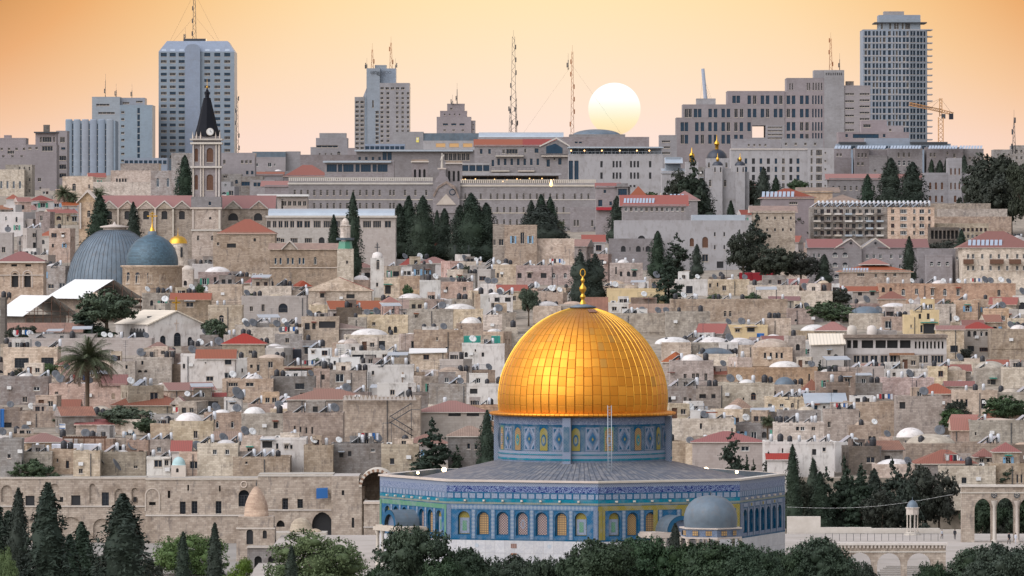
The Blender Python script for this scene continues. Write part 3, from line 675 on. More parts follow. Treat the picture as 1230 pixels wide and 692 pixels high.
for i in range(60):
    t = 2 * pi * i / 60
    for (r0, z0), (r1, z1) in zip(prof[:-3], prof[1:-2]):
        a, b = t - .028 / max(r0, .6), t + .028 / max(r0, .6); c, d = t - .028 / max(r1, .6), t + .028 / max(r1, .6); h = .05
        pf = lambda tt, r, z, o: ((r + o) * cos(tt), (r + o) * sin(tt), z + o * .5)
        A_, B_, C_, D_ = pf(t, r0, z0, h), pf(t, r1, z1, h), None, None
        mb.poly([pf(a, r0, z0, 0), A_, B_, pf(c, r1, z1, 0)], 0, uv=[(.5, .5)] * 4); mb.poly([A_, pf(b, r0, z0, 0), pf(d, r1, z1, 0), B_], 0, uv=[(.5, .5)] * 4)
mb.build('seams', 'ocher', dome)
mb = MB(); mb.lathe([(1.7, 31.75), (1.9, 31.9), (.9, 32.15), (.5, 32.25)], 24); mb.build('crown_ring', 'leadring', dome)
mb = MB(); mb.box(-.55, 0, -.05, .55, .9, .03); o = mb.build('dome_hatch', 'oldtile', dome, (1.35, -3.2, 31.2)); o.rotation_euler = (radians(25), 0, radians(18))
fz = lambda py: H - (py - CY) * .11173
mb = MB(); mb.lathe([(.55, fz(368)), (.42, fz(364)), (.22, fz(361)), (.20, fz(359.5)), (.36, fz(357.5)), (.36, fz(355.5)), (.2, fz(353.8)), (.2, fz(352)), (.46, fz(348.5)), (.46, fz(345.5)), (.16, fz(342)), (.15, fz(339.5)), (.27, fz(337.5)), (.27, fz(336)), (.12, fz(334)), (.1, fz(332.5))], 16)
fin = mb.build('finial', 'ocher', shr)
mb = MB(); rr, zc2 = .33, fz(327.8); pts = [(rr * sin(2 * pi * i / 20), 0, zc2 + .5 * cos(2 * pi * i / 20)) for i in range(20)]
for i in range(20): mb.tube(pts[i], pts[(i + 1) % 20], .075, 6)
mb.build('ring', 'ocher', fin)
# ladder from the roof to the cornice
mb = MB(); y0 = -15.4
for sx in (-.24, .24): mb.tube((sx, 0, 0), (sx, 3.6, 8.6), .05)
for i in range(22): k = (i + .5) / 22; mb.tube((-.24, 3.6 * k, 8.6 * k), (.24, 3.6 * k, 8.6 * k), .03, 4)
o = mb.build('ladder', 'tin'); o.location = (DX + 3.4, DY - 15.3, 10.35); tag(o, 'thin metal ladder leaning from the lead roof up to the golden dome edge', 'ladder')
# two lamps on the rear parapet, each side
for px, py, Y, s_, lb in ((533.5, 564.5, 815, .34, 'glowing lamp on the rear left parapet of the blue shrine, brighter of the two there'), (502, 568, 808, .2, 'small faint lamp on the left parapet of the blue shrine, near its left corner'),
                      (848, 564.5, 815, .38, 'glowing lamp on the rear right parapet of the blue shrine, brighter of the two there'), (885, 567, 806, .22, 'small faint lamp on the right parapet of the blue shrine, near its right corner')):
    x, y, z = P(px, py, Y); t = thing('parapet_lamp', lb, 'lamp', (x, y, z), 0, 'lamps on the shrine parapet')
    m1 = MB(); m1.lathe(dome_prof(s_, s_, 4)[::-1][::-1], 8); m1.lathe([(.01, -s_), (s_ * .7, -s_ * .7), (s_, 0)], 8); m1.build('bulb', 'lamp', t); m1 = MB(); m1.cyl(0, 0, -1.1, -s_ * .6, .05, n=6); m1.build('post', 'steel', t)
# porches on four faces: barrel vault on columns
for k in (0, 6):
    A, B = corners[k], corners[(k + 1) % 8]; u = ((B[0] - A[0]) / 20.86, (B[1] - A[1]) / 20.86); mid = ((A[0] + B[0]) / 2, (A[1] + B[1]) / 2); an = math.atan2(u[1], u[0]); Ln = 20.86
    mb = MB(); n = 12; r = 2.1; zt = 3.1 if k == 6 else 2.9; Dp = 3.4
    for i in range(n):
        a, b = pi * i / n, pi * (i + 1) / n
        mb.poly([(r * cos(a), -Dp, zt + r * sin(a)), (r * cos(b), -Dp, zt + r * sin(b)), (r * cos(b), 0, zt + r * sin(b)), (r * cos(a), 0, zt + r * sin(a))][::-1], 0, sm=True)
        mb.poly([(r * .99 * cos(a), -Dp - .06, zt + r * .99 * sin(a)), (r * .72 * cos(a), -Dp - .06, zt + r * .72 * sin(a)), (r * .72 * cos(b), -Dp - .06, zt + r * .72 * sin(b)), (r * .99 * cos(b), -Dp - .06, zt + r * .99 * sin(b))], 1)
        mb.poly([(0, -Dp + .5, zt), (r * .72 * cos(a), -Dp + .5, zt + r * .72 * sin(a)), (r * .72 * cos(b), -Dp + .5, zt + r * .72 * sin(b))], 2)
    pc = mb.build('porch', ['leadring', 't_blue', 't_pale'], shr, (*mid, 0), an)
    mb = MB(); mb.box(-4.6, -Dp - .3, zt - .75, 4.6, 0, zt - .25, 0); mb.box(-4.4, -Dp, zt - .25, 4.4, 0, zt - .02, 0); mb.build('porch_beam', 'coping', pc)
    for x in (-4.0, -2.4, 2.4, 4.0):
        mb = MB(); mb.lathe([(.32, -2.5), (.32, -2.2), (.22, -2.1), (.19, zt - 1.3), (.32, zt - 1.0), (.32, zt - .75)], 10); mb.build('column', 'coping', pc, (x, -Dp + .1, 0))
# wall behind the porch gap: a tiled lunette
# ---------------- small chain dome in front
t = thing('domed_pavilion', 'round grey ribbed dome on a low tiled drum, in front of the shrine', 'pavilion', P(853.5, 305, 752)[:2] + (0,))
s_ = S(752); z = lambda py: H - (py - CY) * s_
mb = MB(); pr = [(31.5, 633), (32.3, 626), (31.8, 618), (29.5, 611), (25.5, 604.5), (19.5, 599.3), (12, 596.4), (5, 595.2), (.3, 594.8)]; n = 24; i0 = 0
prof2 = [(a * s_ * 1.0, z(b)) for a, b in pr]; mb.lathe(prof2, 64); dm = mb.build('dome', 'leadring', t)
mb = MB()
for i in range(20):
    a = 2 * pi * i / 20
    for (r0, z0), (r1, z1) in zip(prof2[:-1], prof2[1:-0]):
        mb.tube(((r0) * cos(a), (r0) * sin(a), z0), ((r1) * cos(a), (r1) * sin(a), z1), .055, 4)
mb.build('ribs', 'tin', dm)
mb = MB(); mb.cyl(0, 0, z(594.8), z(590), .06, .03, 8); mb.lathe([(.01, z(594)), (.14, z(593)), (.01, z(592))], 8); mb.build('finial', 'steel', dm)
mb = MB()
for r0, z0, z1, m in ((4.15, z(634.6), z(633), 0), (3.95, z(644), z(634.6), 1), (4.15, z(646), z(644), 0)):
    for i in range(6):
        a, b = 2 * pi * (i + .17) / 6, 2 * pi * (i + 1.17) / 6
        q = [(r0 * sin(a), -r0 * cos(a)), (r0 * sin(b), -r0 * cos(b))]
        mb.poly([(*q[0], z0), (*q[1], z0), (*q[1], z1), (*q[0], z1)], m, uv=[(0, z0), (4, z0), (4, z1), (0, z1)]); mb.poly([(0, 0, z1), (*q[0], z1), (*q[1], z1)], 0, uv=[(0, 0)] * 3)
        if m == 1:
            for f in (.28, .72):
                c0 = (q[0][0] * (1 - f) + q[1][0] * f, q[0][1] * (1 - f) + q[1][1] * f); n_ = norm((c0[0], c0[1], 0)); tx, ty = -n_[1] * -1, n_[0] * -1
                pts = [(c0[0] + tx * e * .4 + n_[0] * .12, c0[1] + ty * e * .4 + n_[1] * .12, zz) for e, zz in ((1, z0 + .18), (-1, z0 + .18), (-1, z1 - .18), (1, z1 - .18))]
                mb.poly(pts, 2, uv=[(0, 0), (.8, 0), (.8, .7), (0, .7)])
mb.build('drum', ['coping', 't_pale', 'l_gold'], t)
for i in range(6):
    a = 2 * pi * (i + .17) / 6; mb = MB(); mb.lathe([(.3, -2.5), (.22, -2.2), (.2, z(646) - .4), (.32, z(646))], 8); mb.build('column', 'coping', t, (3.9 * sin(a), -3.9 * cos(a), 0))
mat('leadtile', (.075, .135, .175), .5, .2, noise=.4, scale=1, c2=(.05, .09, .125), bricks=(.5, .35, .35)); mat('greenlit', (.05, .20, .13), .3); mat('blackdome', (.03, .035, .05), .4, .2, wave=('X', 1.5, (.015, .018, .025))); mat('amberglow', (.50, .30, .13), .7); mat('signyellow', (.65, .55, .12), .6); mat('domegreen', (.36, .50, .50), .7, noise=.5, scale=1); mat('spiredark', (.010, .011, .015), .7, spec=.1)
# ================================================================== trees
def leaves(mb, pts, size, up=0.3, m=0, flat=.6):
    for x, y, z, nx, ny, nz in pts:
        a = R.uniform(0, 2 * pi); s_ = size * R.uniform(.6, 1.35)
        n = Vector((nx + R.gauss(0, .75), ny + R.gauss(0, .75), nz + up + R.gauss(0, .75))).normalized()
        t = n.orthogonal().normalized(); b = n.cross(t); d1 = t * cos(a) + b * sin(a); d2 = (b * cos(a) - t * sin(a)) * flat
        p = Vector((x, y, z)); k = R.random()
        mb.poly([tuple(p - d1 * s_), tuple(p + d2 * s_ * (.5 + k)), tuple(p + d1 * s_), tuple(p - d2 * s_ * (1.5 - k) * .7)], m)
def lump(mb, prof, n, amp, seed, m=0, cx=0, cy=0, z0=0):
    """dark inner mass under the leaves"""
    rr = random.Random(seed); k = len(prof); i0 = len(mb.v); ph = [rr.uniform(0, 6) for _ in range(4)]
    for j, (r, z) in enumerate(prof):
        for a in range(n):
            t = 2 * pi * a / n; q = r * (1 + amp * sin(3 * t + ph[0] + j * 1.7) * .6 + amp * rr.uniform(-.5, .5)); mb.v.append((cx + q * cos(t), cy + q * sin(t), z0 + z))
    for j in range(k - 1):
        for a in range(n): b = (a + 1) % n; mb.f.append((i0 + j * n + a, i0 + j * n + b, i0 + (j + 1) * n + b, i0 + (j + 1) * n + a)); mb.m.append(m); mb.sm.append(True)
def cypress_mesh(seed, N_=3600, slim=.15, spiky=.25, mt='leafc', bare=.06, two=False, size=.016):
    """unit-height cypress crown; slim = greatest radius"""
    rr = random.Random(seed); mb = MB(); ph = [rr.uniform(0, 6.3) for _ in range(8)]
    cols = [(0, 0, 1.0, 1.0)] if not two else [(-slim * .45, 0, .97, .72), (slim * .5, .01, 1.0, .70), (0, .02, .86, .8)]
    def rad(z, t):
        q = (z - bare) / (1 - bare)
        b = slim * (min(1, q * 5 + .35)) * (1 - q ** 2.1) ** .8
        return b * (1 + spiky * (.5 * sin(3 * t + ph[0] + 9 * z) + .5 * sin(5 * t + ph[1] - 17 * z) + .35 * sin(41 * z + ph[2] + t * 2)))
    for cx, cy, hh, ws in cols:
        lump(mb, [(max(.002, rad(z, 0) * ws * .80 * 1), z * hh) for z in [bare + (1 - bare) * i / 14 for i in range(15)]], 9, .12, seed, 1, cx, cy)
        pts = []
        for _ in range(int(N_ * 1.5 / len(cols))):
            q = rr.random() ** 1.15; z = bare + (1 - bare) * q; t = rr.uniform(0, 2 * pi); r = rad(z, t) * ws * rr.uniform(.74, 1.08) + rr.uniform(-.004, .006)
            pts.append((cx + r * cos(t), cy + r * sin(t), z * hh + rr.uniform(-.01, .012), cos(t), sin(t), .1))
        leaves(mb, pts, size, .9, 0, .45)
    top_ = max(v[2] for v in mb.v); mb.v = [(x, y, z / top_) for x, y, z in mb.v]
    return mb.mesh('crown', [mt, mt])
def lobes_mesh(seed, lobes, N_, size, mt, core=True, up=.35, base=None):
    """crown of many leaf clumps on and in the given ellipsoids (x,y,z,rx,ry,rz)"""
    rr = random.Random(seed); mb = MB(); tot = sum(l[3] * l[5] for l in lobes)
    for (x, y, z, rx, ry, rz) in lobes:
        if core: lump(mb, [(max(.002, rx * .48 * cos(pi * (i / 8 - .5))), z + rz * .48 * sin(pi * (i / 8 - .5))) for i in range(9)], 9, .22, rr.random(), 1, x, y)
        k = int(N_ * rx * rz / tot); pts = []; cl = [(rr.uniform(0, 2 * pi), rr.uniform(-.75, 1)) for _ in range(max(6, k // 30))]
        for _ in range(k):
            a, b = rr.choice(cl); a += rr.gauss(0, .2); b = max(-1, min(1, b + rr.gauss(0, .14))); s_ = sqrt(1 - b * b); q = rr.uniform(.70, 1.16)
            pts.append((x + rx * q * s_ * cos(a), y + ry * q * s_ * sin(a), z + rz * q * b, s_ * cos(a), s_ * sin(a), b))
        leaves(mb, pts, size, up, 0, .7)
    top_ = max(v[2] for v in mb.v); mb.v = [(x, y, z / top_) for x, y, z in mb.v]
    return mb.mesh('crown', [mt, mt])
def trunk_mesh(h, r, top=.6, limbs=0, seed=0, mt='bark', crown_z=None):
    rr = random.Random(seed); mb = MB(); mb.tube((0, 0, -.3 * 0), (0, 0, h * top), r, 7, 0, r * .6)
    for i in range(limbs):
        a = 2 * pi * i / limbs + rr.uniform(-.3, .3); z = h * top * rr.uniform(.6, .95); mb.tube((0, 0, z), (cos(a) * h * .25, sin(a) * h * .25, z + h * .22), r * .5, 5, 0, r * .15)
    return mb.mesh('trunk', [mt])
def proto_tree(name, cat, crown, trunk, group):
    t = thing(name, '', cat, (0, 0, 0), 0, group); c = bpy.data.objects.new('crown', crown); k = bpy.data.objects.new('trunk', trunk)
    for o in (c, k): col.objects.link(o); o.parent = t
    return t
G_CY, G_PI, G_BR = 'dark cypress trees of the city', 'dark pines and evergreens', 'leafy green trees'
TP = {}
for i, (sl, spk, two, n_) in enumerate(((.12, .3, False, 2600), (.15, .35, False, 2600), (.10, .25, False, 2200), (.21, .35, True, 3400), (.26, .22, False, 4200))):
    TP['c%d' % i] = lambda i=i, sl=sl, spk=spk, two=two, n_=n_: proto_tree('cypress_tree', 'cypress', cypress_mesh(i + 1, n_, sl, spk, two=two), trunk_mesh(1, .018, .3), G_CY)
def conifer_lobes(seed, n=15, w_=.30, bottom=.12):
    rr = random.Random(seed); out = []
    for i in range(n):
        q = i / (n - 1); z = bottom + (.97 - bottom) * q; rad = w_ * (1 - q) ** .8
        for _ in range(3 if q < .7 else 1):
            a = rr.uniform(0, 2 * pi); d = rad * rr.uniform(.3, .9) if q < .9 else 0
            out.append((cos(a) * d, sin(a) * d, z, rad * .42 + .03, rad * .42 + .03, .045 + rad * .12))
    return out
def round_lobes(seed, n=12, w_=.42, zc_=.62, zr=.34):
    rr = random.Random(seed); out = [(0, 0, zc_, w_ * .62, w_ * .62, zr * .75)]
    for i in range(n):
        a = 2 * pi * i / n + rr.uniform(-.4, .4); b = rr.uniform(-.75, .95); s_ = sqrt(1 - b * b); d = .72
        out.append((cos(a) * s_ * w_ * d, sin(a) * s_ * w_ * d, zc_ + b * zr * d, w_ * rr.uniform(.28, .42), w_ * .35, zr * rr.uniform(.25, .38)))
    return out
for i in range(3):
    TP['f%d' % i] = lambda i=i: proto_tree('conifer_tree', 'conifer', lobes_mesh(30 + i, conifer_lobes(30 + i, 14, .30 + .04 * i), 4200, .020, 'leafc', True, .1), trunk_mesh(1, .025, .5), G_PI)
    TP['r%d' % i] = lambda i=i: proto_tree('leafy_tree', 'tree', lobes_mesh(40 + i, round_lobes(40 + i, 13), 7000, .022, 'leafg'), trunk_mesh(1, .035, .5, 4, i), G_BR)
    TP['p%d' % i] = lambda i=i: proto_tree('pine_tree', 'pine', lobes_mesh(50 + i, round_lobes(50 + i, 19, .50, .60, .36), 17000, .0165, 'leafp', True, .5), trunk_mesh(1, .035, .5, 5, i), G_PI)
    TP['o%d' % i] = lambda i=i: proto_tree('olive_tree', 'tree', lobes_mesh(60 + i, round_lobes(60 + i, 19, .56, .52, .42), 17000, .0145, 'leafo', True, .3), trunk_mesh(1, .035, .5, 4, i), G_BR)
    TP['d%d' % i] = lambda i=i: proto_tree('evergreen_tree', 'tree', lobes_mesh(70 + i, round_lobes(70 + i, 15, .42, .58, .40), 8000, .020, 'leafd'), trunk_mesh(1, .03, .5, 4, i), G_PI)
def palm(seed, fan=False):
    rr = random.Random(seed); t = thing('palm_tree', '', 'palm', (0, 0, 0), 0, 'palm trees'); mb = MB(); n = 110 if not fan else 90
    for i in range(n):
        a = rr.uniform(0, 2 * pi); e = rr.uniform(-.6, 1.35); ln = rr.uniform(.30, .38) * (1 if not fan else .6)
        p = Vector((0, 0, .72)); d = Vector((cos(a) * cos(e), sin(a) * cos(e), sin(e))); side = Vector((-sin(a), cos(a), 0)); k = 9; st = ln / k
        m = 1 if e < -.15 else 0
        for j in range(k):
            q = p + d * st; wl = .075 * (1 - abs(j / k - .35)) * (1 if not fan else 1.2); dr = Vector((0, 0, -wl * .55)) + d * wl * .5
            for s_ in (-1, 1):
                for e_ in (0, .25, .5, .75):
                    o_ = p + d * st * e_; e2 = side * s_ * wl * rr.uniform(.8, 1.2) + dr * rr.uniform(.6, 1.5); mb.poly([tuple(o_), tuple(o_ + d * st * .13), tuple(o_ + e2)], m)
            mb.quad(tuple(p - side * .004), tuple(p + side * .004), tuple(q + side * .004), tuple(q - side * .004), m)
            p = q; d = (d + Vector((0, 0, -.17))).normalized()
    mb.lathe([(.02, .60), (.05, .66), (.045, .72), (.02, .76)], 8, m=1)
    mb.build('fronds', ['palmleaf', 'palmdry'], t); mb = MB(); mb.lathe([(.028, 0), (.022, .1), (.02, .5), (.028, .66), (.02, .72)], 9); mb.build('trunk', 'palmdry', t)
    return t
TP['m0'] = lambda: palm(3); TP['m1'] = lambda: palm(5, True)
TREES = []
def tree(kind, px, ytop, ybot, wpx=None, Y=None, z0=None, label=None, mt=None):
    """a tree whose crown top shows at ytop; ybot is where its foot would show; wpx its width in photo pixels"""
    if Y is None: Y = YB(ybot)
    if callable(TP[kind]): TP[kind] = TP[kind](); root = TP[kind]; fresh = True
    else: root = TP[kind]; fresh = False
    h = (ybot - ytop) * S(Y); x = (px - CX) * S(Y); z = H - (ybot - CY) * S(Y); nat = {'c0': .24, 'c1': .3, 'c2': .2, 'c3': .42, 'c4': .52, 'f': .6, 'r': .95, 'p': 1.05, 'o': 1.2, 'd': .95, 'm': .66}.get(kind) or {'f': .6, 'r': .95, 'p': 1.05, 'o': 1.2, 'd': .95, 'm': .66}[kind[0]]
    sx = h if not wpx else wpx * S(Y) / nat * (1.32 if kind[0] == 'c' else 1.12)
    sc = (sx, sx, h); rz = R.uniform(0, 6.28)
    if fresh: o = root; o.location = (x, Y, z); o.scale = sc; o.rotation_euler.z = rz
    else: o = copy_thing(root, (x, Y, z), rz, sc)
    if label: o['label'] = label
    TREES.append((o, kind, px, (ytop + min(ybot, 692)) / 2, label)); return o
# foreground row, left
for a in ((10, 612, 760, 42), (22, 585, 760, 30), (-6, 596, 760, 40), (57, 578, 765, 46), (98, 626, 770, 42), (148, 592, 765, 62), (84, 640, 780, 34)): tree(R.choice(['c1', 'c0', 'c1']), *a[:3], a[3], Y=690 + R.uniform(-12, 12))
tree('c2', 220, 638, 745, 18, Y=800); tree('c2', 258, 627, 745, 19, Y=790)
tree('o0', 228, 638, 712, 88, Y=835, label='pale green rounded tree behind two slim cypresses at the lower left'); tree('o1', 380, 634, 730, 116, Y=738, label='large round light green tree left of the blue shrine')
tree('o2', 288, 668, 735, 44, Y=738, label='small grey green bush at the bottom edge right of the slim cypress')
tree('c2', 350, 655, 740, 16, Y=728); tree('o1', 5, 655, 740, 34, Y=680)
for k, px, yt, w_ in (('d0', 30, 655, 50), ('d1', 122, 662, 40), ('d2', 78, 660, 40), ('d1', 175, 668, 30), ('d0', 185, 676, 30)): tree(k, px, yt, 745, w_, Y=770)
# pines across the bottom
for k, px, yt, yb, w_ in (('p0', 498, 627, 760, 92), ('p1', 560, 655, 770, 70), ('p2', 606, 664, 770, 70), ('p0', 650, 666, 775, 64), ('p1', 455, 676, 770, 40), ('p2', 690, 660, 770, 60), ('p1', 722, 645, 765, 92), ('p0', 768, 640, 762, 84), ('p2', 815, 650, 765, 80), ('p1', 868, 646, 765, 90),
                          ('p2', 905, 652, 765, 70), ('p0', 942, 655, 770, 66), ('p1', 985, 642, 765, 84), ('p0', 1030, 672, 775, 56), ('p2', 1165, 654, 765, 88), ('p1', 1210, 650, 765, 90), ('p0', 1120, 672, 775, 50), ('p2', 530, 668, 775, 60), ('p0', 840, 664, 770, 70)):
    tree(k, px, yt, yb, w_, Y=R.uniform(700, 728))
tree('c1', 811, 628, 720, 21, Y=742, label='small dark cypress just left of the small grey ribbed dome')
# ================================================================== court walls of the west side
def wthing(px0, px1, py_top, Y, zb, depth, name, label, cat, wm, ops=(), group=None, dp=.35, par_h=.0, wname='wall', rops=(), lops=()):
    """building placed by its picture rectangle; ops = (px, py of the middle, w px, h px, arch, style)"""
    s_ = S(Y); x0, x1 = (px0 - CX) * s_, (px1 - CX) * s_; zt = H - (py_top - CY) * s_; t = thing(name, label, cat, ((x0 + x1) / 2, Y, zb), 0, group); hw = (x1 - x0) / 2
    f = [((q[0] - px0) * s_, (H - (q[1] + q[3] / 2 - CY) * s_) - zb, q[2] * s_, q[3] * s_, q[4], q[5]) for q in ops]
    block(t, -hw, hw, 0, depth, 0, zt - zb, wm, f, lops, rops, dp, wname, par_h=par_h); return t, hw, zt - zb, s_
def blind(t, hw, s_, px0, zb, px, py, w_, h, k='r', m='coping'):
    """shallow blind arch moulding"""
    mb = MB(); a = (px - px0) * s_ - hw; z0 = H - (py + h / 2 - CY) * s_ - zb; W_ = w_ * s_; ap, rise = arch_pts(W_, k, 6); Hh = h * s_
    o = [(a - W_ / 2 + x, z0 + Hh - rise + z) for x, z in ap]; q = [(a - W_ / 2 * .84 + x * .84, z0 + Hh - rise + z * .86) for x, z in ap]
    o = [(a - W_ / 2, z0)] + o + [(a + W_ / 2, z0)]; q = [(a - W_ / 2 * .84, z0)] + q + [(a + W_ / 2 * .84, z0)]
    for i in range(len(o) - 1):
        mb.poly([(o[i][0], -.12, o[i][1]), (q[i][0], -.12, q[i][1]), (q[i + 1][0], -.12, q[i + 1][1]), (o[i + 1][0], -.12, o[i + 1][1])])
        mb.poly([(o[i][0], -.12, o[i][1]), (o[i + 1][0], -.12, o[i + 1][1]), (o[i + 1][0], .0, o[i + 1][1]), (o[i][0], .0, o[i][1])])
        mb.poly([(q[i][0], -.12, q[i][1]), (q[i][0], 0, q[i][1]), (q[i + 1][0], 0, q[i + 1][1]), (q[i + 1][0], -.12, q[i + 1][1])])
    mb.build('arch_moulding', m, t)
def ledge(t, hw, s_, z, m='coping', d=.18, h=.22, x0=None, x1=None): mb = MB(); mb.box((-hw if x0 is None else x0) - .05, -d, z, (hw if x1 is None else x1) + .05, .0, z + h); mb.build('ledge', m, t)
zl = lambda py, s_, zb: H - (py - CY) * s_ - zb
ZB, YW = -6.0, 930
t, hw, hh, s_ = wthing(-20, 175, 573.5, YW, ZB, 9, 'court_wall', 'long weathered stone wall with blind arches behind the cypresses at the left', 'wall', 'courtstone',
    [(36, 602, 11, 13, None, 'k'), (91, 601, 11, 12, None, 'k'), (126.5, 600, 8.5, 17, None, 'g'), (52, 603, 5, 8, None, 'k'), (8, 593, 13, 20, 'r', 'q'), (65, 591, 11, 20, 'r', 'q'), (111, 593, 7, 24, 'r', 'q'), (143, 598, 11, 22, 'p', 'q'), (162, 596, 8, 20, 'r', 'q'), (34, 637, 17, 26, 'r', 'q'), (85, 635, 26, 28, 'r', 'q'), (122, 636, 20, 26, 'r', 'q'), (155, 636, 20, 26, 'r', 'q'), (74, 600, 4, 6, None, 'k'), (162, 600, 4, 6, None, 'k')])
ledge(t, hw, s_, zl(609, s_, ZB)); ledge(t, hw, s_, hh - .25, d=.12)
t, hw, hh, s_ = wthing(175, 310, 574, YW - 3, ZB, 10, 'cloister_building', 'tall beige stone building with grilled windows over dark court arches', 'building', 'courtstone',
    [(219.5, 610, 7, 15, None, 'g'), (233.5, 609.5, 7, 15, None, 'g'), (262.5, 609.5, 7, 15, None, 'g'), (293, 598.5, 13, 20, 'r', 'g'), (226, 586, 2, 7, None, 'k'), (264, 587, 2, 7, None, 'k'), (203, 594, 3, 9, None, 'k'),
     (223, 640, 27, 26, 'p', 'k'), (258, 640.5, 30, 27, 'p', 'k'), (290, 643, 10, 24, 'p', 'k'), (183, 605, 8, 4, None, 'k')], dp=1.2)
blind(t, hw, s_, 175, ZB, 183, 600, 18, 28); ledge(t, hw, s_, zl(620, s_, ZB)); ledge(t, hw, s_, hh - .3, d=.15)
mb = MB(); r = 4.2 * s_; mb.lathe([(r, 0), (r, .16), (r * .7, .16), (r * .7, 0)], 16); o = mb.build('roundel', 'coping', t, ((293 - 242.5) * s_, .05, zl(582, s_, ZB))); o.rotation_euler.x = radians(90)
t, hw, hh, s_ = wthing(310, 400, 570, YW - 5, ZB, 10, 'court_house', 'flat beige building with a big dark pointed arch, left of the great vault', 'building', 'courtstone',
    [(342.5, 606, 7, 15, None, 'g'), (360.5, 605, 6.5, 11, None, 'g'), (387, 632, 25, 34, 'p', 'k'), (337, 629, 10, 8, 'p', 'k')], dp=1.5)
ledge(t, hw, s_, zl(613.5, s_, ZB)); ledge(t, hw, s_, hh - .3, d=.15)
mb = MB(); mb.poly([(-.02 * 0, -.3, 0), (1.8, -.3, .1), (1.75, -.25, 1.6), (0, -.25, 1.5)]); mb.poly([(0, -.25, 1.5), (1.75, -.25, 1.6), (1.75, .3, 1.7), (0, .3, 1.6)])
x, y, z = P(380, 599, YW - 6); o = mb.build('blue_tarp', 'bluetarp'); o.location = (x, y, z); tag(o, 'bright blue tarpaulin hung on the beige building beside the great vault', 'tarp')
# great vaulted gate hall
t, hw, hh, s_ = wthing(398, 431, 572, YW - 8, ZB, 12, 'gate_hall', 'stone gate hall with a huge open striped vault beside the shrine left corner', 'gate', 'courtstone', [(424, 628, 3, 12, None, 'k'), (412, 592, 3, 6, None, 'k')])
ri, ro, zs, xc = 18 * s_, 21.5 * s_, zl(585, s_, ZB), hw + 21.5 * s_; n = 22; cp = lambda r, k: (xc - r * cos(pi * k / n), zs + r * sin(pi * k / n))
mb = MB()
for x0, x1 in ((hw + .003, xc - ri), (xc + ri, xc + ro)): mb.box(x0, 0, 0, x1, 9, zs - .003)
mb.box(xc - ri, 8.4, 0, xc + ri, 9, zs, 1)
for k in range(n): a, d = cp(ri, k), cp(ri, k + 1); mb.poly([(xc, 8.4, zs), (d[0], 8.4, d[1]), (a[0], 8.4, a[1])], 1)
mb.build('vault_wall', ['courtstone', 'rough'], t); mb = MB()
for k in range(n):
    a, b_, d, e = cp(ri, k), cp(ri, k + 1), cp(ro, k), cp(ro, k + 1); q = k % 2
    mb.quad((a[0], -.2, a[1]), (b_[0], -.2, b_[1]), (e[0], -.2, e[1]), (d[0], -.2, d[1]), q); mb.quad((d[0], -.2, d[1]), (e[0], -.2, e[1]), (e[0], 9, e[1]), (d[0], 9, d[1]), 2); mb.quad((a[0], -.2, a[1]), (b_[0], -.2, b_[1]), (b_[0], 8.4, b_[1]), (a[0], 8.4, a[1]), 3)
mb.build('striped_arch', ['coping', 'oldtile', 'coping', 'courtstone'], t)
for x, z, h_ in ((433.5, 640, 9), (436, 648, 7)): mb = MB(); mb.box((x - 414.5) * s_, 2, 0, (x - 410.5) * s_, 6, h_); mb.build('buttress', 'rough', t)
t, hw, hh, s_ = wthing(437, 460, 603, 900, ZB, 6, 'stone_pier', 'pale square stone pier with a cornice, next to the shrine left corner', 'pier', 'courtstone'); ledge(t, hw, s_, hh - .3, d=.2, h=.35); ledge(t, hw, s_, zl(634, s_, ZB))
# small domed fountain houses
t, hw, hh, s_ = wthing(284, 330, 634, 872, ZB, 5.4, 'fountain_house', 'small square stone house with a pointed carved stone dome', 'fountain', 'courtstone', [(318, 627 + 15, 5, 10, 'r', 'k'), (300, 645, 8, 18, 'r', 'k')])
mb = MB(); mb.box(-hw * .93, .2, hh, hw * .93, 5.2, hh + 13 * s_, 0); mb.build('tower', 'courtstone', t); ledge(t, hw, s_, hh - .2, d=.15)
mb = MB(); r = 14.5 * s_; mb.lathe([(r * 1.02, 0), (r * 1.02, .5), (r, .5)] + [(q[0], q[1]) for q in dome_prof(r, 25 * s_, 8, .28, .5)], 20, 0, 2.7); mb.build('dome', 'domestone', t, (0, 0, hh + 13 * s_))
mb = MB(); mb.lathe([(.12, 0), (.05, .3), (.16, .5), (.05, .8), (.1, 1.0), (.02, 1.6)], 8, 0, 2.7); mb.build('finial', 'steel', t, (0, 0, hh + 43 * s_))
t, hw, hh, s_ = wthing(322, 392, 640, 885, ZB, 6, 'domed_chapel', 'low pale stone building with two small white domes behind the round green tree', 'building', 'coping', [(352, 648, 10, 8, None, 'k')])
mb = MB(); mb.lathe([(14 * s_, 0), (14 * s_, .5)] + dome_prof(13.3 * s_, 13 * s_, 7, 0, .5), 20); mb.build('dome', 'domestone', t, (4 * s_, 3, hh)); mb = MB(); mb.lathe(dome_prof(9.5 * s_, 9 * s_, 7), 16); mb.build('dome', 'domestone', t, (21 * s_, 2.4, hh - .6))
# left colonnade by the esplanade edge
t, hw, hh, s_ = wthing(297, 336, 656, 800, ZB, 1.4, 'arcade', 'small grey stone arcade at the bottom edge, left of the round green tree', 'arcade', 'grey', [(310, 685, 9, 34, 'r', 'k'), (326, 685, 8, 34, 'r', 'k')], dp=1.0); ledge(t, hw, s_, hh - .25, d=.2)
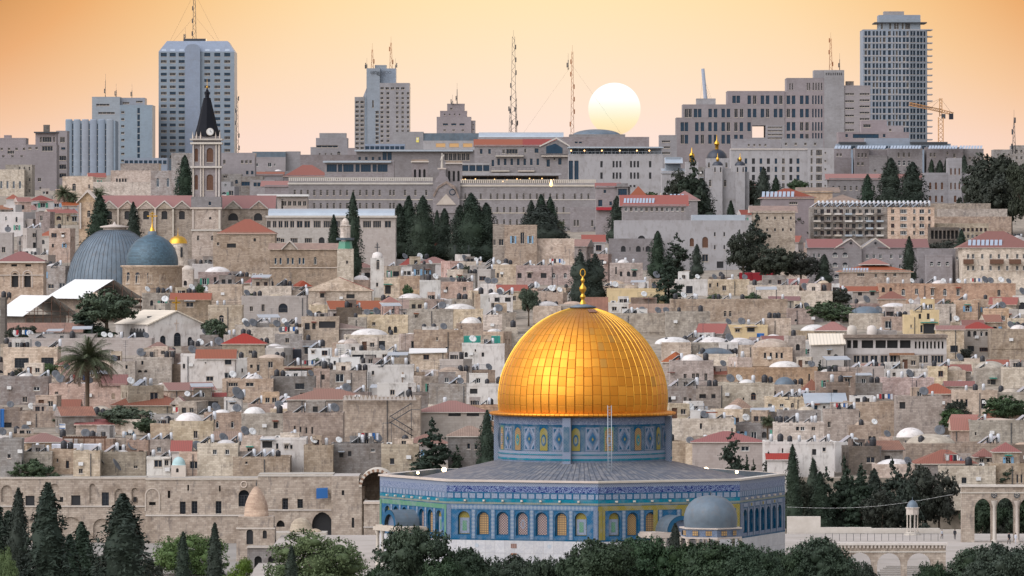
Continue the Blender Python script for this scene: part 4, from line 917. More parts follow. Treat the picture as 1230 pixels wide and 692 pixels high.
# drum-domed roof lantern on the court roofs
t, hw, hh, s_ = wthing(205.5, 223, 559, YW + 2, 4.0, 2.2, 'roof_lantern', 'little stone lantern with a pale turquoise dome on the court roof', 'lantern', 'coping', [(213, 565, 3.2, 5, 'r', 'k')])
mb = MB(); mb.lathe([(1.12, 0)] + dome_prof(1.05, 1.3, 7, 0, .02), 16, 0, 1.1); o = mb.build('dome', 'tin', t, (0, 0, hh)); o.data.materials[0] = MT['domegreen'] if 'domegreen' in MT else MT['tin']
# ---------------- right side of the esplanade
mb = MB(); x0, x1 = (945 - CX) * S(886), (1160 - CX) * S(886)
for a, b, zt in ((945, 985, 3.6), (985, 1046, 1.3), (1046, 1128, 1.1), (1128, 1160, .8)): mb.box((a - CX) * S(886), 884.5, -6, (b - CX) * S(886) - .004, 885.5, -2.5 + zt * .7, 0)
tag(mb.build('low_wall', ['coping']), 'low pale stone wall closing the esplanade under the dark evergreens', 'wall')
def arcade(name, label, px0, px1, pyt, Y, zb, ops, depth=1.3, rops=()):
    s_ = S(Y); x0, x1 = (px0 - CX) * s_, (px1 - CX) * s_; zt = H - (pyt - CY) * s_; t = thing(name, label, 'arcade', ((x0 + x1) / 2, Y, zb)); hw = (x1 - x0) / 2; hh = zt - zb; mb = MB()
    o = [((q[0] - px0 - q[2] / 2) * s_, .01, q[2] * s_, zl(q[1], s_, zb), q[3]) for q in ops]
    facade(mb, (-hw, 0, 0), (1, 0), 2 * hw, hh, o, 0, 1, depth); facade(mb, (hw, depth, 0), (-1, 0), 2 * hw, hh, [(2 * hw - a - c, b, c, d, e) for a, b, c, d, e in o], 0, 1, .02)
    mb.quad((-hw, depth, 0), (-hw, 0, 0), (-hw, 0, hh), (-hw, depth, hh)); mb.quad((hw, 0, 0), (hw, depth, 0), (hw, depth, hh), (hw, 0, hh)); mb.quad((-hw, 0, hh), (hw, 0, hh), (hw, depth, hh), (-hw, depth, hh)); mb.build('arches', ['courtstone', 'courtstone'], t)
    for z, d, h_ in ((hh, .25, .28), (hh - .9, .12, .15)): m1 = MB(); m1.box(-hw - d, -d, z, hw + d, depth + d, z + h_); m1.build('cornice', 'coping', t)
    return t, hw, hh, s_
t, hw, hh, s_ = arcade('stairs_arcade', 'low arcade of pointed arches over the stairs at the bottom right', 1008, 1136, 655, 745, -2.5, [(1033, 664, 28, 'r'), (1068, 664.5, 29, 'r'), (1104, 664.5, 29, 'r')])
m1 = MB()
for i in range(28): x = -hw + (i + .5) * 2 * hw / 28; m1.box(x - .12, -.2, hh - .38, x + .12, -.004, hh - .004)
m1.build('brackets', 'coping', t)
t, hw, hh, s_ = arcade('grand_arcade', 'tall stone arcade with round rosettes at the right edge', 1155, 1262, 585, 858, -2.5, [(1180.5, 599, 20, 'p'), (1207.5, 598, 21, 'p'), (1235, 598, 21, 'p')], 1.6)
for px, sw in ((1194, 1.1), (1221.3, 1.1)):
    mb = MB(); mb.lathe([(.42, -.5 * 0), (.42, .3), (.25, .4), (.22, 5.2), (.40, 5.6), (.48, 6.0)], 12); mb.build('column', 'coping', t, ((px - 1208.5) * s_, -.1 - .3, 0))
    mb = MB()
    mb.lathe([(.46, 0), (.46, .08)], 16)
    for i in range(6): a = pi / 3 * i; mb.poly([(.42 * cos(a), .42 * sin(a), .06), (.2 * cos(a + .5), .2 * sin(a + .5), .06), (.1 * cos(a), .1 * sin(a), .06)])
    mb.poly([(.46 * cos(2 * pi * i / 16), .46 * sin(2 * pi * i / 16), .04) for i in range(16)], 1); o = mb.build('rosette', ['coping', 'steel'], t, ((px - 1208.5) * s_, -.01, zl(594.5, s_, -2.5))); o.rotation_euler.x = radians(90)
# pavilion
Yp = 880; s_ = S(Yp); x, y, _ = P(1096, 305, Yp); zt = H - (598 - CY) * s_
t = thing('stone_pavilion', 'slim open stone pavilion with a small blue grey dome on the esplanade edge', 'pavilion', (x, y, -2.5)); hh = zt + 2.5
mb = MB(); mb.lathe([(1.25, 0), (1.25, .25), (1.0, .25), (1.0, .5)], 8); mb.build('base', 'coping', t)
for i in range(8):
    a = 2 * pi * (i + .5) / 8; mb = MB(); mb.lathe([(.10, 0), (.07, .15), (.07, 2.3), (.12, 2.55)], 8); mb.build('column', 'coping', t, (.82 * cos(a), .82 * sin(a), .5))
mb = MB(); mb.lathe([(.72, 3.0), (.92, 3.0), (.92, 3.9), (1.05, 3.95), (1.05, 4.1), (.8, 4.1)], 8, sm=False); mb.build('cornice', 'coping', t); mb = MB(); mb.lathe([(.86, 4.1)] + dome_prof(.84, .95, 7, .1, 4.12), 14); mb.cyl(0, 0, 5.0, 5.6, .04, .02, 6); mb.build('dome', 'leadring', t)
# people on the esplanade
def person(px, py, Y, hgt, label, top, bot, lean=0, step=.25, kneel=False, zb=-2.5):
    x = (px - CX) * S(Y); k = hgt / 1.75
    V_ = [(0, 0, .95), (0, 0, 1.18), (0, 0, 1.40), (0, .0, 1.50), (0, -.01, 1.58), (0, -.01, 1.68), (.10, 0, .90), (.11, -step * .5, .48), (.11, -step * .3, .06), (.11, -step * .3 - .14, .03), (-.10, 0, .90), (-.11, step * .4, .50), (-.11, step * .8, .08), (-.11, step * .8 - .13, .03),
          (.19, 0, 1.40), (.24, .03, 1.12), (.24, -.08, .88), (.24, -.12, .78), (-.19, 0, 1.40), (-.24, .0, 1.12), (-.22, -.1, .90), (-.22, -.14, .80)]
    E_ = [(0, 1), (1, 2), (2, 3), (3, 4), (4, 5), (0, 6), (6, 7), (7, 8), (8, 9), (0, 10), (10, 11), (11, 12), (12, 13), (2, 14), (14, 15), (15, 16), (16, 17), (2, 18), (18, 19), (19, 20), (20, 21)]
    RD = [.15, .14, .15, .06, .09, .075, .095, .07, .045, .035, .095, .07, .045, .035, .065, .05, .035, .03, .065, .05, .035, .03]
    me = bpy.data.meshes.new('person'); me.from_pydata([(a * k, b * k, c * k) for a, b, c in V_], E_, []); o = bpy.data.objects.new('person', me); col.objects.link(o)
    for q in (bot, top, 'skin'): me.materials.append(MT[q])
    md_ = o.modifiers.new('s', 'SKIN'); [setattr(me.skin_vertices[0].data[i], 'radius', (r * k, r * k)) for i, r in enumerate(RD)]
    me.skin_vertices[0].data[0].use_root = True
    sb = o.modifiers.new('b', 'SUBSURF'); sb.levels = sb.render_levels = 1
    dg = bpy.context.evaluated_depsgraph_get(); ev = o.evaluated_get(dg); nm = bpy.data.meshes.new_from_object(ev); o.modifiers.clear(); o.data = nm
    nm.materials.clear(); [nm.materials.append(MT[q]) for q in (bot, top, 'skin')]
    for f in nm.polygons:
        c = f.center; f.material_index = 2 if (c.z > 1.5 * k or (abs(c.x) > .17 * k and c.z < .9 * k)) else (1 if c.z > .95 * k else 0); f.use_smooth = True
    o.location = (x, Y, zb); o.rotation_euler.z = R.uniform(-.8, .8) + lean; tag(o, label, 'person', 'people on the esplanade')
    hb = MB(); hb.lathe([(.09 * k, 1.60 * k), (.10 * k, 1.68 * k), (.06 * k, 1.76 * k), (.01, 1.78 * k)], 10); hb.build('hair', 'hair', o)
for a in ((1131.5, 0, 868, 1.35, 'small figure in pale clothes standing alone on the esplanade, leftmost of the walkers', 'cloth_pale', 'cloth_dark'), (1147, 0, 866, 1.55, 'dark dressed person walking alone, second walker from the left', 'cloth_dark', 'cloth_dark'),
          (1157, 0, 862, 1.85, 'taller dark dressed person of the pair left of the tall arcade', 'cloth_dark', 'cloth_dark'), (1162, 0, 861, 1.7, 'dark dressed person on the right of the pair by the tall arcade', 'cloth_dark', 'cloth_dark'),
          (1212, 0, 852, 1.7, 'dark dressed person standing under the right arch of the tall arcade', 'cloth_dark', 'cloth_dark'), (1220, 0, 852, 1.6, 'person in pale clothes standing at the column of the tall arcade', 'cloth_pale', 'cloth_pale')): person(*a)
for px, lb in ((438, 'dark dressed person left of two others at the foot of the great vault'), (441, 'dark dressed person in the middle at the foot of the great vault'), (445, 'dark dressed person right of two others at the foot of the great vault')): person(px, 0, 868, 1.7, lb, 'cloth_dark', 'cloth_dark', zb=-6)
for k, px, yt, w_ in (('p1', 1185, 592, 60), ('p0', 1215, 588, 60), ('p2', 1240, 590, 60), ('d0', 1200, 600, 50)): tree(k, px, yt, 668, w_, Y=905)
# evergreens behind the esplanade wall, and garden trees round the shrine
for k, px, yt, yb, w_ in (('c1', 952, 533, 650, 19), ('c3', 977, 548, 650, 24), ('d0', 966, 575, 655, 50), ('f0', 1014, 545, 655, 40), ('f1', 1035, 556, 655, 44), ('f2', 993, 560, 655, 40), ('f0', 1072, 548, 655, 46), ('d1', 1100, 556, 655, 56), ('d0', 1128, 563, 655, 52), ('d2', 1060, 585, 655, 50), ('d1', 1010, 590, 655, 56), ('c1', 1050, 562, 655, 26), ('c3', 1024, 560, 655, 30), ('f1', 1092, 552, 655, 34), ('c1', 985, 566, 655, 24), ('f1', 1208, 545, 600, 24)):
    tree(k, px, yt, yb, w_, Y=915 + R.uniform(-8, 12) if px < 1200 else 940)
# ================================================================== buildings laid out from the photograph, each at its own distance
FOOT = []      # (px0, px1, ytop, ybot, Y, thing, roof z) of every building, for clutter and filler
def G(x0, x1, y0, y1, nx, ny, w_, h, st='n', k=None, drop=0, skip=()):
    """grid of openings in picture coordinates: first/last column centre, first/last row centre"""
    out = []
    for j in range(ny):
        for i in range(nx):
            if (i, j) in skip or (drop and R.random() < drop): continue
            out.append((x0 + (x1 - x0) * (i / max(1, nx - 1)), y0 + (y1 - y0) * (j / max(1, ny - 1)), w_, h, k, st if len(st) == 1 else R.choice(st)))
    return out
class Bd:
    def __init__(s, name, label, cat, pxc, Y, pyb, group=None, rz=0, sink=3.0):
        Bd.n = getattr(Bd, 'n', 0) + 1; Y += (Bd.n * .0617) % 1.3 - .6; s.Y, s.s, s.pxc = Y, S(Y), pxc; s.zb = min(H - (pyb - CY) * s.s - sink, GZ(Y) - 1.5 if Y > 936 else 99); s.t = thing(name, label, cat, ((pxc - CX) * s.s, Y, s.zb), rz, group); s.pyb = pyb
    def x(s, px): return (px - s.pxc) * s.s
    def z(s, py): return H - (py - CY) * s.s - s.zb
    def mass(s, px0, px1, py, py1=None, dy=0, depth=12, wm='farlime', ops=(), dp=.3, par_h=.4, name='wall', foot=True, **k):
        z0 = 0 if py1 is None else s.z(py1); f = [((q[0] - px0) * s.s, s.z(q[1] + q[3] / 2) - z0, q[2] * s.s, q[3] * s.s, q[4], q[5]) for q in ops]
        o = block(s.t, s.x(px0), s.x(px1), dy, dy + depth, z0, s.z(py), wm, f, dp=dp, par_h=par_h, name=name, **k)
        if foot: FOOT.append((px0, px1, py, py1 or s.pyb, s.Y + dy, s.t, s.z(py), depth))
        return o
    def roof(s, px0, px1, eave, ridge, kind=None, dy=0, depth=10, m='redtile', wm='farlime', ov=.35):
        mb = MB(); g = {'g': 'y', 'x': 'x'}.get(kind); hip(mb, s.x(px0), s.x(px1), dy, dy + depth, s.z(eave) + .004, s.z(ridge), ov, 0, g); o = mb.build('roof', [m, wm if g else 'coping', ], s.t)
        return o
    def box(s, px0, px1, py0, py1, m, dy=0, d=1, name='ledge'):
        mb = MB(); mb.box(s.x(px0), dy, s.z(py1), s.x(px1), dy + d, s.z(py0)); return mb.build(name, m, s.t)
    def poly(s, pts, m, dy=0, d=1, name='panel'):
        """extruded outline in picture coordinates"""
        mb = MB(); q = [(s.x(a), s.z(b)) for a, b in pts]
        ar = sum(q[i - 1][0] * q[i][1] - q[i][0] * q[i - 1][1] for i in range(len(q)))
        if ar < 0: q = q[::-1]
        mb.poly([(a, dy, b) for a, b in q]); mb.poly([(a, dy + d, b) for a, b in q[::-1]])
        for i in range(len(q)): a, b = q[i - 1], q[i]; mb.poly([(b[0], dy, b[1]), (a[0], dy, a[1]), (a[0], dy + d, a[1]), (b[0], dy + d, b[1])])
        return mb.build(name, m, s.t)
    def dome(s, px, base, rpx, top, m='domeplaster', dy=None, name='dome', pointed=0, n=20, ribs=0, drum=0, ry=1.0):
        mb = MB(); r = rpx * s.s; dy = r if dy is None else dy; pr = dome_prof(r, (base - top) * s.s, 9, pointed)
        if drum: pr = [(r * 1.0, -drum * s.s)] + pr
        mb.lathe(pr, n, 0, 0, ry=ry); o = mb.build(name, m, s.t, (s.x(px), dy, s.z(base)))
        if ribs:
            mb = MB()
            for i in range(ribs):
                a = 2 * pi * i / ribs
                for (r0, z0), (r1, z1) in zip(pr[:-1], pr[1:]): mb.tube((r0 * cos(a), r0 * sin(a), z0), (r1 * cos(a), r1 * sin(a), z1), r * .012, 3)
            mb.build('ribs', 'steel', o)
        return o
    def lathe(s, px, pts, m, dy=0, n=12, name='spire', sm=True):
        mb = MB(); mb.lathe([(r * s.s, s.z(y)) for y, r in pts], n, 0, 0, sm=sm); return mb.build(name, m, s.t, (s.x(px), dy, 0))
    def railing(s, px0, px1, py, h, m='steel', dy=0):
        mb = MB(); x0, x1 = s.x(px0), s.x(px1); z = s.z(py); n = max(2, int((x1 - x0) / 1.2)); mb.box(x0, dy, z + h - .06, x1, dy + .06, z + h)
        for i in range(n + 1): x = x0 + (x1 - x0) * i / n; mb.box(x - .03, dy + .005, z, x + .03, dy + .055, z + h - .065)
        mb.build('railing', m, s.t)
    def mast(s, px, py0, py1, w_=.5, m='steel', dy=3, name='antenna'):
        mb = MB(); z0, z1 = s.z(py0), s.z(py1); x = s.x(px); n = max(4, int((z1 - z0) / 1.6))
        for a in (-1, 1):
            for b in (-1, 1): mb.tube((x + a * w_, dy + b * w_, z0), (x + a * w_ * .4, dy + b * w_ * .4, z1), .10, 4)
        for i in range(n):
            q0, q1 = i / n, (i + 1) / n; a0, a1 = w_ * (1 - .6 * q0), w_ * (1 - .6 * q1); e = 1 if i % 2 else -1
            mb.tube((x - e * a0, dy - a0, z0 + (z1 - z0) * q0), (x + e * a1, dy - a1, z0 + (z1 - z0) * q1), .07, 3)
            if i % 3 == 1: zz = z0 + (z1 - z0) * q0; sd = R.choice((-1, 1)); mb.box(x + sd * (a0 + .1), dy - .2, zz, x + sd * (a0 + .5), dy + .2, zz + 1.8)
        mb.tube((x, dy, z1), (x, dy, z1 + 2.5), .05, 4); mb.build(name, m, s.t)
NB = 'newstone'
# ------------------------------------------------ skyline
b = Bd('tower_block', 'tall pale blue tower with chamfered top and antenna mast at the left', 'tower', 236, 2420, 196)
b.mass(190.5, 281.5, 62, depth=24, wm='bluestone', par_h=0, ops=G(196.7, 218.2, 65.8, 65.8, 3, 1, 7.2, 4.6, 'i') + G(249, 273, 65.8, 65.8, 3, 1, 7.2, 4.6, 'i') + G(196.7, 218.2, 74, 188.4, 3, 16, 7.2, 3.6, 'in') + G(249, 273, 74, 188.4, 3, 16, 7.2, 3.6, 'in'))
mb = MB(); x0, x1, a, c, z0, z1 = b.x(190.5), b.x(281.5), b.x(200), b.x(273), b.z(62), b.z(49)
Q0 = [(x0, 0, z0), (x1, 0, z0), (x1, 24, z0), (x0, 24, z0)]; Q1 = [(a, 3.5, z1), (c, 3.5, z1), (c, 21, z1), (a, 21, z1)]
for i in range(4): j = (i + 1) % 4; mb.quad(Q0[i], Q0[j], Q1[j], Q1[i])
mb.quad(*Q1); mb.build('roof', 'bluestone', b.t)
for px in (196.7, 207.3, 218.2, 249, 261.2, 273):
    mb = MB(); z0_, z1_ = b.z(61.4), b.z(58.8); k = 3.5 / (b.z(49) - b.z(62)); w_ = 2.9 * b.s
    mb.poly([(-w_, (z0_ - b.z(62)) * k - .06, z0_), (w_, (z0_ - b.z(62)) * k - .06, z0_), (w_ * .9, (z1_ - b.z(62)) * k - .06, z1_), (-w_ * .9, (z1_ - b.z(62)) * k - .06, z1_)]); mb.build('skylight', 'panel', b.t, (b.x(px), 0, 0))
b.poly([(222.5, 196), (222.5, 58), (225, 54.5), (229, 53), (234, 53), (238, 54.5), (240.5, 58), (240.5, 196)], 'bluestone', dy=-1.2, d=1.195, name='shaft')
b.mass(219, 246, 46.8, 49, dy=8, depth=6, wm='steel', foot=False, name='plant_room'); b.mast(232, 47, -14, .7, 'steel', 10); b.mast(221, 47, 40, .25, 'steel', 10)
for e in (-1, 1):
    mb = MB(); mb.tube((b.x(232), 11, b.z(-10)), (b.x(232 + e * 30), 11, b.z(49)), .03, 3); mb.tube((b.x(232), 11, b.z(18)), (b.x(232 + e * 26), 11, b.z(49)), .03, 3); mb.build('guy_wire', 'steel', b.t)
b = Bd('radio_mast', 'red and grey lattice mast just right of the chamfered tower', 'mast', 285, 2400, 200); b.mast(285, 200, 116, .6, 'steel', 0)
b = Bd('apartment_tower', 'stepped blue grey tower block behind the ribbed windowless block', 'tower', 142, 2400, 205)
b.mass(110.5, 144, 117.5, depth=20, wm='bluestone', ops=[(123.5, 126, 16, 2.4, None, 'n'), (128, 135.8, 20, 2.4, None, 'n'), (147, 131.5, 5, 3, None, 'n')] + G(146.6, 146.6, 143, 170, 1, 4, 4, 2.6)); b.mass(144, 173.5, 118.5, 127.5, dy=2, depth=14, wm='bluestone', ops=[(151, 123.6, 8, 2.2, None, 'n'), (167, 122, 8, 2.2, None, 'n')], foot=False)
b.mass(144, 183, 127.3, depth=20, wm='bluestone', ops=G(147.5, 147.5, 135, 193, 1, 8, 4, 2.6) + G(166.5, 166.5, 133, 196, 1, 9, 3, 6.6, 'i')); b.mast(139, 117, 108, .2); b.mast(126, 117, 96, .06); b.mast(158, 118, 108, .1)
b = Bd('ribbed_block', 'pale blue block of vertical concrete ribs and thin dark slits', 'building', 109, 2330, 213)
b.mass(79.3, 138.5, 145, depth=18, wm='bluestone', ops=G(87.2, 126.6, 152, 204, 5, 8, 1.5, 6.9, 'i'), par_h=0, dp=.8)
for i in range(6): mb = MB(); x0 = b.x(79.3 + i * 9.85); mb.lathe([(4.2 * b.s, 0), (4.2 * b.s, b.z(145)), (3.9 * b.s, b.z(143.3)), (.01, b.z(143.2))], 12, 0, 0, ry=.3); mb.build('rib', 'bluestone', b.t, (x0 + 3.5 * b.s, 0, 0))
b = Bd('twin_shaft_hotel', 'mid grey hotel tower with two antenna masts and a stepped white shaft', 'tower', 459, 2380, 185)
b.mass(426, 438, 116.5, depth=20, wm=NB, ops=G(429, 435, 123, 178, 2, 11, 4.2, 3.2, 'n'), par_h=0)
b.mass(438, 440.2, 116.5, depth=18, dy=.2, wm='bluestone', par_h=0, foot=False); b.mass(440.2, 456.2, 82, depth=18, dy=.4, wm='bluestone', ops=[(448, 125, 2, 9, None, 'n')] + G(453, 453, 135, 176, 1, 9, 4, 3.6), par_h=0)
b.poly([(436, 116.5), (440.2, 106), (440.2, 116.5)], 'bluestone', dy=.3, d=15); b.mass(456.2, 475.5, 82, 101, dy=2.5, depth=15, wm='bluestone', par_h=0, foot=False); b.mass(450, 464, 79, 82, dy=4, depth=8, wm='bluestone', foot=False, name='plant_room')
b.mass(456.2, 492, 99.7, depth=20, wm=NB, par_h=0, ops=G(459, 490, 106.3, 106.3, 6, 1, 4.2, 3.0, 'n') + G(458.8, 466, 112.3, 175, 2, 12, 3.6, 3.2) + G(477.2, 490.2, 112.3, 175, 3, 12, 3.0, 3.2))
b.mass(438, 440, 79, 82, dy=3, depth=2, wm='steel', foot=False, name='plant_room'); b.mast(447, 82, 59, .45, 'rust'); b.mast(469.5, 82, 51, .5, 'rust'); b.mast(440.5, 82, 77, .2); b.mast(475, 82, 77.5, .2)
def writing(body, parent, loc, size, m, name='sign', rz=0, ext=.05):
    cu = bpy.data.curves.new('lettering', 'FONT'); cu.body = body; cu.size = size; cu.extrude = ext; cu.align_x = 'CENTER'; o = bpy.data.objects.new('x', cu); col.objects.link(o)
    dg = bpy.context.evaluated_depsgraph_get(); me = bpy.data.meshes.new_from_object(o.evaluated_get(dg)); bpy.data.objects.remove(o); me.materials.clear(); me.materials.append(MT[m])
    q = bpy.data.objects.new(name, me); col.objects.link(q); q.parent = parent; q.location = loc; q.rotation_euler = (radians(90), 0, rz); return q
writing('LEONARDO', b.t, (b.x(457.5), .2 - .1, b.z(88.6)), 1.55, 'steel'); writing('PLAZA', b.t, (b.x(457.5), .2 - .1, b.z(90.6)), 1.1, 'steel')
b = Bd('stepped_building', 'pinkish stone building rising in stepped tiers like a ziggurat', 'building', 548, 2360, 178)
b.mass(524.5, 566, 141.6, depth=18, wm='farpink', ops=G(535, 555, 149.5, 149.5, 3, 1, 6, 2.4, 'i') + G(534, 556, 156.5, 156.5, 3, 1, 3, 2)); b.mass(528.5, 561, 134.2, 141.7, dy=2, depth=14, wm='farpink', foot=False, ops=G(534, 552, 137.5, 137.5, 4, 1, 1.5, 2)); b.mass(537, 558, 125.5, 134.3, dy=4, depth=10, wm='farpink', foot=False, ops=[(542, 130.5, 2.5, 2.5, None, 'n')])
b.mass(566, 571, 146, depth=16, dy=1, wm='farpink', foot=False, ops=G(568.5, 568.5, 150, 156, 1, 2, 2, 1.5)); b.mast(549, 125, 107, .12); b.mast(543.5, 125.5, 121, .3)
b = Bd('radio_mast', 'tallest thin lattice radio mast right of the stepped building', 'mast', 616.5, 2300, 175); b.mast(616.8, 172, 44, 1.15, 'steel', 0); b.mast(613, 172, 128, .6, 'steel', 0); b.mast(620, 172, 118, .35, 'steel', 0)
b = Bd('radio_mast', 'thin red and white lattice radio mast left of the setting sun', 'mast', 687.5, 2300, 175); b.mast(687.5, 172, 62, .62, 'rust', 0); b.mast(682.5, 84, 72, .15, 'steel', 0)
for e in (-1, 1): mb = MB(); mb.tube((b.x(687), 0, b.z(78)), (b.x(687 + e * 62), 0, b.z(165)), .02, 3); mb.build('guy_wire', 'steel', b.t)
b = Bd('small_tower_house', 'small two tier stone block with a satellite dish against the sky', 'building', 398, 2250, 195)
b.mass(379.5, 417.5, 167, depth=12, wm=NB, ops=[(393, 176, 26, 3, None, 'n'), (407, 184, 4, 4, 'r', 'n')] + G(384, 398, 185, 185, 3, 1, 2, 2)); b.mass(383.5, 415.5, 161, 167, dy=2, depth=8, wm=NB, foot=False); b.mass(373, 379.5, 178, depth=8, wm=NB); b.mass(417.5, 428, 179, depth=10, wm='farpink', ops=[(419, 186, 4, 4, None, 'n')])
b = Bd('dark_roof_house', 'low stone house with a long dark grey roof against the sky', 'building', 322, 2150, 205)
b.mass(300, 343, 190, depth=10, wm='farpink', ops=[(324, 198, 4.5, 5, None, 'w'), (309, 198, 3, 4, None, 'w'), (330, 198, 2, 3, None, 'w')]); b.mass(303, 343, 183.5, 190, dy=1, depth=9, wm='leadring', foot=False, name='roof'); b.mass(343, 360, 183, dy=3, depth=6, wm=NB)
# right complex
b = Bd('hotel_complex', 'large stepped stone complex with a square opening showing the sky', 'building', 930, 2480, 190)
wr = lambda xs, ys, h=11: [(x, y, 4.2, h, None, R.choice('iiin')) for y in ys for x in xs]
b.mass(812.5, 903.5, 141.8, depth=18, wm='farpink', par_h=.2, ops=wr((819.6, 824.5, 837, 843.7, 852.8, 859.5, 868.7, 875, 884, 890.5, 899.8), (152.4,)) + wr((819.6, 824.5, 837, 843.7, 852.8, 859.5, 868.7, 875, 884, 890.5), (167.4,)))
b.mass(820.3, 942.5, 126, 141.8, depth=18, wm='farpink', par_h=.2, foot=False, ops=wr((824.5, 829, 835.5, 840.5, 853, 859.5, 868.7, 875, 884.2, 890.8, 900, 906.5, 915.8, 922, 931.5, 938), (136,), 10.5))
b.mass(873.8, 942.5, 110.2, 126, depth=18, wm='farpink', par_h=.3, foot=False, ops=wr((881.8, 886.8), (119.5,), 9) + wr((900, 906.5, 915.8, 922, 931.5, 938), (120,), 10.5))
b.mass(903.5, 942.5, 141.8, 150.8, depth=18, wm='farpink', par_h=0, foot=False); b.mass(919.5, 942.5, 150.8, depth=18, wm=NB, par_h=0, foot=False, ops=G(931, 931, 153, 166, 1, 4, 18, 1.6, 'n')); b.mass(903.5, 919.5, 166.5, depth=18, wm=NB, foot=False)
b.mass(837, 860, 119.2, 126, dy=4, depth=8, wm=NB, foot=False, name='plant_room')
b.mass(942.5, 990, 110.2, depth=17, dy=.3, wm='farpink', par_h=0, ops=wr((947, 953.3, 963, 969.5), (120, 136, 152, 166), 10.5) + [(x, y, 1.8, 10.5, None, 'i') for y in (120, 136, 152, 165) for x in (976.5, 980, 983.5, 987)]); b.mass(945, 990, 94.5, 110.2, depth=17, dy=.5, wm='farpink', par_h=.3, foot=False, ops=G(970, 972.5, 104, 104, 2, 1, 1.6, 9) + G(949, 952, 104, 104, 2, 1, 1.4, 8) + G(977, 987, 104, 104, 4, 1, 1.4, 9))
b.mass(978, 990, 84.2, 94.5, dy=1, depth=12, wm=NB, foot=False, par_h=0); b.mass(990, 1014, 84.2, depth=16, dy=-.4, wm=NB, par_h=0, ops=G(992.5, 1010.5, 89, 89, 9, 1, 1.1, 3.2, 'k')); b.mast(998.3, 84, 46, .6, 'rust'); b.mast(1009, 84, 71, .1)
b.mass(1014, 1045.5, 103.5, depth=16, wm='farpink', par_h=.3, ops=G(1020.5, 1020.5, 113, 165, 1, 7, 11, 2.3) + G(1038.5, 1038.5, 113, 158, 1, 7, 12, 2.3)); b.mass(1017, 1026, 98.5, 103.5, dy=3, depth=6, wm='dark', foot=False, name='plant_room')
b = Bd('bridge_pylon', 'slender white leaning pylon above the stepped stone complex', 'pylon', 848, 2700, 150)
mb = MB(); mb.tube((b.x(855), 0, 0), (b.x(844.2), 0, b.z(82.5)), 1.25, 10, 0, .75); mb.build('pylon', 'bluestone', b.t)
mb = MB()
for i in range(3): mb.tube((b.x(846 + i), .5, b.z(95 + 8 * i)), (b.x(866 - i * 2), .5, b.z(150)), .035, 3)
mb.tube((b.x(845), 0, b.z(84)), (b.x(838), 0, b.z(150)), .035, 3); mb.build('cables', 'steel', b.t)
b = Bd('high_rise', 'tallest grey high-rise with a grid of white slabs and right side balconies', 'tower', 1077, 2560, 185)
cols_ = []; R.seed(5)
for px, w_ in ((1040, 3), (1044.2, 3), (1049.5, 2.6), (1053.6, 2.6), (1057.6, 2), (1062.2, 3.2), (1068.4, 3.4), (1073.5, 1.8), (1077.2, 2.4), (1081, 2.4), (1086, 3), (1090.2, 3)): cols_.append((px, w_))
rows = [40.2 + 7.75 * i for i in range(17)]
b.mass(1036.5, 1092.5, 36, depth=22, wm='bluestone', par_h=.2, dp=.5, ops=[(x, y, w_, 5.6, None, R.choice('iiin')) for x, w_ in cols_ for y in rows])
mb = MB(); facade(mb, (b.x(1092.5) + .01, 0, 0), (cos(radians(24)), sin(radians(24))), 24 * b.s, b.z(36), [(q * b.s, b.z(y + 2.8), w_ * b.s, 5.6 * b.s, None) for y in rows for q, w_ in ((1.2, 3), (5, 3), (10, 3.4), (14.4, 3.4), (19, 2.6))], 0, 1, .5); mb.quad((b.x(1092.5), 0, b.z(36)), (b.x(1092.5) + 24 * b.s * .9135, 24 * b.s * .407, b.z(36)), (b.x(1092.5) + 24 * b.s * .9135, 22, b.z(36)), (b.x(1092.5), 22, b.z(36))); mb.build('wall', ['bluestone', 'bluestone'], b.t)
put_windows(b.t, (b.x(1092.5) + .01, 0, 0), (cos(radians(24)), sin(radians(24))), [(q * b.s, b.z(y + 2.8), w_ * b.s, 5.6 * b.s, None, 'i') for y in rows for q, w_ in ((1.2, 3), (5, 3), (10, 3.4), (14.4, 3.4), (19, 2.6))], .5)
for i, y in enumerate(rows):
    b.box(1036.3, 1092.3, y + 3.2, y + 4.2, 'farpale', -.12, .115, 'slab'); b.box(1112.5, 1121, y + 2.6, y + 4, 'farpale', 3.8, 7, 'balcony')
b.mass(1056.5, 1106.5, 22.5, 36, dy=4, depth=14, wm='bluestone', par_h=0, foot=False, ops=[(x, 31, 2.4, 7.5, None, 'n') for x in (1060, 1070, 1076, 1079, 1085)] + [(1091, 31, 6, 7.5, None, 'n')]); b.mass(1056.5, 1106.5, 17.5, 22.5, dy=4.5, depth=13, wm='bluestone', par_h=0, foot=False); b.mass(1063, 1087, 13, 17.5, dy=6, depth=8, wm='newstone', par_h=0, foot=False, name='plant_room'); b.box(1051, 1114, 26.3, 27.6, 'steel', 2.5, 18, 'canopy'); b.box(1092, 1121, 34.8, 36, 'farpale', 3, 12, 'canopy')
b = Bd('tower_crane', 'orange tower crane beside the tall high-rise', 'crane', 1130, 2350, 172)
def truss(mb, p, q, w0, n, r=.09):
    p, q = Vector(p), Vector(q); d = (q - p); up = Vector((0, 0, 1)) if abs(d.normalized().z) < .8 else Vector((1, 0, 0)); c = d.cross(up).normalized(); e = c.cross(d).normalized(); K = [(c + e) * w0, (c - e) * w0, (-c - e) * w0, (-c + e) * w0]
    for k in K: mb.tube(p + k, q + k, r, 4)
    for i in range(n):
        for j in range(4): mb.tube(p + d * (i / n) + K[j], p + d * ((i + 1) / n) + K[(j + 1) % 4], r * .7, 3)
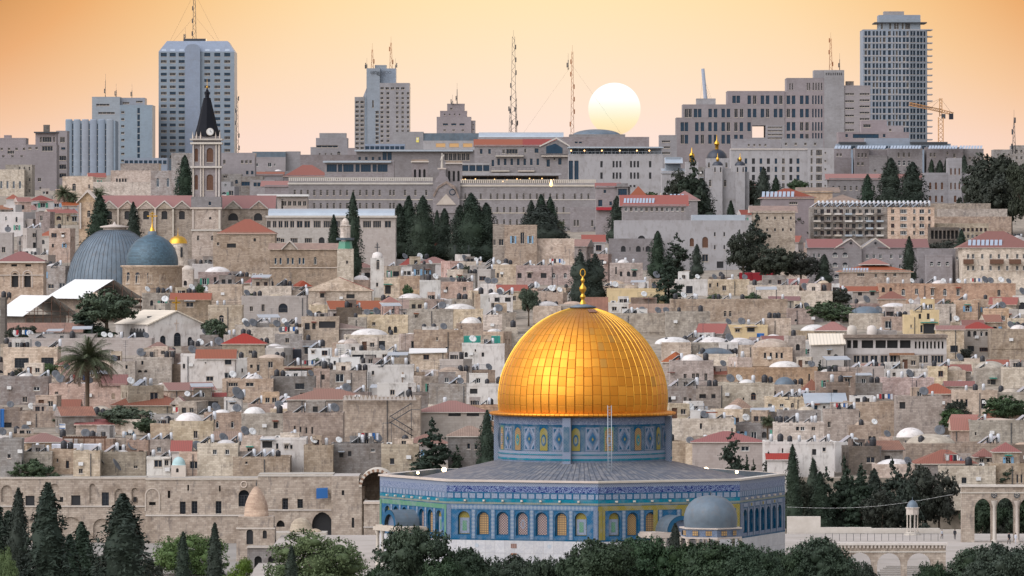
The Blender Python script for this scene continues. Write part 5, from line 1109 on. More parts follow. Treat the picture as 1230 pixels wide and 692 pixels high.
mb = MB(); truss(mb, (0, 0, 0), (0, 0, b.z(141)), .95, 14, .14); mb.build('tower', 'crane', b.t); mb = MB(); truss(mb, (b.x(1130), 0, b.z(133)), (b.x(1092), 0, b.z(124.8)), .55, 16, .15); mb.build('jib', 'crane', b.t)
mb = MB(); truss(mb, (b.x(1130), 0, b.z(133)), (b.x(1145), 0, b.z(137)), .5, 5, .15); mb.build('counter_jib', 'crane', b.t); mb = MB(); mb.box(b.x(1140), -.8, b.z(143.5), b.x(1145), .8, b.z(136.5)); mb.build('counterweight', 'navy', b.t)
mb = MB(); mb.box(b.x(1131), -1, b.z(142.5), b.x(1135.5), 1, b.z(137)); mb.build('cab', 'steel', b.t); mb = MB(); truss(mb, (0, 0, b.z(140)), (0, 0, b.z(118)), .5, 6, .12); mb.build('apex', 'crane', b.t)
mb = MB(); [mb.tube((0, 0, b.z(118.5)), (b.x(x), 0, b.z(y)), .05, 3) for x, y in ((1108, 128), (1118, 130), (1143, 136))]; mb.build('tie', 'steel', b.t)
b = Bd('radio_mast', 'dark slim mast at the right edge above the trees', 'mast', 1218, 1980, 190); b.mast(1218, 185, 150, .5, 'steel', 0); b.mast(1218, 150, 141, .1, 'steel', 0)
def simple(name, label, cat, Y, pyb, masses, roofs=(), group=None, wm='farlime', depth=12, sink=3):
    b = Bd(name, label, cat, (masses[0][0] + masses[0][1]) / 2, Y, pyb, group, sink=sink)
    for q in masses: b.mass(q[0], q[1], q[2], q[3] if len(q) > 3 else None, dy=q[5] if len(q) > 5 else 0, depth=q[6] if len(q) > 6 else depth, wm=q[7] if len(q) > 7 else wm, ops=q[4] if len(q) > 4 else ())
    for q in roofs: b.roof(*q[:4], kind=q[4] if len(q) > 4 else None, dy=0, depth=depth, m=q[5] if len(q) > 5 else 'redtile', wm=wm)
    return b
simple('stone_block', 'broad brown block with a teal window band below the high-rise', 'building', 2200, 196, [(1007, 1092, 160, None, [(1040, 163.5, 31, 5, None, 'i'), (1017, 163, 3, 4, None, 'i'), (1062, 163, 3, 4, None, 'i'), (1075, 162, 4, 7, None, 'i')]), (1035, 1066, 145.5, 160, [(1042, 151, 9, 4, None, 'n')], 3, 8), (1066, 1086, 152, 160, [(1070, 156, 3, 3, None, 'n')], 3, 8)], wm='farpink')
b = simple('glass_pavilion', 'long low building with overhanging dark slab roofs on the ridge', 'building', 2120, 200, [(1006, 1142, 174, None, G(1012, 1136, 177.5, 177.5, 20, 1, 5, 4, 'i'), 0, 12, 'bluestone')]); b.box(1008, 1040, 170.5, 172.6, 'steel', -1, 8, 'canopy'); b.box(1093, 1138, 170.5, 172.6, 'steel', -1, 8, 'canopy'); b.box(1040, 1093, 166, 173, 'bluestone', 1, 8, 'upper_storey')
simple('ridge_house', 'small grey block with flat roofs left of the stepped stone complex', 'building', 2300, 190, [(792, 813, 163.5, None, G(800, 806, 170, 184, 1, 3, 10, 2.4))], wm=NB)
simple('edge_house', 'grey stone house at the right edge beyond the brown trees', 'building', 2050, 200, [(1194, 1216, 181, None, G(1199, 1212, 186, 186, 3, 1, 2.5, 3)), (1216, 1250, 176, None, G(1221, 1238, 182, 190, 4, 2, 2.5, 4), -1)], wm='grey')
# ------------------------------------------------ left ridge
simple('terraced_block', 'brown stepped apartment block at the upper left edge', 'building', 2150, 230, [(-15, 31, 167, None, G(2, 29, 179, 179, 4, 1, 3, 3) + [(13, 183, 8, 4, None, 'n')] + G(4, 26, 188, 188, 3, 1, 3, 3)), (-15, 38, 190.5, None, [], -6), (4, 12, 163.5, 167, [], 3, 5)], wm='farpink')
b = simple('rooftop_block', 'tan windowless block topped by a penthouse with a chimney, upper left', 'building', 2100, 235, [(31, 68, 175, None, [(36, 172.4 + 6, 4, 2, None, 'n'), (47.5, 216, 4, 4.5, None, 'n'), (48.5, 226, 2, 3, None, 'n'), (36, 178, 3, 2, None, 'n'), (44, 178, 3, 3, None, 'n'), (57, 178.5, 13, 6, None, 'n')]), (42, 67, 159.5, 175, [(56, 167.5, 11, 6.5, None, 'n'), (48.5, 167.5, 2.5, 6.5, None, 'n'), (64.5, 167.5, 2, 6.5, None, 'n')], 2, 9), (51, 58, 151, 159, [], 4, 3, 'dark')], wm='farpink'); b.box(40.5, 68, 158.2, 159.7, 'steel', .5, 12, 'canopy')
b = simple('balcony_block', 'brown apartment block with dark balconies between tan wall and ribbed tower', 'building', 2180, 225, [(67.5, 80.5, 158.3, None, [(75, 168, 6, 6.5, None, 'n'), (76, 178.5, 5, 3, None, 'i')] + G(74, 74, 190, 211, 1, 3, 11, 5.6))], wm='farpink')
for y in (193, 203.5, 213): b.railing(68.5, 80, y, 1.2, 'steel', -.5)
simple('arched_row_house', 'stone house with four tall blue windows at the left edge', 'building', 2020, 240, [(-12, 29, 205, None, G(1.5, 24, 222, 222, 4, 1, 2.6, 9, 'u')), (5, 37, 199, None, G(22, 34, 202.5, 229, 3, 3, 2, 4.5), 5)], wm='cream')
simple('long_terrace_wall', 'long tan terrace building behind the small palms, upper left', 'building', 1950, 245, [(75, 112, 213.6, None, [(89, 225, 4.5, 9, 'r', 'n'), (107, 224, 2, 5, None, 'n')]), (112, 184, 220, None, G(152, 168, 217, 217, 2, 1, 1, 1)), (132, 184, 206, None, G(139.5, 150, 217, 217, 4, 1, 2.2, 5.5, 'k'), 4), (142.5, 189, 197.3, None, [], 9)], wm='cream')
b = simple('blue_glass_house', 'low block with a bright blue glazed strip left of the clock tower', 'building', 2250, 215, [(149, 201, 191, None, G(152, 198, 195, 195, 9, 1, 4.2, 4.6, 'i'), 0, 10, 'bluestone')])
simple('arched_window_house', 'grey stone house with three blue arched windows left of the clock tower', 'building', 1900, 245, [(181, 222, 206.5, None, G(189.5, 214, 219.5, 219.5, 3, 1, 3.4, 10.5, 'u', 'r')), (201, 229, 184, None, [(210, 196, 3, 3, None, 'n'), (222, 180, 2, 2, None, 'n')], 22)], wm='grey')
simple('pink_house', 'pinkish square house with small windows right of the clock tower', 'building', 1950, 225, [(264, 306, 185, None, [(269.5, 194.5, 3, 5, None, 'n')] + G(291, 301, 194.5, 194.5, 3, 1, 3, 4) + G(297, 303, 207.5, 207.5, 2, 1, 3, 4.5, 'i'), 0, 12, 'farpink'), (264, 292, 211, None, [(286.5, 219, 3.4, 5, 'r', 'i'), (273, 213, 5, 3, None, 'n')], -14), (292, 318, 214, None, [(300, 221.5, 15, 5, None, 'i')], -16)], [], wm='grey')
simple('glazed_shed', 'low building with a long blue window strip between red roofs', 'building', 1900, 240, [(300, 330, 217.5, None, G(302, 320, 221.7, 221.7, 5, 1, 4, 5, 'i'), 0, 9)])
simple('red_hip_house', 'broad house with a large red hipped roof behind the long monastery', 'building', 1960, 220, [(341, 390, 212, None, [])], [(341, 396, 212, 197.8)], wm='farlime'); simple('low_red_house', 'low house under a long dark red roof beside the grey ridge house', 'building', 1990, 222, [(306, 340, 210.5, None, [])], [(306, 340, 210.5, 206, 'x')]); simple('small_red_roof', 'small house with red sloping roof at the left end of the monastery', 'building', 1820, 235, [(318, 347, 224, None, [])], [(314, 348, 224, 217, 'x')])
b = simple('gallery_building', 'modern stone building with a long curved band of blue windows', 'building', 1900, 222, [(390, 473, 194.5, None, [(398.5, 202, 12, 9.4, None, 'i'), (408.5, 202, 5, 9.4, None, 'i'), (418.5, 202, 12.5, 9.4, None, 'i'), (429.5, 202, 5, 9.4, None, 'i'), (439.5, 202, 12, 9.4, None, 'i'), (450, 202, 5, 9.4, None, 'i'), (459.5, 202, 12, 9.4, None, 'i')] + G(395, 470, 215.6, 215.6, 8, 1, 5, 2.5))]); b.box(388, 470, 193.3, 195.4, 'tin', -1.2, 8, 'roof')
b = simple('hotel_wing', 'wide hotel with glass roof strip behind the monastery towers', 'building', 2050, 215, [(428, 570, 181, None, [(462, 187.5, 5, 10, None, 'i'), (468, 187.5, 5, 10, None, 'i')] + G(432, 456, 190.5, 190.5, 4, 1, 3, 4, 'i') + G(536, 562, 188.5, 188.5, 6, 1, 4.4, 9)), (438, 486, 174.3, 181, G(441, 483, 177.8, 177.8, 8, 1, 5, 4.6, 'i'), 2, 8, 'bluestone'), (360, 430, 187, None, [], 4)], wm='farlime'); b.box(426, 568, 180, 182, 'tin', -1.6, 10, 'roof')
b = simple('long_terrace_hotel', 'long low hotel with dark roof and orange lit windows on the ridge', 'building', 2200, 185, [(472.5, 508.5, 159.6, None, []), (508.5, 581, 170.3, None, G(513, 578, 174.5, 174.5, 5, 1, 11.5, 4.6), 0, 12, 'farpale')], wm=NB)
for px in (513, 529.3, 545.5, 561.8, 578): b.box(px - 5.6, px + 5.6, 172.3, 176.7, 'amberglow', -.05 + .1, .05, 'glow_panel')  # amber boards; the lit windows' glow is put into their colour
b.box(508.5, 581, 160, 170.3, 'leadring', .5, 10, 'roof'); b.box(500, 503.2, 165.3, 171, 'signyellow', -.1, .09, 'sign'); b.box(500.6, 502.4, 166, 168.2, 'white', -.16, .055, 'sign_mark')
b = simple('vaulted_hall', 'hall with a long pale blue barrel roof left of the thin masts', 'building', 2150, 190, [(574, 700, 166, None, [])], wm=NB)
mb = MB(); n = 8
for i in range(n): a, c = pi * i / n, pi * (i + 1) / n; mb.quad((b.x(575), 5 - 5 * cos(a), b.z(166) + 2.2 * sin(a)), (b.x(677), 5 - 5 * cos(a), b.z(166) + 2.2 * sin(a)), (b.x(677), 5 - 5 * cos(c), b.z(166) + 2.2 * sin(c)), (b.x(575), 5 - 5 * cos(c), b.z(166) + 2.2 * sin(c)))
mb.build('roof', 'tin', b.t)
b = Bd('domed_hall', 'flat stone hall carrying a shallow grey dome in front of the sun', 'building', 722, 2150, 190); b.mass(684, 751, 162.7, depth=20, wm='farlime'); b.mass(676, 779.5, 166, depth=16, dy=-3, wm='farlime', ops=[(692, 171.5, 3.4, 2.4, None, 'i'), (697, 171.5, 3.4, 2.4, None, 'i')]); b.dome(717, 163, 30, 154.6, 'leadring', 10)
b = Bd('red_gable_hotel', 'stone hotel with red gabled roofs and balconies, centre of the ridge', 'building', 634, 1950, 215)
b.mass(570, 683, 175.5, depth=12, wm='farlime', ops=G(599, 646, 194.5, 194.5, 7, 1, 3, 8, 'i') + [(644.5, 181, 4.5, 5.5, None, 'i'), (652, 181, 4.5, 5.5, None, 'i'), (631, 181, 2.4, 5, None, 'n'), (615, 182, 14, 6, None, 'n'), (672.5, 194, 4, 8, None, 'i'), (666, 191, 2, 3, None, 'n'), (605, 182, 3, 5, None, 'n'), (592, 196, 3, 8, None, 'i'), (573, 205, 3, 6, None, 'i'), (578, 182, 3, 6, None, 'i'), (658.5, 196, 4, 9, None, 'i'), (680, 181, 2, 5, None, 'i'), (588, 182, 3, 6, None, 'i')])
b.roof(570, 628, 175.5, 166.8, 'x', depth=12, wm='farlime'); b.roof(629, 668, 175.5, 166.6, 'x', depth=12, wm='farlime'); b.poly([(649, 176), (668.5, 168), (684, 177), (684, 186), (649, 186)], 'farlime', -1.5, 1.49, 'gable'); b.poly([(656, 184.5), (656, 176), (667, 172.5), (675.5, 178), (675.5, 184.5)], 'paneblue', -1.62, .1, 'gable_window'); b.poly([(648, 176.8), (668.5, 167), (684.5, 176.8), (684.5, 175), (668.5, 165), (648, 175)], 'coping', -1.9, 2, 'gable_trim')
for x0, x1, y in ((595, 629, 187), (650, 683, 187), (622, 642, 205), (590, 612, 205)): b.box(x0, x1, y - .2, y + 1.2, 'coping', -1.4, 1.35, 'balcony'); b.railing(x0, x1, y, 1.1, 'steel', -1.4)
b = Bd('museum', 'plain pale stone museum with slot windows under a lamp lit glass strip', 'museum', 740, 1900, 232)
b.mass(702, 796, 186.5, depth=16, wm='farpale', ops=[(x, y, w_, 7.6, None, 'k') for y in (197.3, 211) for x, w_ in ((722.5, 2.8), (737, 2.4), (741, 2.4), (745.2, 2.4), (758, 2.4), (762.2, 2.4), (766.4, 2.4), (781, 2.8))] + G(757.5, 762, 223.6, 223.6, 2, 1, 2.4, 2.6, 'k')); b.mass(683, 702, 186.5, depth=16, dy=.6, wm='farpale', ops=[(685.7, 205.5, 5, 25, None, 'i'), (692.5, 205.5, 5, 25, None, 'i')])
b.mass(684, 776, 177.7, 186.5, dy=3, depth=10, wm='bluestone', foot=False, ops=G(690, 770, 182, 182, 9, 1, 8.4, 6.6, 'i')); b.box(682, 797, 176.3, 178, 'tin', -1, 14, 'roof'); b.railing(683, 795, 186.5, 1.2, 'tin', -.2); b.box(776, 795, 178, 186.3, 'panel', 5, .1, 'glass_screen')
for x in (686, 702, 723, 744.5, 765, 780):
    mb = MB(); mb.lathe([(.01, -.3), (.3, 0), (.01, .3)], 8); mb.build('lamp', 'lampsoft', b.t, (b.x(x), -.4, b.z(181)))
# ------------------------------------------------ the long monastery (two arcaded wings, towers, gable with statue)
b = Bd('monastery', 'long crenellated monastery with twin bell towers and a statue on its gable', 'monastery', 530, 1760, 290)
aw_ = lambda x, y, w_=2.6, h=7: (x, y, w_, h, 'r', 'n')
wl = [354 + 7.85 * i for i in range(14)]
b.mass(346.5, 520, 217.5, depth=14, wm='farlime', par_h=0, ops=[aw_(x, y) for y in (231.5, 247.3, 263) for x in wl[:(14 if y < 240 else 14)]] + [aw_(x, y) for y in (231.5, 247.3, 263) for x in (468.8, 473, 486.5, 499, 512)])
b.mass(553, 716, 220, depth=14, wm='farlime', par_h=0, ops=[aw_(x, y, 2.4) for y in (236, 252, 267) for x in (559, 563.5, 577.5, 589.5, 597.5, 605.5, 613, 621, 629, 637, 645, 653, 661, 669, 677, 690.5, 698.5, 706.8)])
b.mass(520, 553, 219, depth=14, dy=-1.2, wm='farlime', par_h=0); b.poly([(520, 232), (526, 222), (536.5, 216.5), (547, 224), (552, 236), (552, 256), (520, 256)], 'farlime', -1.6, .39, 'gable'); b.poly([(521.5, 237), (527, 226), (536.5, 220.5), (546, 228), (550.5, 238), (552, 238), (547, 224), (536.5, 217.5), (526, 224), (520, 235)], 'tan', -1.9, .28, 'gable_arch'); b.poly([(524, 246), (536, 233), (548, 246)], 'coping', -1.9, .28, 'pediment')
mb = MB(); mb.lathe([(1.0, 0), (1.0, .3), (.7, .3)], 14); o = mb.build('rose_window', ['paneblue'], b.t, (b.x(543.5), -1.3, b.z(231))); o.rotation_euler.x = radians(90)
for x0, x1, yt in ((494.5, 514, 192), (535.5, 555, 194)):
    b.mass(x0, x1, yt + 3, yt + 26, dy=1, depth=4.6, wm='farlime', par_h=0, foot=False, dp=.9, ops=[aw_(x0 + 4 + 5.6 * i, yt + 17.5, 2.7, 12.5)[:5] + ('k',) for i in range(3)], name='bell_tower')
    b.box(x0 - 1, x1 + 1, yt + 1.4, yt + 3, 'coping', .5, 5.6, 'cornice'); b.mass(x0, x1, yt - .4, yt + 1.4, dy=1, depth=4.6, wm='tan', par_h=0, foot=False, name='parapet')
b.poly([(522, 219), (524, 214), (527, 211), (528, 206), (528, 203), (534, 203), (534, 206), (535, 211), (538, 214), (540, 219)], 'farlime', -.6, 2.4, 'pedestal'); b.box(525.6, 536, 201.8, 203.4, 'coping', -.8, 2.8, 'cornice')
b.lathe(531, [(202, 1.5), (198, 1.7), (194, 1.1), (191, 1.35), (188.5, 1.2), (187.2, .5), (186, .75), (184.5, .6), (183.9, .1)], 'coping', .6, 10, 'statue')
mb = MB(); mb.tube((b.x(531.5), .6, b.z(190)), (b.x(533.2), .3, b.z(186)), .14, 5); mb.tube((b.x(530.4), .6, b.z(189.5)), (b.x(528.8), .2, b.z(192.6)), .14, 5); mb.build('arms', 'coping', b.t)
for x0, x1, y in ((346.5, 520, 217.5), (553, 716, 220)):      # battlements: one pierced strip each
    mb = MB(); A_, B_ = b.x(x0), b.x(x1); n = int((x1 - x0) / 2.4); zt = b.z(y); mb.box(A_ - .2, -.3, zt - 1.0, B_ + .2, -.004, zt - .5)
    for i in range(n): x = A_ + (B_ - A_) * (i + .5) / n; mb.box(x - .2, .0, zt + .005, x + .2, .3, zt + .85)
    mb.box(A_, 0, zt + .855, B_, .3, zt + 1.05); tag(mb.build('battlement', 'coping', b.t), kind='stuff')
for x0, x1 in ((346.5, 520), (553, 716)):
    for y in (239.5, 255.5): b.box(x0, x1, y, y + .8, 'coping', -.12, .115, 'ledge')
b.mass(685, 737, 252.5, depth=12, dy=-8, wm='farlime', par_h=.9, ops=[(690, 268, 2.6, 7.5, None, 'n'), (693.8, 268, 2.6, 7.5, None, 'n'), (711, 268.5, 2.4, 7.5, None, 'n'), (719.5, 268.5, 4, 8, None, 'n'), (727, 268.5, 2.4, 7.5, None, 'n'), (711, 285, 2.4, 7, None, 'n'), (719.5, 285, 4, 7, None, 'n'), (727, 285, 2.4, 7, None, 'n')] + [(x, 299, 6, 5.5, 'r', 'k') for x in (712, 727)]); b.box(713, 726, 272.6, 275, 'steel', -9.2, 1.1, 'balcony'); b.box(713, 726, 289.5, 291, 'steel', -9.2, 1.1, 'balcony')
b = Bd('roof_restaurant', 'dim roof terrace restaurant with orange lamps and a long white canopy', 'restaurant', 612, 1790, 235)
b.mass(554, 671, 211.5, 234, depth=8, wm='dark', par_h=0, foot=False, dp=1.5, ops=[(560 + 10.3 * i, 216, 9.6, 7.4, None, 'k') for i in range(11)]); b.box(553, 674, 208, 211, 'farpale', -2.4, 10, 'canopy')
for x, y in ((556, 216), (559, 215.5), (571, 215), (588, 216.5), (594, 215.5), (609, 216), (604, 218), (621, 215), (625, 216), (636, 214.5), (641, 216), (651, 214.5), (665, 216)):
    mb = MB(); mb.lathe([(.01, -.22), (.22, 0), (.01, .22)], 6); mb.build('lamp', 'lampsoft', b.t, (b.x(x), -.5, b.z(y)))
x, y, z = P(662, 220, 1745); mb = MB(); mb.lathe([(.01, -1.1), (.55, -.7), (.35, .2), (.1, 1.1)], 8); o = mb.build('fire_lantern', 'lampsoft'); o.location = (x, y, z); tag(o, 'bright orange lantern glowing on the monastery terrace edge', 'lantern')
simple('glass_annex', 'dark blue glass annex between monastery tower and red gabled hotel', 'building', 1850, 230, [(554, 588, 197.5, None, G(559, 584, 202, 202, 4, 1, 7.4, 7.4, 'i'))], wm='farpale')
# ------------------------------------------------ right of centre
def solar_field(b, x0, x1, y0, y1, n, dy=2): 
    for i in range(n):
        x = x0 + (x1 - x0) * i / max(1, n - 1); mb = MB(); w_ = (x1 - x0) / max(1, n) * .8 * b.s; mb.quad((0, 0, 0), (w_, 0, 0), (w_ + .2, 1.6, (y1 - y0) * -b.s * -1), (.2, 1.6, (y1 - y0) * b.s)); mb.build('solar_panel', 'panel', b.t, (b.x(x), dy, b.z(y1)))
b = simple('red_roof_villa', 'stone house with red roof and a glazed bay next to the monastery', 'house', 1700, 262, [(716, 757, 225, None, [(726.5, 230, 3, 4, None, 'i'), (721, 244, 5, 8, None, 'i'), (733.5, 244.5, 3, 5, None, 'i')]), (741, 754, 222, None, [(747.5, 231, 10.5, 8, None, 'i')], -3)], [(716, 745, 225, 219.3, 'x')]); b.roof(740, 755, 224, 221, 'g', -3, 12); b.box(716, 748, 249, 252.5, 'redcloth', -1.5, 1.45, 'awning')
simple('back_red_roof', 'narrow house with steep red roof behind the solar roofed houses', 'house', 1780, 250, [(757, 777, 236, None, [])], [(757, 777, 236, 223.5)])
b = simple('solar_roof_house', 'wide house with red roof covered by rows of solar panels', 'house', 1620, 268, [(748, 824, 247.5, None, G(752, 820, 251.5, 251.5, 12, 1, 3.2, 4.6, 'wn'))], [(746, 826, 247.5, 234, 'x')], depth=14); solar_field(b, 749, 783, 238, 244.5, 10, 1.5); solar_field(b, 757, 780, 234.8, 238, 5, 6)
b = simple('gable_roof_house', 'house with steep dark red hipped roof left of the big dark cypress', 'house', 1660, 262, [(806, 838, 240.5, None, [(826, 244.5, 5, 3, None, 'n')])], [(806, 840, 240.5, 229)]); solar_field(b, 804, 818, 233, 238.5, 4, .3)
b = Bd('great_hall', 'large plain beige hall with one tall arched window', 'hall', 820, 1560, 335)
b.mass(739, 903, 266.5, depth=22, wm='farpale', ops=[(847, 291, 7, 13, 'r', 'r'), (831, 291, 5, 10, 'r', 'r'), (847, 310, 7.5, 9, None, 'n'), (858.6, 281.5, 2, 5, None, 'n'), (870, 281.5, 2, 5, None, 'n'), (858.6, 297, 2, 5, None, 'n'), (870, 297, 2, 5, None, 'n'), (893.8, 281, 2, 5, None, 'n'), (898, 281, 2, 5, None, 'n'), (865, 318, 8, 8, None, 'k'), (770.5, 285.5, 9, 5, 'r', 'k')])
b.mass(731, 790, 288.5, depth=8, dy=-8, wm='farlime', ops=[(x, 299, 5.6, 7, 'r', 'k') for x in (748, 766, 777.5)] + [(756, 299, 1, 4, None, 'k'), (772, 299, 1, 4, None, 'k'), (785, 299, 1, 4, None, 'k')]); b.box(832, 896, 258, 265.5, 'tin', 4, 12, 'roof'); b.box(760, 862, 264.8, 266.3, 'panel', 1, 1.5, 'roof_strip')
simple('beige_parapet_house', 'beige block with roof terrace wall, right of the leftover cypresses', 'building', 1480, 330, [(606, 645, 272, None, [(616.5, 288, 3.4, 9, None, 's'), (627.5, 286, 5, 14, None, 'n'), (637, 288, 3.4, 9, None, 's')]), (645, 690, 288.5, None, [], 2), (592, 606, 271, None, [(602, 291, 6, 8, None, 'n'), (594, 291, 3, 7, None, 'n')], 1)], wm='cream')
# church of the black domes
b = Bd('gold_cross_church', 'white church with black ribbed domes and small gilded crosses', 'church', 862, 1800, 235)
b.mass(847, 878, 204, depth=12, wm='farpale', ops=[aw_(x, 220, 3, 8) for x in (853, 862, 871)]); b.mass(849, 877, 190, 204, dy=3, depth=8, wm='farpale', par_h=0, foot=False, ops=[aw_(x, 198, 2.4, 6) for x in (852, 862, 873)])
b.dome(862, 190, 12.5, 178.5, 'blackdome', 7); b.lathe(862, [(179, 2.2), (174, 2.2), (173.6, 3), (172, 3.3), (170, 2.4), (168, .6), (161, .25)], 'ocher', 7, 10, 'lantern')
for px in (862, 889): b.mass(px - 5.5, px + 5.5, 199, dy=-2, depth=4, wm='farpale', par_h=0, foot=False, ops=[aw_(px - 3.4, 204, 1.8, 6), aw_(px + 3.4, 204, 1.8, 6)]); b.dome(px, 199, 6.4, 193.5, 'blackdome', 0); b.lathe(px, [(194, 1), (192, 2), (190, 1.8), (188.5, .4), (184, .2)], 'ocher', 0, 8, 'finial')
b.mass(878, 900, 208, depth=8, wm='farpale', foot=False); b.lathe(831.5, [(200, 3), (190, 3), (188, 3.4), (185, 3), (183, 1), (177, .3)], 'ocher', 4, 10, 'lantern'); b.mass(824, 839, 196, depth=8, dy=2, wm='farpale', foot=False)
simple('skylight_house', 'low white house with grey tilted skylights left of the black domes', 'building', 1830, 235, [(795, 836, 207, None, []), (800, 818, 190, None, [], 4, 8, 'bluestone')], [(800, 819, 196, 189, 'x', 'tin'), (796, 832, 208, 202, 'x', 'tin')], wm='farpale')
b = Bd('apartment_block', 'white apartment block with columns of dark loggias, right of the black domes', 'building', 940, 2000, 240)
b.mass(878, 970, 180.5, depth=14, wm='farpale', ops=[(x, 183.7 + 9.9 * j, w_, 6.6, None, st) for j in range(5) for x, w_, st in ((879.5, 3.6, 'n'), (887.5, 3.6, 'n'), (896, 3, 'i'), (905, 3.6, 'k'), (914, 3.2, 'i'), (923, 3.6, 'k'), (932, 3, 'i'), (941, 3.4, 'n'), (950, 3.4, 'k'), (958.5, 3.6, 'i'))]); b.mass(970, 1001.5, 179.5, depth=14, dy=-2, wm='farpale', ops=[(x, 183.7 + 9.9 * j, w_, h, None, 'n') for j in range(5) for x, w_, h in ((974.5, 2.4, 7), (983.5, 7, 7), (991, 2, 2.4))])
b.mass(880, 926, 168, 180.5, dy=4, depth=8, wm=NB, ops=G(900, 920, 174, 174, 4, 1, 2.4, 2.4)); b.mass(940, 990, 167.5, 179, dy=5, depth=8, wm=NB, ops=G(945, 980, 172.6, 172.6, 4, 1, 3, 3)); b.box(878, 970, 178.3, 180, 'coping', -.3, 14, 'cornice')
g_ = 'pale stone houses under the high-rise'
simple('stone_house_row', 'pale house with glass ridge roof, leftmost of the row under the high-rise', 'building', 2040, 225, [(1002, 1022, 180, None, G(1006, 1010, 186, 186, 2, 1, 2.4, 3.6)), (1001, 1022, 191, None, [], -4)]); simple('stone_house_row', 'pale house with three arched windows, second of the row under the high-rise', 'building', 2030, 225, [(1027, 1044, 179, None, G(1031.5, 1040, 186.5, 186.5, 3, 1, 2.2, 5, 'n', 'r') + G(1031, 1036, 197, 197, 2, 1, 3, 4)), (1044, 1066, 188, None, [(1051, 205, 3, 3, 'r', 'n')]), (1045, 1067, 181, None, [], 5)])
simple('stone_house_row', 'pale house with two rows of arched windows, third under the high-rise', 'building', 2030, 225, [(1067, 1108, 179.3, None, G(1079.5, 1092, 186, 186, 3, 1, 2.4, 5.4, 'n', 'r') + G(1080, 1092, 196, 196, 3, 1, 3.4, 6, 'w', 'r'))]); simple('stone_house_row', 'pale house with flat glass roof, rightmost of the row under the high-rise', 'building', 2030, 225, [(1113, 1157, 178, None, G(1118, 1122.5, 186, 186, 2, 1, 2.4, 5, 'n', 'r') + [(1138, 184, 2, 4, 'r', 'n'), (1146.5, 187, 3, 5, None, 'n')]), (1157, 1182, 180, None, G(1160, 1176, 190, 190, 4, 1, 3, 4), 2)])
for x0, x1 in ((1002, 1022), (1029, 1064), (1069, 1106), (1115, 1150), (1152, 1180)):
    Y_ = 2026; xa, ya, za = P(x0, 178.6, Y_); xb = P(x1, 178, Y_)[0]; mb = MB(); n = int((x1 - x0) / 3.4)
    for i in range(n): u0 = xa + (xb - xa) * i / n; u1 = u0 + (xb - xa) / n * .8; mb.quad((u0, 0, 0), (u1, 0, 0), (u1 + .5, 2.6, 1.1), (u0 + .5, 2.6, 1.1))
    o = mb.build('glass_roof', 'panel'); o.location = (0, Y_, za); tag(o, 'sloping glass roof strip over the pale houses, %s the orange crane' % ('far left of' if x0 < 1010 else 'left of' if x0 < 1040 else 'just left of' if x0 < 1100 else 'below' if x0 < 1120 else 'right of'), 'roof')
b = simple('long_red_hospice', 'long low stone building with a red roof behind three dark cypresses', 'building', 1850, 245, [(996, 1112, 215.5, None, G(1001, 1106, 226, 226, 16, 1, 2.6, 5.4, 'n', 'r'))], [(993, 1113, 215.5, 208.5, 'x')]); 
b = Bd('castle_villa', 'grey castle like villa with red arched windows and a square central tower', 'villa', 1141, 1830, 248)
b.mass(1111, 1139, 211, depth=12, wm='newstone', par_h=.9, ops=[(x, y, 2.6, h, 'r', 'r') for y, h in ((223.3, 8.5), (239, 8)) for x in (1117.3, 1124.3, 1131.5)]); b.mass(1155, 1171, 211, depth=12, wm='newstone', par_h=.9, ops=[(x, y, 2.6, h, 'r', 'r') for y, h in ((223.3, 8.5), (239, 8)) for x in (1158.5, 1165.5)])
b.mass(1139, 1155, 193.5, depth=10, dy=-1, wm='newstone', par_h=.9, ops=[(x, y, 1.8, 8, 'r', 'r') for y in (206, 223.5) for x in (1142, 1147, 1152)] + [(1147, 239, 3, 8, 'r', 'r')]); b.dome(1148, 193, 3.5, 190.5, 'tin', 4)
b = simple('pink_long_roof', 'low building with a pinkish flat gable and yellow lamps, left of cypress', 'building', 1760, 258, [(960, 1000, 231, None, [])], [(958, 1008, 231, 224.8, 'x', 'oldtile')], wm='tan'); simple('brown_hip_house', 'low house with broad brown hipped roof above the solar heater row', 'house', 1640, 262, [(990, 1036, 243, None, [])], [(988, 1038, 243, 233.5, None, 'oldtile')], wm='tan')
b = simple('solar_red_house', 'house with red roof and white solar panels beside the pale apartment block', 'house', 1650, 262, [(916, 978, 238, None, [(953, 244, 10, 3, None, 'n')])], [(914, 980, 238, 226, None)], depth=14, wm='farpink'); solar_field(b, 915, 950, 230, 237.5, 8, .2)
simple('low_red_roof', 'low house with brown red roof below the solar panel house', 'house', 1570, 300, [(905, 955, 255, None, G(912, 950, 262, 276, 5, 2, 2.4, 3.6))], [(902, 957, 255, 247, 'x', 'oldtile')], wm='cream')
b = Bd('balcony_apartments', 'long shabby apartment block crowded with balconies under a row of solar heaters', 'building', 1050, 1580, 292)
fl = [254 + 8.6 * j for j in range(4)]
b.mass(974, 1066, 250.5, depth=12, wm='grey', ops=[(980 + 7.6 * i, y, 4.4, 5.2, None, R.choice('nwkb')) for y in fl for i in range(12)]); b.mass(1066, 1122, 251, depth=12, dy=-1, wm='cream', ops=[(x, y, w_, 5, None, R.choice('nwb')) for y in fl for x, w_ in ((1072, 4), (1085, 8), (1098, 3), (1107, 6), (1116, 3))])
for y in fl:
    for i in range(7): b.box(977 + 12.6 * i, 985.5 + 12.6 * i, y + 2, y + 4.2, R.choice(['tin', 'coping', 'grey', 'plaster']), -1.3, 1.29, 'balcony')
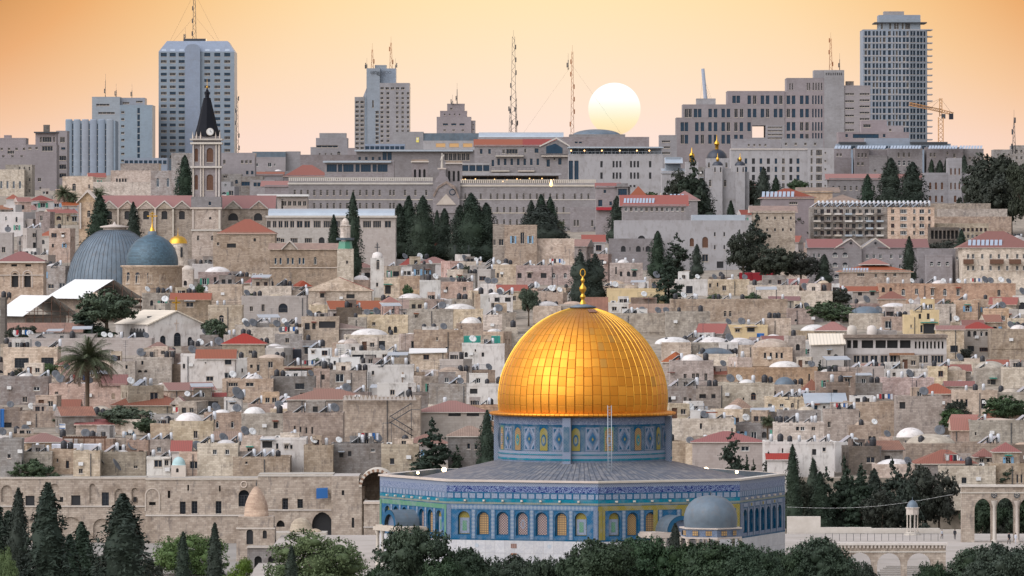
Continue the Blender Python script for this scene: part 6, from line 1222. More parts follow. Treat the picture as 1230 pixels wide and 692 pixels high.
b.mass(1113, 1190, 270, depth=10, dy=6, wm='cream', ops=G(1118, 1186, 276, 284, 14, 2, 3, 4.4, 'nwb')); b.mass(1114, 1150, 275, depth=5, dy=-6, wm='dark', dp=1.5, ops=G(1118, 1147, 282, 282, 7, 1, 3.4, 10, 'k'))
simple('rubble_terrace', 'light rubble terrace wall below the castle villa', 'wall', 1700, 268, [(1090, 1190, 246, None, []), (1125, 1205, 253, None, [], -14)], wm='rough'); simple('rubble_terrace', 'low ruined stone terrace right of the balcony apartments', 'wall', 1620, 290, [(1120, 1215, 262, None, [])], wm='rough')
b = Bd('twin_gable_house', 'pair of joined cream houses with maroon roofs and white edged gables', 'house', 1040, 1440, 345)
wd = lambda x, y, w_=3, h=6: (x, y, w_, h, 'r', 'w')
b.mass(973, 1035, 297.5, depth=16, wm='farlime', par_h=0, ops=[(978, 307, 3, 5, None, 'w'), (984, 307, 3, 5, None, 'w')] + [wd(x, y, 6, 5.5) for y in (306, 318) for x in (1003, 1015)] + [wd(977, 320, 3, 5), wd(1005, 332, 6, 5)]); b.mass(1035, 1114, 297.5, depth=16, dy=1, wm='farlime', par_h=0, ops=[(x, y, 3.4, 5, None, 'w') for y in (308, 320) for x in (1042, 1050, 1058, 1071, 1082, 1096, 1106)])
b.poly([(1003, 297.5), (1022, 286.5), (1035, 297.5)], 'farlime', 0, 14, 'gable'); b.poly([(1035, 297.5), (1051.5, 286.5), (1068, 297.5)], 'farlime', 1, 14, 'gable')
b.poly([(972, 298.5), (980, 288.2), (1023, 285.8), (1005, 298.5)], 'redtile', -.4 + .0, .35, 'roof_edge') if 0 else None
b.roof(972, 1012, 297.5, 286.8, 'x', depth=16); b.roof(1056, 1115, 297.5, 286.8, 'x', dy=1, depth=16)
for x0, xm, x1 in ((1003, 1022, 1035), (1035, 1051.5, 1068)): b.poly([(x0 - 1, 297.8), (xm, 285.6), (x1 + 1, 297.8), (x1 + 1, 299.2), (xm, 287.2), (x0 - 1, 299.2)], 'coping', -.35, .34, 'gable_trim'); 
for x in (1022, 1051.5): mb = MB(); mb.lathe([(.32, 0), (.32, .08), (.01, .1)], 10); o = mb.build('round_window', 'panevoid', b.t, (b.x(x), 0, b.z(292))); o.rotation_euler.x = radians(90)
b = simple('red_hip_hall', 'low wide building with red hipped roof in front of the twin gables', 'house', 1370, 352, [(1011, 1094, 326.5, None, [(1034, 330, 9, 4, None, 'n'), (1052, 331, 3, 4, None, 'n'), (1064, 330, 3, 4, None, 'n'), (1075, 330, 4, 4, None, 'n')])], [(1008, 1096, 326.5, 318.5)], wm='cream'); b.roof(1036, 1068, 317.5, 310.5, None, 4, 6); solar_field(b, 1012, 1040, 322, 326, 9, -.3)
simple('small_annex_house', 'flat cream annex with three arched windows right of the twin gables', 'house', 1430, 345, [(1113, 1144, 308, None, [wd(1119, 317, 4, 5), wd(1128, 317, 4, 5), wd(1138, 317, 4, 5)]), (1105, 1150, 300.5, None, [], 6)], wm='farlime')
b = Bd('balcony_villa', 'beige villa with balconies and red hipped solar roof at the right edge', 'villa', 1195, 1420, 350)
b.mass(1156, 1240, 297.5, depth=14, wm='cream', par_h=0, ops=[(x, y, 3, 5.6, None, 'w') for y in (308, 322) for x in (1163, 1169, 1180, 1190, 1200, 1210, 1222, 1230)]); b.roof(1153, 1244, 297.5, 277.5, None, 0, 14); solar_field(b, 1163, 1200, 288, 295, 8, .6)
for x0, x1 in ((1157, 1169), (1189, 1205), (1212, 1226)): b.box(x0, x1, 311.5, 317, 'wood', -1.4, 1.39, 'balcony')
simple('side_wall_house', 'cream house with small windows between the villa and the twin gables', 'house', 1470, 340, [(1144, 1158, 300, None, [(1150, 310, 3, 4, None, 'w')])], wm='cream')
simple('beige_long_house', 'long low beige house below the great hall at the right', 'house', 1500, 345, [(905, 975, 305, None, [(925, 315, 3, 4, None, 'n'), (940, 315, 3, 4, None, 'n')])], wm='cream')
# ================================================================== the old town: churches first
b = Bd('parish_church', 'long church with a maroon roof and a row of small gabled windows', 'church', 215, 1500, 300)
b.mass(97, 330, 250.5, depth=12, wm='cream', par_h=0, ops=[(x, 258.5, 7, 10, 'f', 'k') for x in (131, 153, 175.5, 197.5, 218.5)] + [(280, 260.5, 12, 9, 'r', 'k'), (310, 260.5, 10, 9, 'r', 'k')]); b.roof(118, 330, 250.5, 234.5, 'x', depth=12, ov=.2)
for x in (131, 153, 175.5, 197.5, 218.5, 280, 311): b.poly([(x - 10, 251), (x, 243), (x + 10, 251)], 'cream', -.5, 5, 'gable'); b.poly([(x - 11, 251.6), (x, 242.4), (x + 11, 251.6), (x + 11, 250), (x, 240.8), (x - 11, 250)], 'coping', -.7, 5, 'gable_trim')
for x in (120, 142, 164, 186.5, 208): b.box(x - 1, x + 1, 251, 290, 'coping', -.7, .69, 'pilaster')
b.mass(96, 118, 243, depth=10, dy=-4, wm='tan', par_h=0, foot=False, ops=[(108, 257, 4, 8, 'r', 'n')]); b.poly([(94, 243), (106.5, 229.5), (119, 243)], 'tan', -4, 9, 'pediment'); b.poly([(93, 243), (106.5, 228), (120, 243), (120, 244.5), (106.5, 231), (93, 244.5)], 'coping', -4.6, 10, 'pediment_trim')
for x in (98, 116): b.box(x - 1, x + 1, 244, 275, 'coping', -4.4, .38, 'pilaster')
b = Bd('clock_tower', 'tall slender stone bell tower with black pointed spire and white clock', 'tower', 247, 1490, 300)
b.mass(230.5, 265, 250, depth=6.4, wm='cream', ops=[(252.5, 262, 3, 3, 'r', 'k'), (238, 286, 3, 6, 'r', 'n'), (255, 286, 3, 6, 'r', 'n')], par_h=0); b.box(229, 266.5, 249, 251, 'coping', -.35, .34, 'cornice'); b.box(229.5, 266, 275.5, 277.5, 'coping', -.3, .29, 'ledge'); b.box(230.7, 233, 252, 275, 'coping', -.22, .21, 'pilaster'); b.box(262.5, 264.8, 252, 275, 'coping', -.22, .21, 'pilaster'); b.mass(229.5, 265.5, 236.5, 250, depth=6, dy=.2, wm='farlime', foot=False, ops=[(252, 244.5, 3, 4.5, None, 'i')], par_h=0)
for y0, y1 in ((199.5, 236.5), (171, 199.5)):
    b.mass(231, 264.5, y0 + 2, y1, dy=.5, depth=5.4, wm='farlime', par_h=0, foot=False, ops=[(235.7, (y0 + y1) / 2 + 1, 4, 18 if y1 > 220 else 16, 'r', 'r'), (252, (y0 + y1) / 2 + 1, 8, 19 if y1 > 220 else 17, 'r', 'r')])
    b.box(228.5, 266.5, y0, y0 + 2.2, 'coping', -.2, 7, 'cornice')
    for x in (232, 241, 244, 259.5, 263): b.box(x - .8, x + .8, y0 + 2.4, y1 - .2, 'coping', .2, .29, 'pilaster')
b.mass(231.5, 264, 163.5, 171, dy=.6, depth=5.2, wm='farlime', par_h=0, foot=False); b.box(228, 267, 166.5, 168.5, 'coping', -.3, 7.2, 'cornice')
for x in (231.5, 236, 241, 259, 264): b.lathe(x, [(166.5, .8), (163, .9), (160, .3), (158, .1)], 'coping', .3, 6, 'pinnacle')
b.lathe(248, [(164, 15), (158, 14.2), (150, 11.8), (134, 8.2), (122, 5.2), (119, 4.6)], 'spiredark', 3.2, 8, 'spire', False); b.lathe(248, [(119, 4.4), (117.5, 4.4), (117, 2.6), (112, 2.4), (111, 3), (106.5, .7), (104, .5)], 'spiredark', 3.2, 8, 'lantern', False); b.lathe(248, [(105.5, .5), (104.8, 1.4), (103.6, .9), (103, .2), (94, .15)], 'ocher', 3.2, 8, 'finial')
mb = MB(); r = 4.6 * b.s; mb.lathe([(r, 0), (r, .25), (r * .8, .3)], 20, m=1); mb.poly([(r * .8 * cos(2 * pi * i / 20), r * .8 * sin(2 * pi * i / 20), .28) for i in range(20)]); o = mb.build('clock', ['white', 'coping'], b.t, (b.x(252.5), -.1, b.z(158.5))); o.rotation_euler.x = radians(90)
mb = MB(); mb.box(-.04, -.08, 0, .04, -.02, r * .6); mb.box(0, -.08, -.04, r * .45, -.02, .04); mb.build('clock_hands', 'steel', b.t, (b.x(252.5), -.36, b.z(158.5)))
b = Bd('church_dome', 'huge blue grey ribbed lead dome with a pale round lid, left of gold cross dome', 'dome', 134, 1330, 352)
b.lathe(134, [(360, 60), (347, 58.6)], 'cream', 9.5, 40, 'drum'); mb = MB(); P_ = [(58.5, 347), (57.6, 338), (55.8, 327), (52.5, 315), (47.5, 304), (40.5, 293.5), (32, 285), (24, 279.5), (16.5, 276)]; mb.lathe([(r * b.s, b.z(y)) for r, y in P_], 60); dm = mb.build('dome', 'leadring', b.t, (0, 9.5, 0)); mb = MB()
for i in range(60):
    a = 2 * pi * i / 60
    if sin(a) > .2: continue
    for (r0, y0), (r1, y1) in zip(P_, P_[1:]): mb.tube((r0 * b.s * cos(a), r0 * b.s * sin(a), b.z(y0)), (r1 * b.s * cos(a), r1 * b.s * sin(a), b.z(y1)), .06, 4)
mb.build('ribs', 'steel', dm); b.lathe(134, [(277, 14), (274, 13.4), (273, 17.5), (271.8, 17.5), (269.2, 2), (266, .4)], 'coping', 9.5, 24, 'lid')
b = Bd('cross_dome_church', 'blue grey tiled dome with a gold cross on a cream stone drum', 'church', 180, 1290, 352)
b.lathe(180.5, [(360, 36.5), (322, 36), (320.5, 38.3), (319, 38.3), (318.8, 31)], 'cream', 7, 32, 'drum')
for a in (-50, -25.5, -1, 24, 48):
    t_ = radians(a); R0 = 36.1 * b.s; o = bpy.data.objects.new('window', wmesh(1.15, 2.5, 'r', 'n', .2)); col.objects.link(o); o.parent = b.t; o.location = (R0 * sin(t_) * 1.0, 7 - R0 * cos(t_) - .12, b.z(341)); o.rotation_euler.z = t_
mb = MB(); P_ = [(31.2, 319), (31.4, 314), (30.6, 307.5), (28.5, 301), (25, 294.8), (20, 289.3), (13.5, 285), (6.5, 282)]; mb.lathe([(r * b.s, b.z(y)) for r, y in P_], 40); dm = mb.build('dome', 'leadtile', b.t, (b.x(180.5), 7, 0)); b.lathe(180.5, [(283, 6), (279.5, 5.6), (277.5, 4)], 'leadring', 7, 14, 'lantern'); b.lathe(180.5, [(277.6, 3.4), (274.5, 2.6), (272, 1), (267, .5)], 'ocher', 7, 10, 'finial')
mb = MB(); mb.box(-.13, -.1, 0, .13, .1, 2.3); mb.box(-1.1, -.1, 1.25, 1.1, .1, 1.5); mb.box(-.5, -.1, 1.8, .5, .1, 2.0); mb.build('cross', 'ocher', b.t, (b.x(180.5), 7, b.z(267)))
b = Bd('gold_dome_chapel', 'small chapel tower with a bright little gold dome beside the big domes', 'chapel', 215, 1320, 345)
b.lathe(213, [(346, 13), (320, 13), (310, 12), (294, 11.6), (292.5, 12)], 'cream', 2.6, 12, 'tower', False); mb = MB(); mb.lathe([(r * b.s, b.z(y)) for y, r in ((292.6, 11.2), (289, 10.6), (285.5, 8), (283.6, 4.4), (283, .4))], 20); mb.build('dome', 'ocher', b.t, (b.x(213), 2.6, 0)); b.lathe(213, [(283.4, .8), (280, .3), (274, .15)], 'ocher', 2.6, 6, 'finial')
for x in (208, 218): b.box(x - 1.3, x + 1.3, 297, 309, 'panevoid', .25, .3, 'window')
b.mass(212, 232, 324, depth=6, dy=-1.5, wm='cream', par_h=0, foot=False, ops=[(223, 328, 13, 8, 'r', 'n'), (223, 340, 4, 6, 'r', 'k')]); b.dome(223, 324, 10, 318.5, 'coping', 1.5)
b = Bd('square_bell_tower', 'square stone bell tower with twin arched openings and red hipped roof', 'tower', 26, 1290, 372)
b.mass(-4, 52, 315, depth=9, wm='cream', par_h=0, dp=.9, ops=[(18, 336.5, 8, 17, 'r', 'k'), (33, 336.5, 8, 17, 'r', 'k'), (17, 315.8 + 3, 7, 2.6, None, 'k'), (34, 318.8, 7, 2.6, None, 'k')]); b.roof(-4, 52, 314.5, 302, None, 0, 9); b.box(-6, 54, 314, 315.8, 'coping', -.6, 10, 'cornice'); b.box(-5, 53, 330, 331.2, 'coping', -.2, .19, 'ledge')
def blind_arch(b, x, y, w_, h, m='coping'): blind(b.t, -b.x(0) * 0, b.s, b.pxc, b.zb, x, y, w_, h, 'r', m)
blind_arch(b, 18, 335, 12, 21); blind_arch(b, 33, 335, 12, 21)
b = Bd('minaret', 'slim stone minaret with a balcony and little dome, left of the dark cypresses', 'minaret', 414.5, 1330, 350)
b.mass(405, 424.5, 300, depth=3.6, wm='cream', par_h=.2, ops=[(417, 315, 3, 4, None, 'n')]); b.lathe(414.5, [(300, 9), (290, 7.5)], 'greenlit', 1.8, 8, 'gallery', False); b.lathe(414.5, [(288.5, 10.5), (286, 11), (285.6, 6)], 'leadring', 1.8, 8, 'canopy', False); b.lathe(414.5, [(286, 6.2), (272, 6), (271, 7), (270, 4.6), (266, 4.3), (262.5, 2), (261.8, .2)], 'cream', 1.8, 10, 'lantern', False)  # the gallery's green lights are put into its surface colour
b = Bd('white_bell_tower', 'narrow white bell tower with a domed top and cross, left of centre', 'tower', 453, 1300, 362)
b.mass(445, 461, 311, depth=3, wm='plaster', par_h=.2, ops=[(454, 318, 4, 12, 'r', 'n'), (453, 342, 2.6, 5, None, 'n')]); b.lathe(453, [(311, 6.4), (308, 6.4), (304, 5), (302.5, .3)], 'domeplaster', 1.5, 12, 'dome')
for zz, hw in ((0, .12),): mb = MB(); mb.box(-.1, 0, 0, .1, .15, 2.1); mb.box(-.6, 0, 1.0, .6, .15, 1.2); mb.box(-.35, 0, 1.5, .35, .15, 1.65); mb.build('cross', 'steel', b.t, (0, 1.4, b.z(303)))
# white church with gabled front, turned to show its long side
b = Bd('white_church', 'white gabled church with a cream metal roof and gold cross', 'church', 212, 1185, 425, rz=radians(25), sink=2)
s_ = b.s; hw = 6.15; D_ = 17.5; e_ = b.z(389); r_ = b.z(373.5)
block(b.t, -hw, hw, 0, D_, 0, e_, 'plaster', [(hw - 2.9, b.z(417), 1.2, 2.3, 'r', 'g'), (hw + .2, b.z(417), 1.5, 2.9, 'r', 'g'), (hw + 2.9, b.z(417), 1.0, 2.0, 'r', 'g')], [(2.5, b.z(412), .6, 2.1, 'r', 'n'), (4.2, b.z(412), .6, 2.1, 'r', 'n')] , dp=.3)
for i in range(5): o = bpy.data.objects.new('arcade_window', wmesh(1.5, 2.4, 'r', 'g', .25)); col.objects.link(o); o.parent = b.t; o.location = (-hw - .22, 2.2 + i * 1.65, b.z(409)); o.rotation_euler.z = radians(-90)
mb = MB(); mb.poly([(-hw, 0, e_), (hw, 0, e_), (0, 0, r_)]); mb.poly([(hw, D_, e_), (-hw, D_, e_), (0, D_, r_)]); mb.build('gable', 'plaster', b.t)
mb = MB(); o_ = .35
for q in (((-hw - o_, -o_), (0, 0)), ((hw + o_, -o_), (0, 0))): x0 = q[0][0]; mb.quad((x0, -.3, e_ - .15), (0, -.3, r_ + .12), (0, D_ + .3, r_ + .12), (x0, D_ + .3, e_ - .15)); mb.quad((x0, -.3, e_ - .4), (0, -.3, r_ - .13), (0, -.3, r_ + .12), (x0, -.3, e_ - .15))
mb.build('roof', 'creamroof', b.t); mb = MB(); mb.box(-.13, -.13, 0, .13, .13, 2.8); mb.box(-.85, -.13, 1.5, .85, .13, 1.8); mb.build('cross', 'ocher', b.t, (0, .2, r_)); mb = MB(); mb.box(-3.6, 6, 0, -2.7, 6.8, .5); mb.build('skylight', 'steel', b.t, (0, 0, e_ + (r_ - e_) * .38)); FOOT.append((134, 246, 373, 425, 1185, None, 0, 10))
mb = MB(); mb.box(-.09, -.06, 0, .09, -.01, 2.4); mb.box(-.5, -.06, 1.5, .5, -.01, 1.7); mb.build('wall_cross', 'coping', b.t, (0, 0, b.z(398)))
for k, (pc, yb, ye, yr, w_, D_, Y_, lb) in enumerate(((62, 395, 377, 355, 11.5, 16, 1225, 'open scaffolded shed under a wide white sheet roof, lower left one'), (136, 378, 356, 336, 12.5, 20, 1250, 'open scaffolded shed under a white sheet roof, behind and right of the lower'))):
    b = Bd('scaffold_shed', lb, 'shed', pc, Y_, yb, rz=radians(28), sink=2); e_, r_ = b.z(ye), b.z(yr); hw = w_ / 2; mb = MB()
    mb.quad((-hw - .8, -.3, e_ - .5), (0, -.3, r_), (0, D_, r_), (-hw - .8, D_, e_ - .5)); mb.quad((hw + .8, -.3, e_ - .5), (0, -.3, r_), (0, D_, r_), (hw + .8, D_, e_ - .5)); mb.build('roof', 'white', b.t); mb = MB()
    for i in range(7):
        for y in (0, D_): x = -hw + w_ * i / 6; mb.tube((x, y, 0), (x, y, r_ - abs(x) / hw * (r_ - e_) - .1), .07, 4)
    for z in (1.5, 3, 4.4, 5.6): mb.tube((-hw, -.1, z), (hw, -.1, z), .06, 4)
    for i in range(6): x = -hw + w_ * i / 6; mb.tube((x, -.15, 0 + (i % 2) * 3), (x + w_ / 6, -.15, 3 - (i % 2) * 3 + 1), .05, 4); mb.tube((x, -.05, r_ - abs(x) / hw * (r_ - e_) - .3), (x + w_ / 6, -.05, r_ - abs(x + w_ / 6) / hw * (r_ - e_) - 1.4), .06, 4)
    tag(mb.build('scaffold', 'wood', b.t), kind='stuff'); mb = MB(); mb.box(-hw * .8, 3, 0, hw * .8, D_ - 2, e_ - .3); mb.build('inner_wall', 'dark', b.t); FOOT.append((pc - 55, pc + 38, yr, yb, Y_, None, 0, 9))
# vaulted restaurant and neighbours
b = Bd('vault_roof_restaurant', 'long building with a grey vaulted roof and a band of wide windows', 'restaurant', 398, 1480, 305)
b.mass(320, 475, 261.5, depth=12, wm='lime', par_h=0, ops=[(x, 269.5, w_, 8.6, None, 'n') for x, w_ in ((323, 5), (330, 5), (337, 5.4), (344, 5.4), (351, 5.4), (360, 7.4), (369, 7.4), (381, 9), (393, 9), (404, 9), (416, 9), (428, 9), (441, 10), (453, 10), (466, 8))]); b.mass(320, 400, 275, depth=4, dy=-4, wm='lime', par_h=.2, ops=[(333, 288, 9, 5, None, 'n'), (354, 289, 9, 6, None, 'n'), (371, 289, 9, 6, None, 'n'), (387, 289, 7, 8, 'r', 'k'), (340, 289, 5, 5, None, 'n')])
mb = MB(); n = 8; x0, x1 = b.x(322), b.x(474)
for i in range(n): a, c = pi * i / n, pi * (i + 1) / n; q = lambda x, t: (x, 5 - 4.5 * cos(t), b.z(259) + 1.75 * sin(t)); mb.quad(q(x0, a), q(x1, a), q(x1, c), q(x0, c)); mb.poly([(x0, 5, b.z(259)), q(x0, c), q(x0, a)]); mb.poly([(x1, 5, b.z(259)), q(x1, a), q(x1, c)])
mb.build('roof', 'tin', b.t); b.box(319, 476, 259, 261.5, 'coping', -.6, 12, 'cornice')
b = simple('white_roof_cafe', 'small cafe with a white slab roof above the vaulted roof restaurant', 'building', 1560, 275, [(312, 340, 240, None, []), (338, 369, 241, None, G(342, 366, 244.5, 244.5, 5, 1, 4.4, 6, 'n'))], wm='lime'); b.box(309, 371, 233.5, 236, 'white', -1, 9, 'roof'); b.mass(312, 338, 236, 240, wm='lime', foot=False, depth=8); b.mass(338, 369, 236, 241, wm='lime', foot=False, depth=8, par_h=0)
simple('maroon_roof_wing', 'wing with a dark maroon roof at the right end of the parish church', 'building', 1500, 300, [(296, 319, 251, None, [])], [(293, 319, 251, 236, 'x')], wm='lime')
b = simple('broad_hip_house', 'broad stone house with big maroon hipped roof below the clock tower', 'house', 1400, 310, [(256, 330, 281, None, [(278, 295, 11, 5, None, 'k'), (306, 288, 3, 4, 'r', 'k'), (262, 293, 3, 4, None, 'n')])], [(262, 330, 280.5, 263)], wm='cream')
b = Bd('pediment_mansion', 'long pinkish mansion with small pediment, blue windows and brown roof', 'mansion', 365, 1360, 345)
b.mass(324, 406, 299.5, depth=12, wm='tan', par_h=0, ops=[(x, 313.5, 2.6, 7.5, None, 'u') for x in (331, 337, 346, 351.5, 360, 364.5, 379)] + [(378.5, 313, 3, 9, 'r', 'u')]); b.roof(324, 408, 299.5, 292, 'x', 0, 12, 'oldtile', 'tan'); b.poly([(339, 300), (348, 291), (357, 300)], 'tan', -.4, 6, 'pediment'); b.poly([(338, 300.5), (348, 290.3), (358, 300.5), (358, 299), (348, 288.8), (338, 299)], 'coping', -.7, 7, 'pediment_trim'); b.box(324, 406, 321, 322, 'coping', -.2, .19, 'ledge')

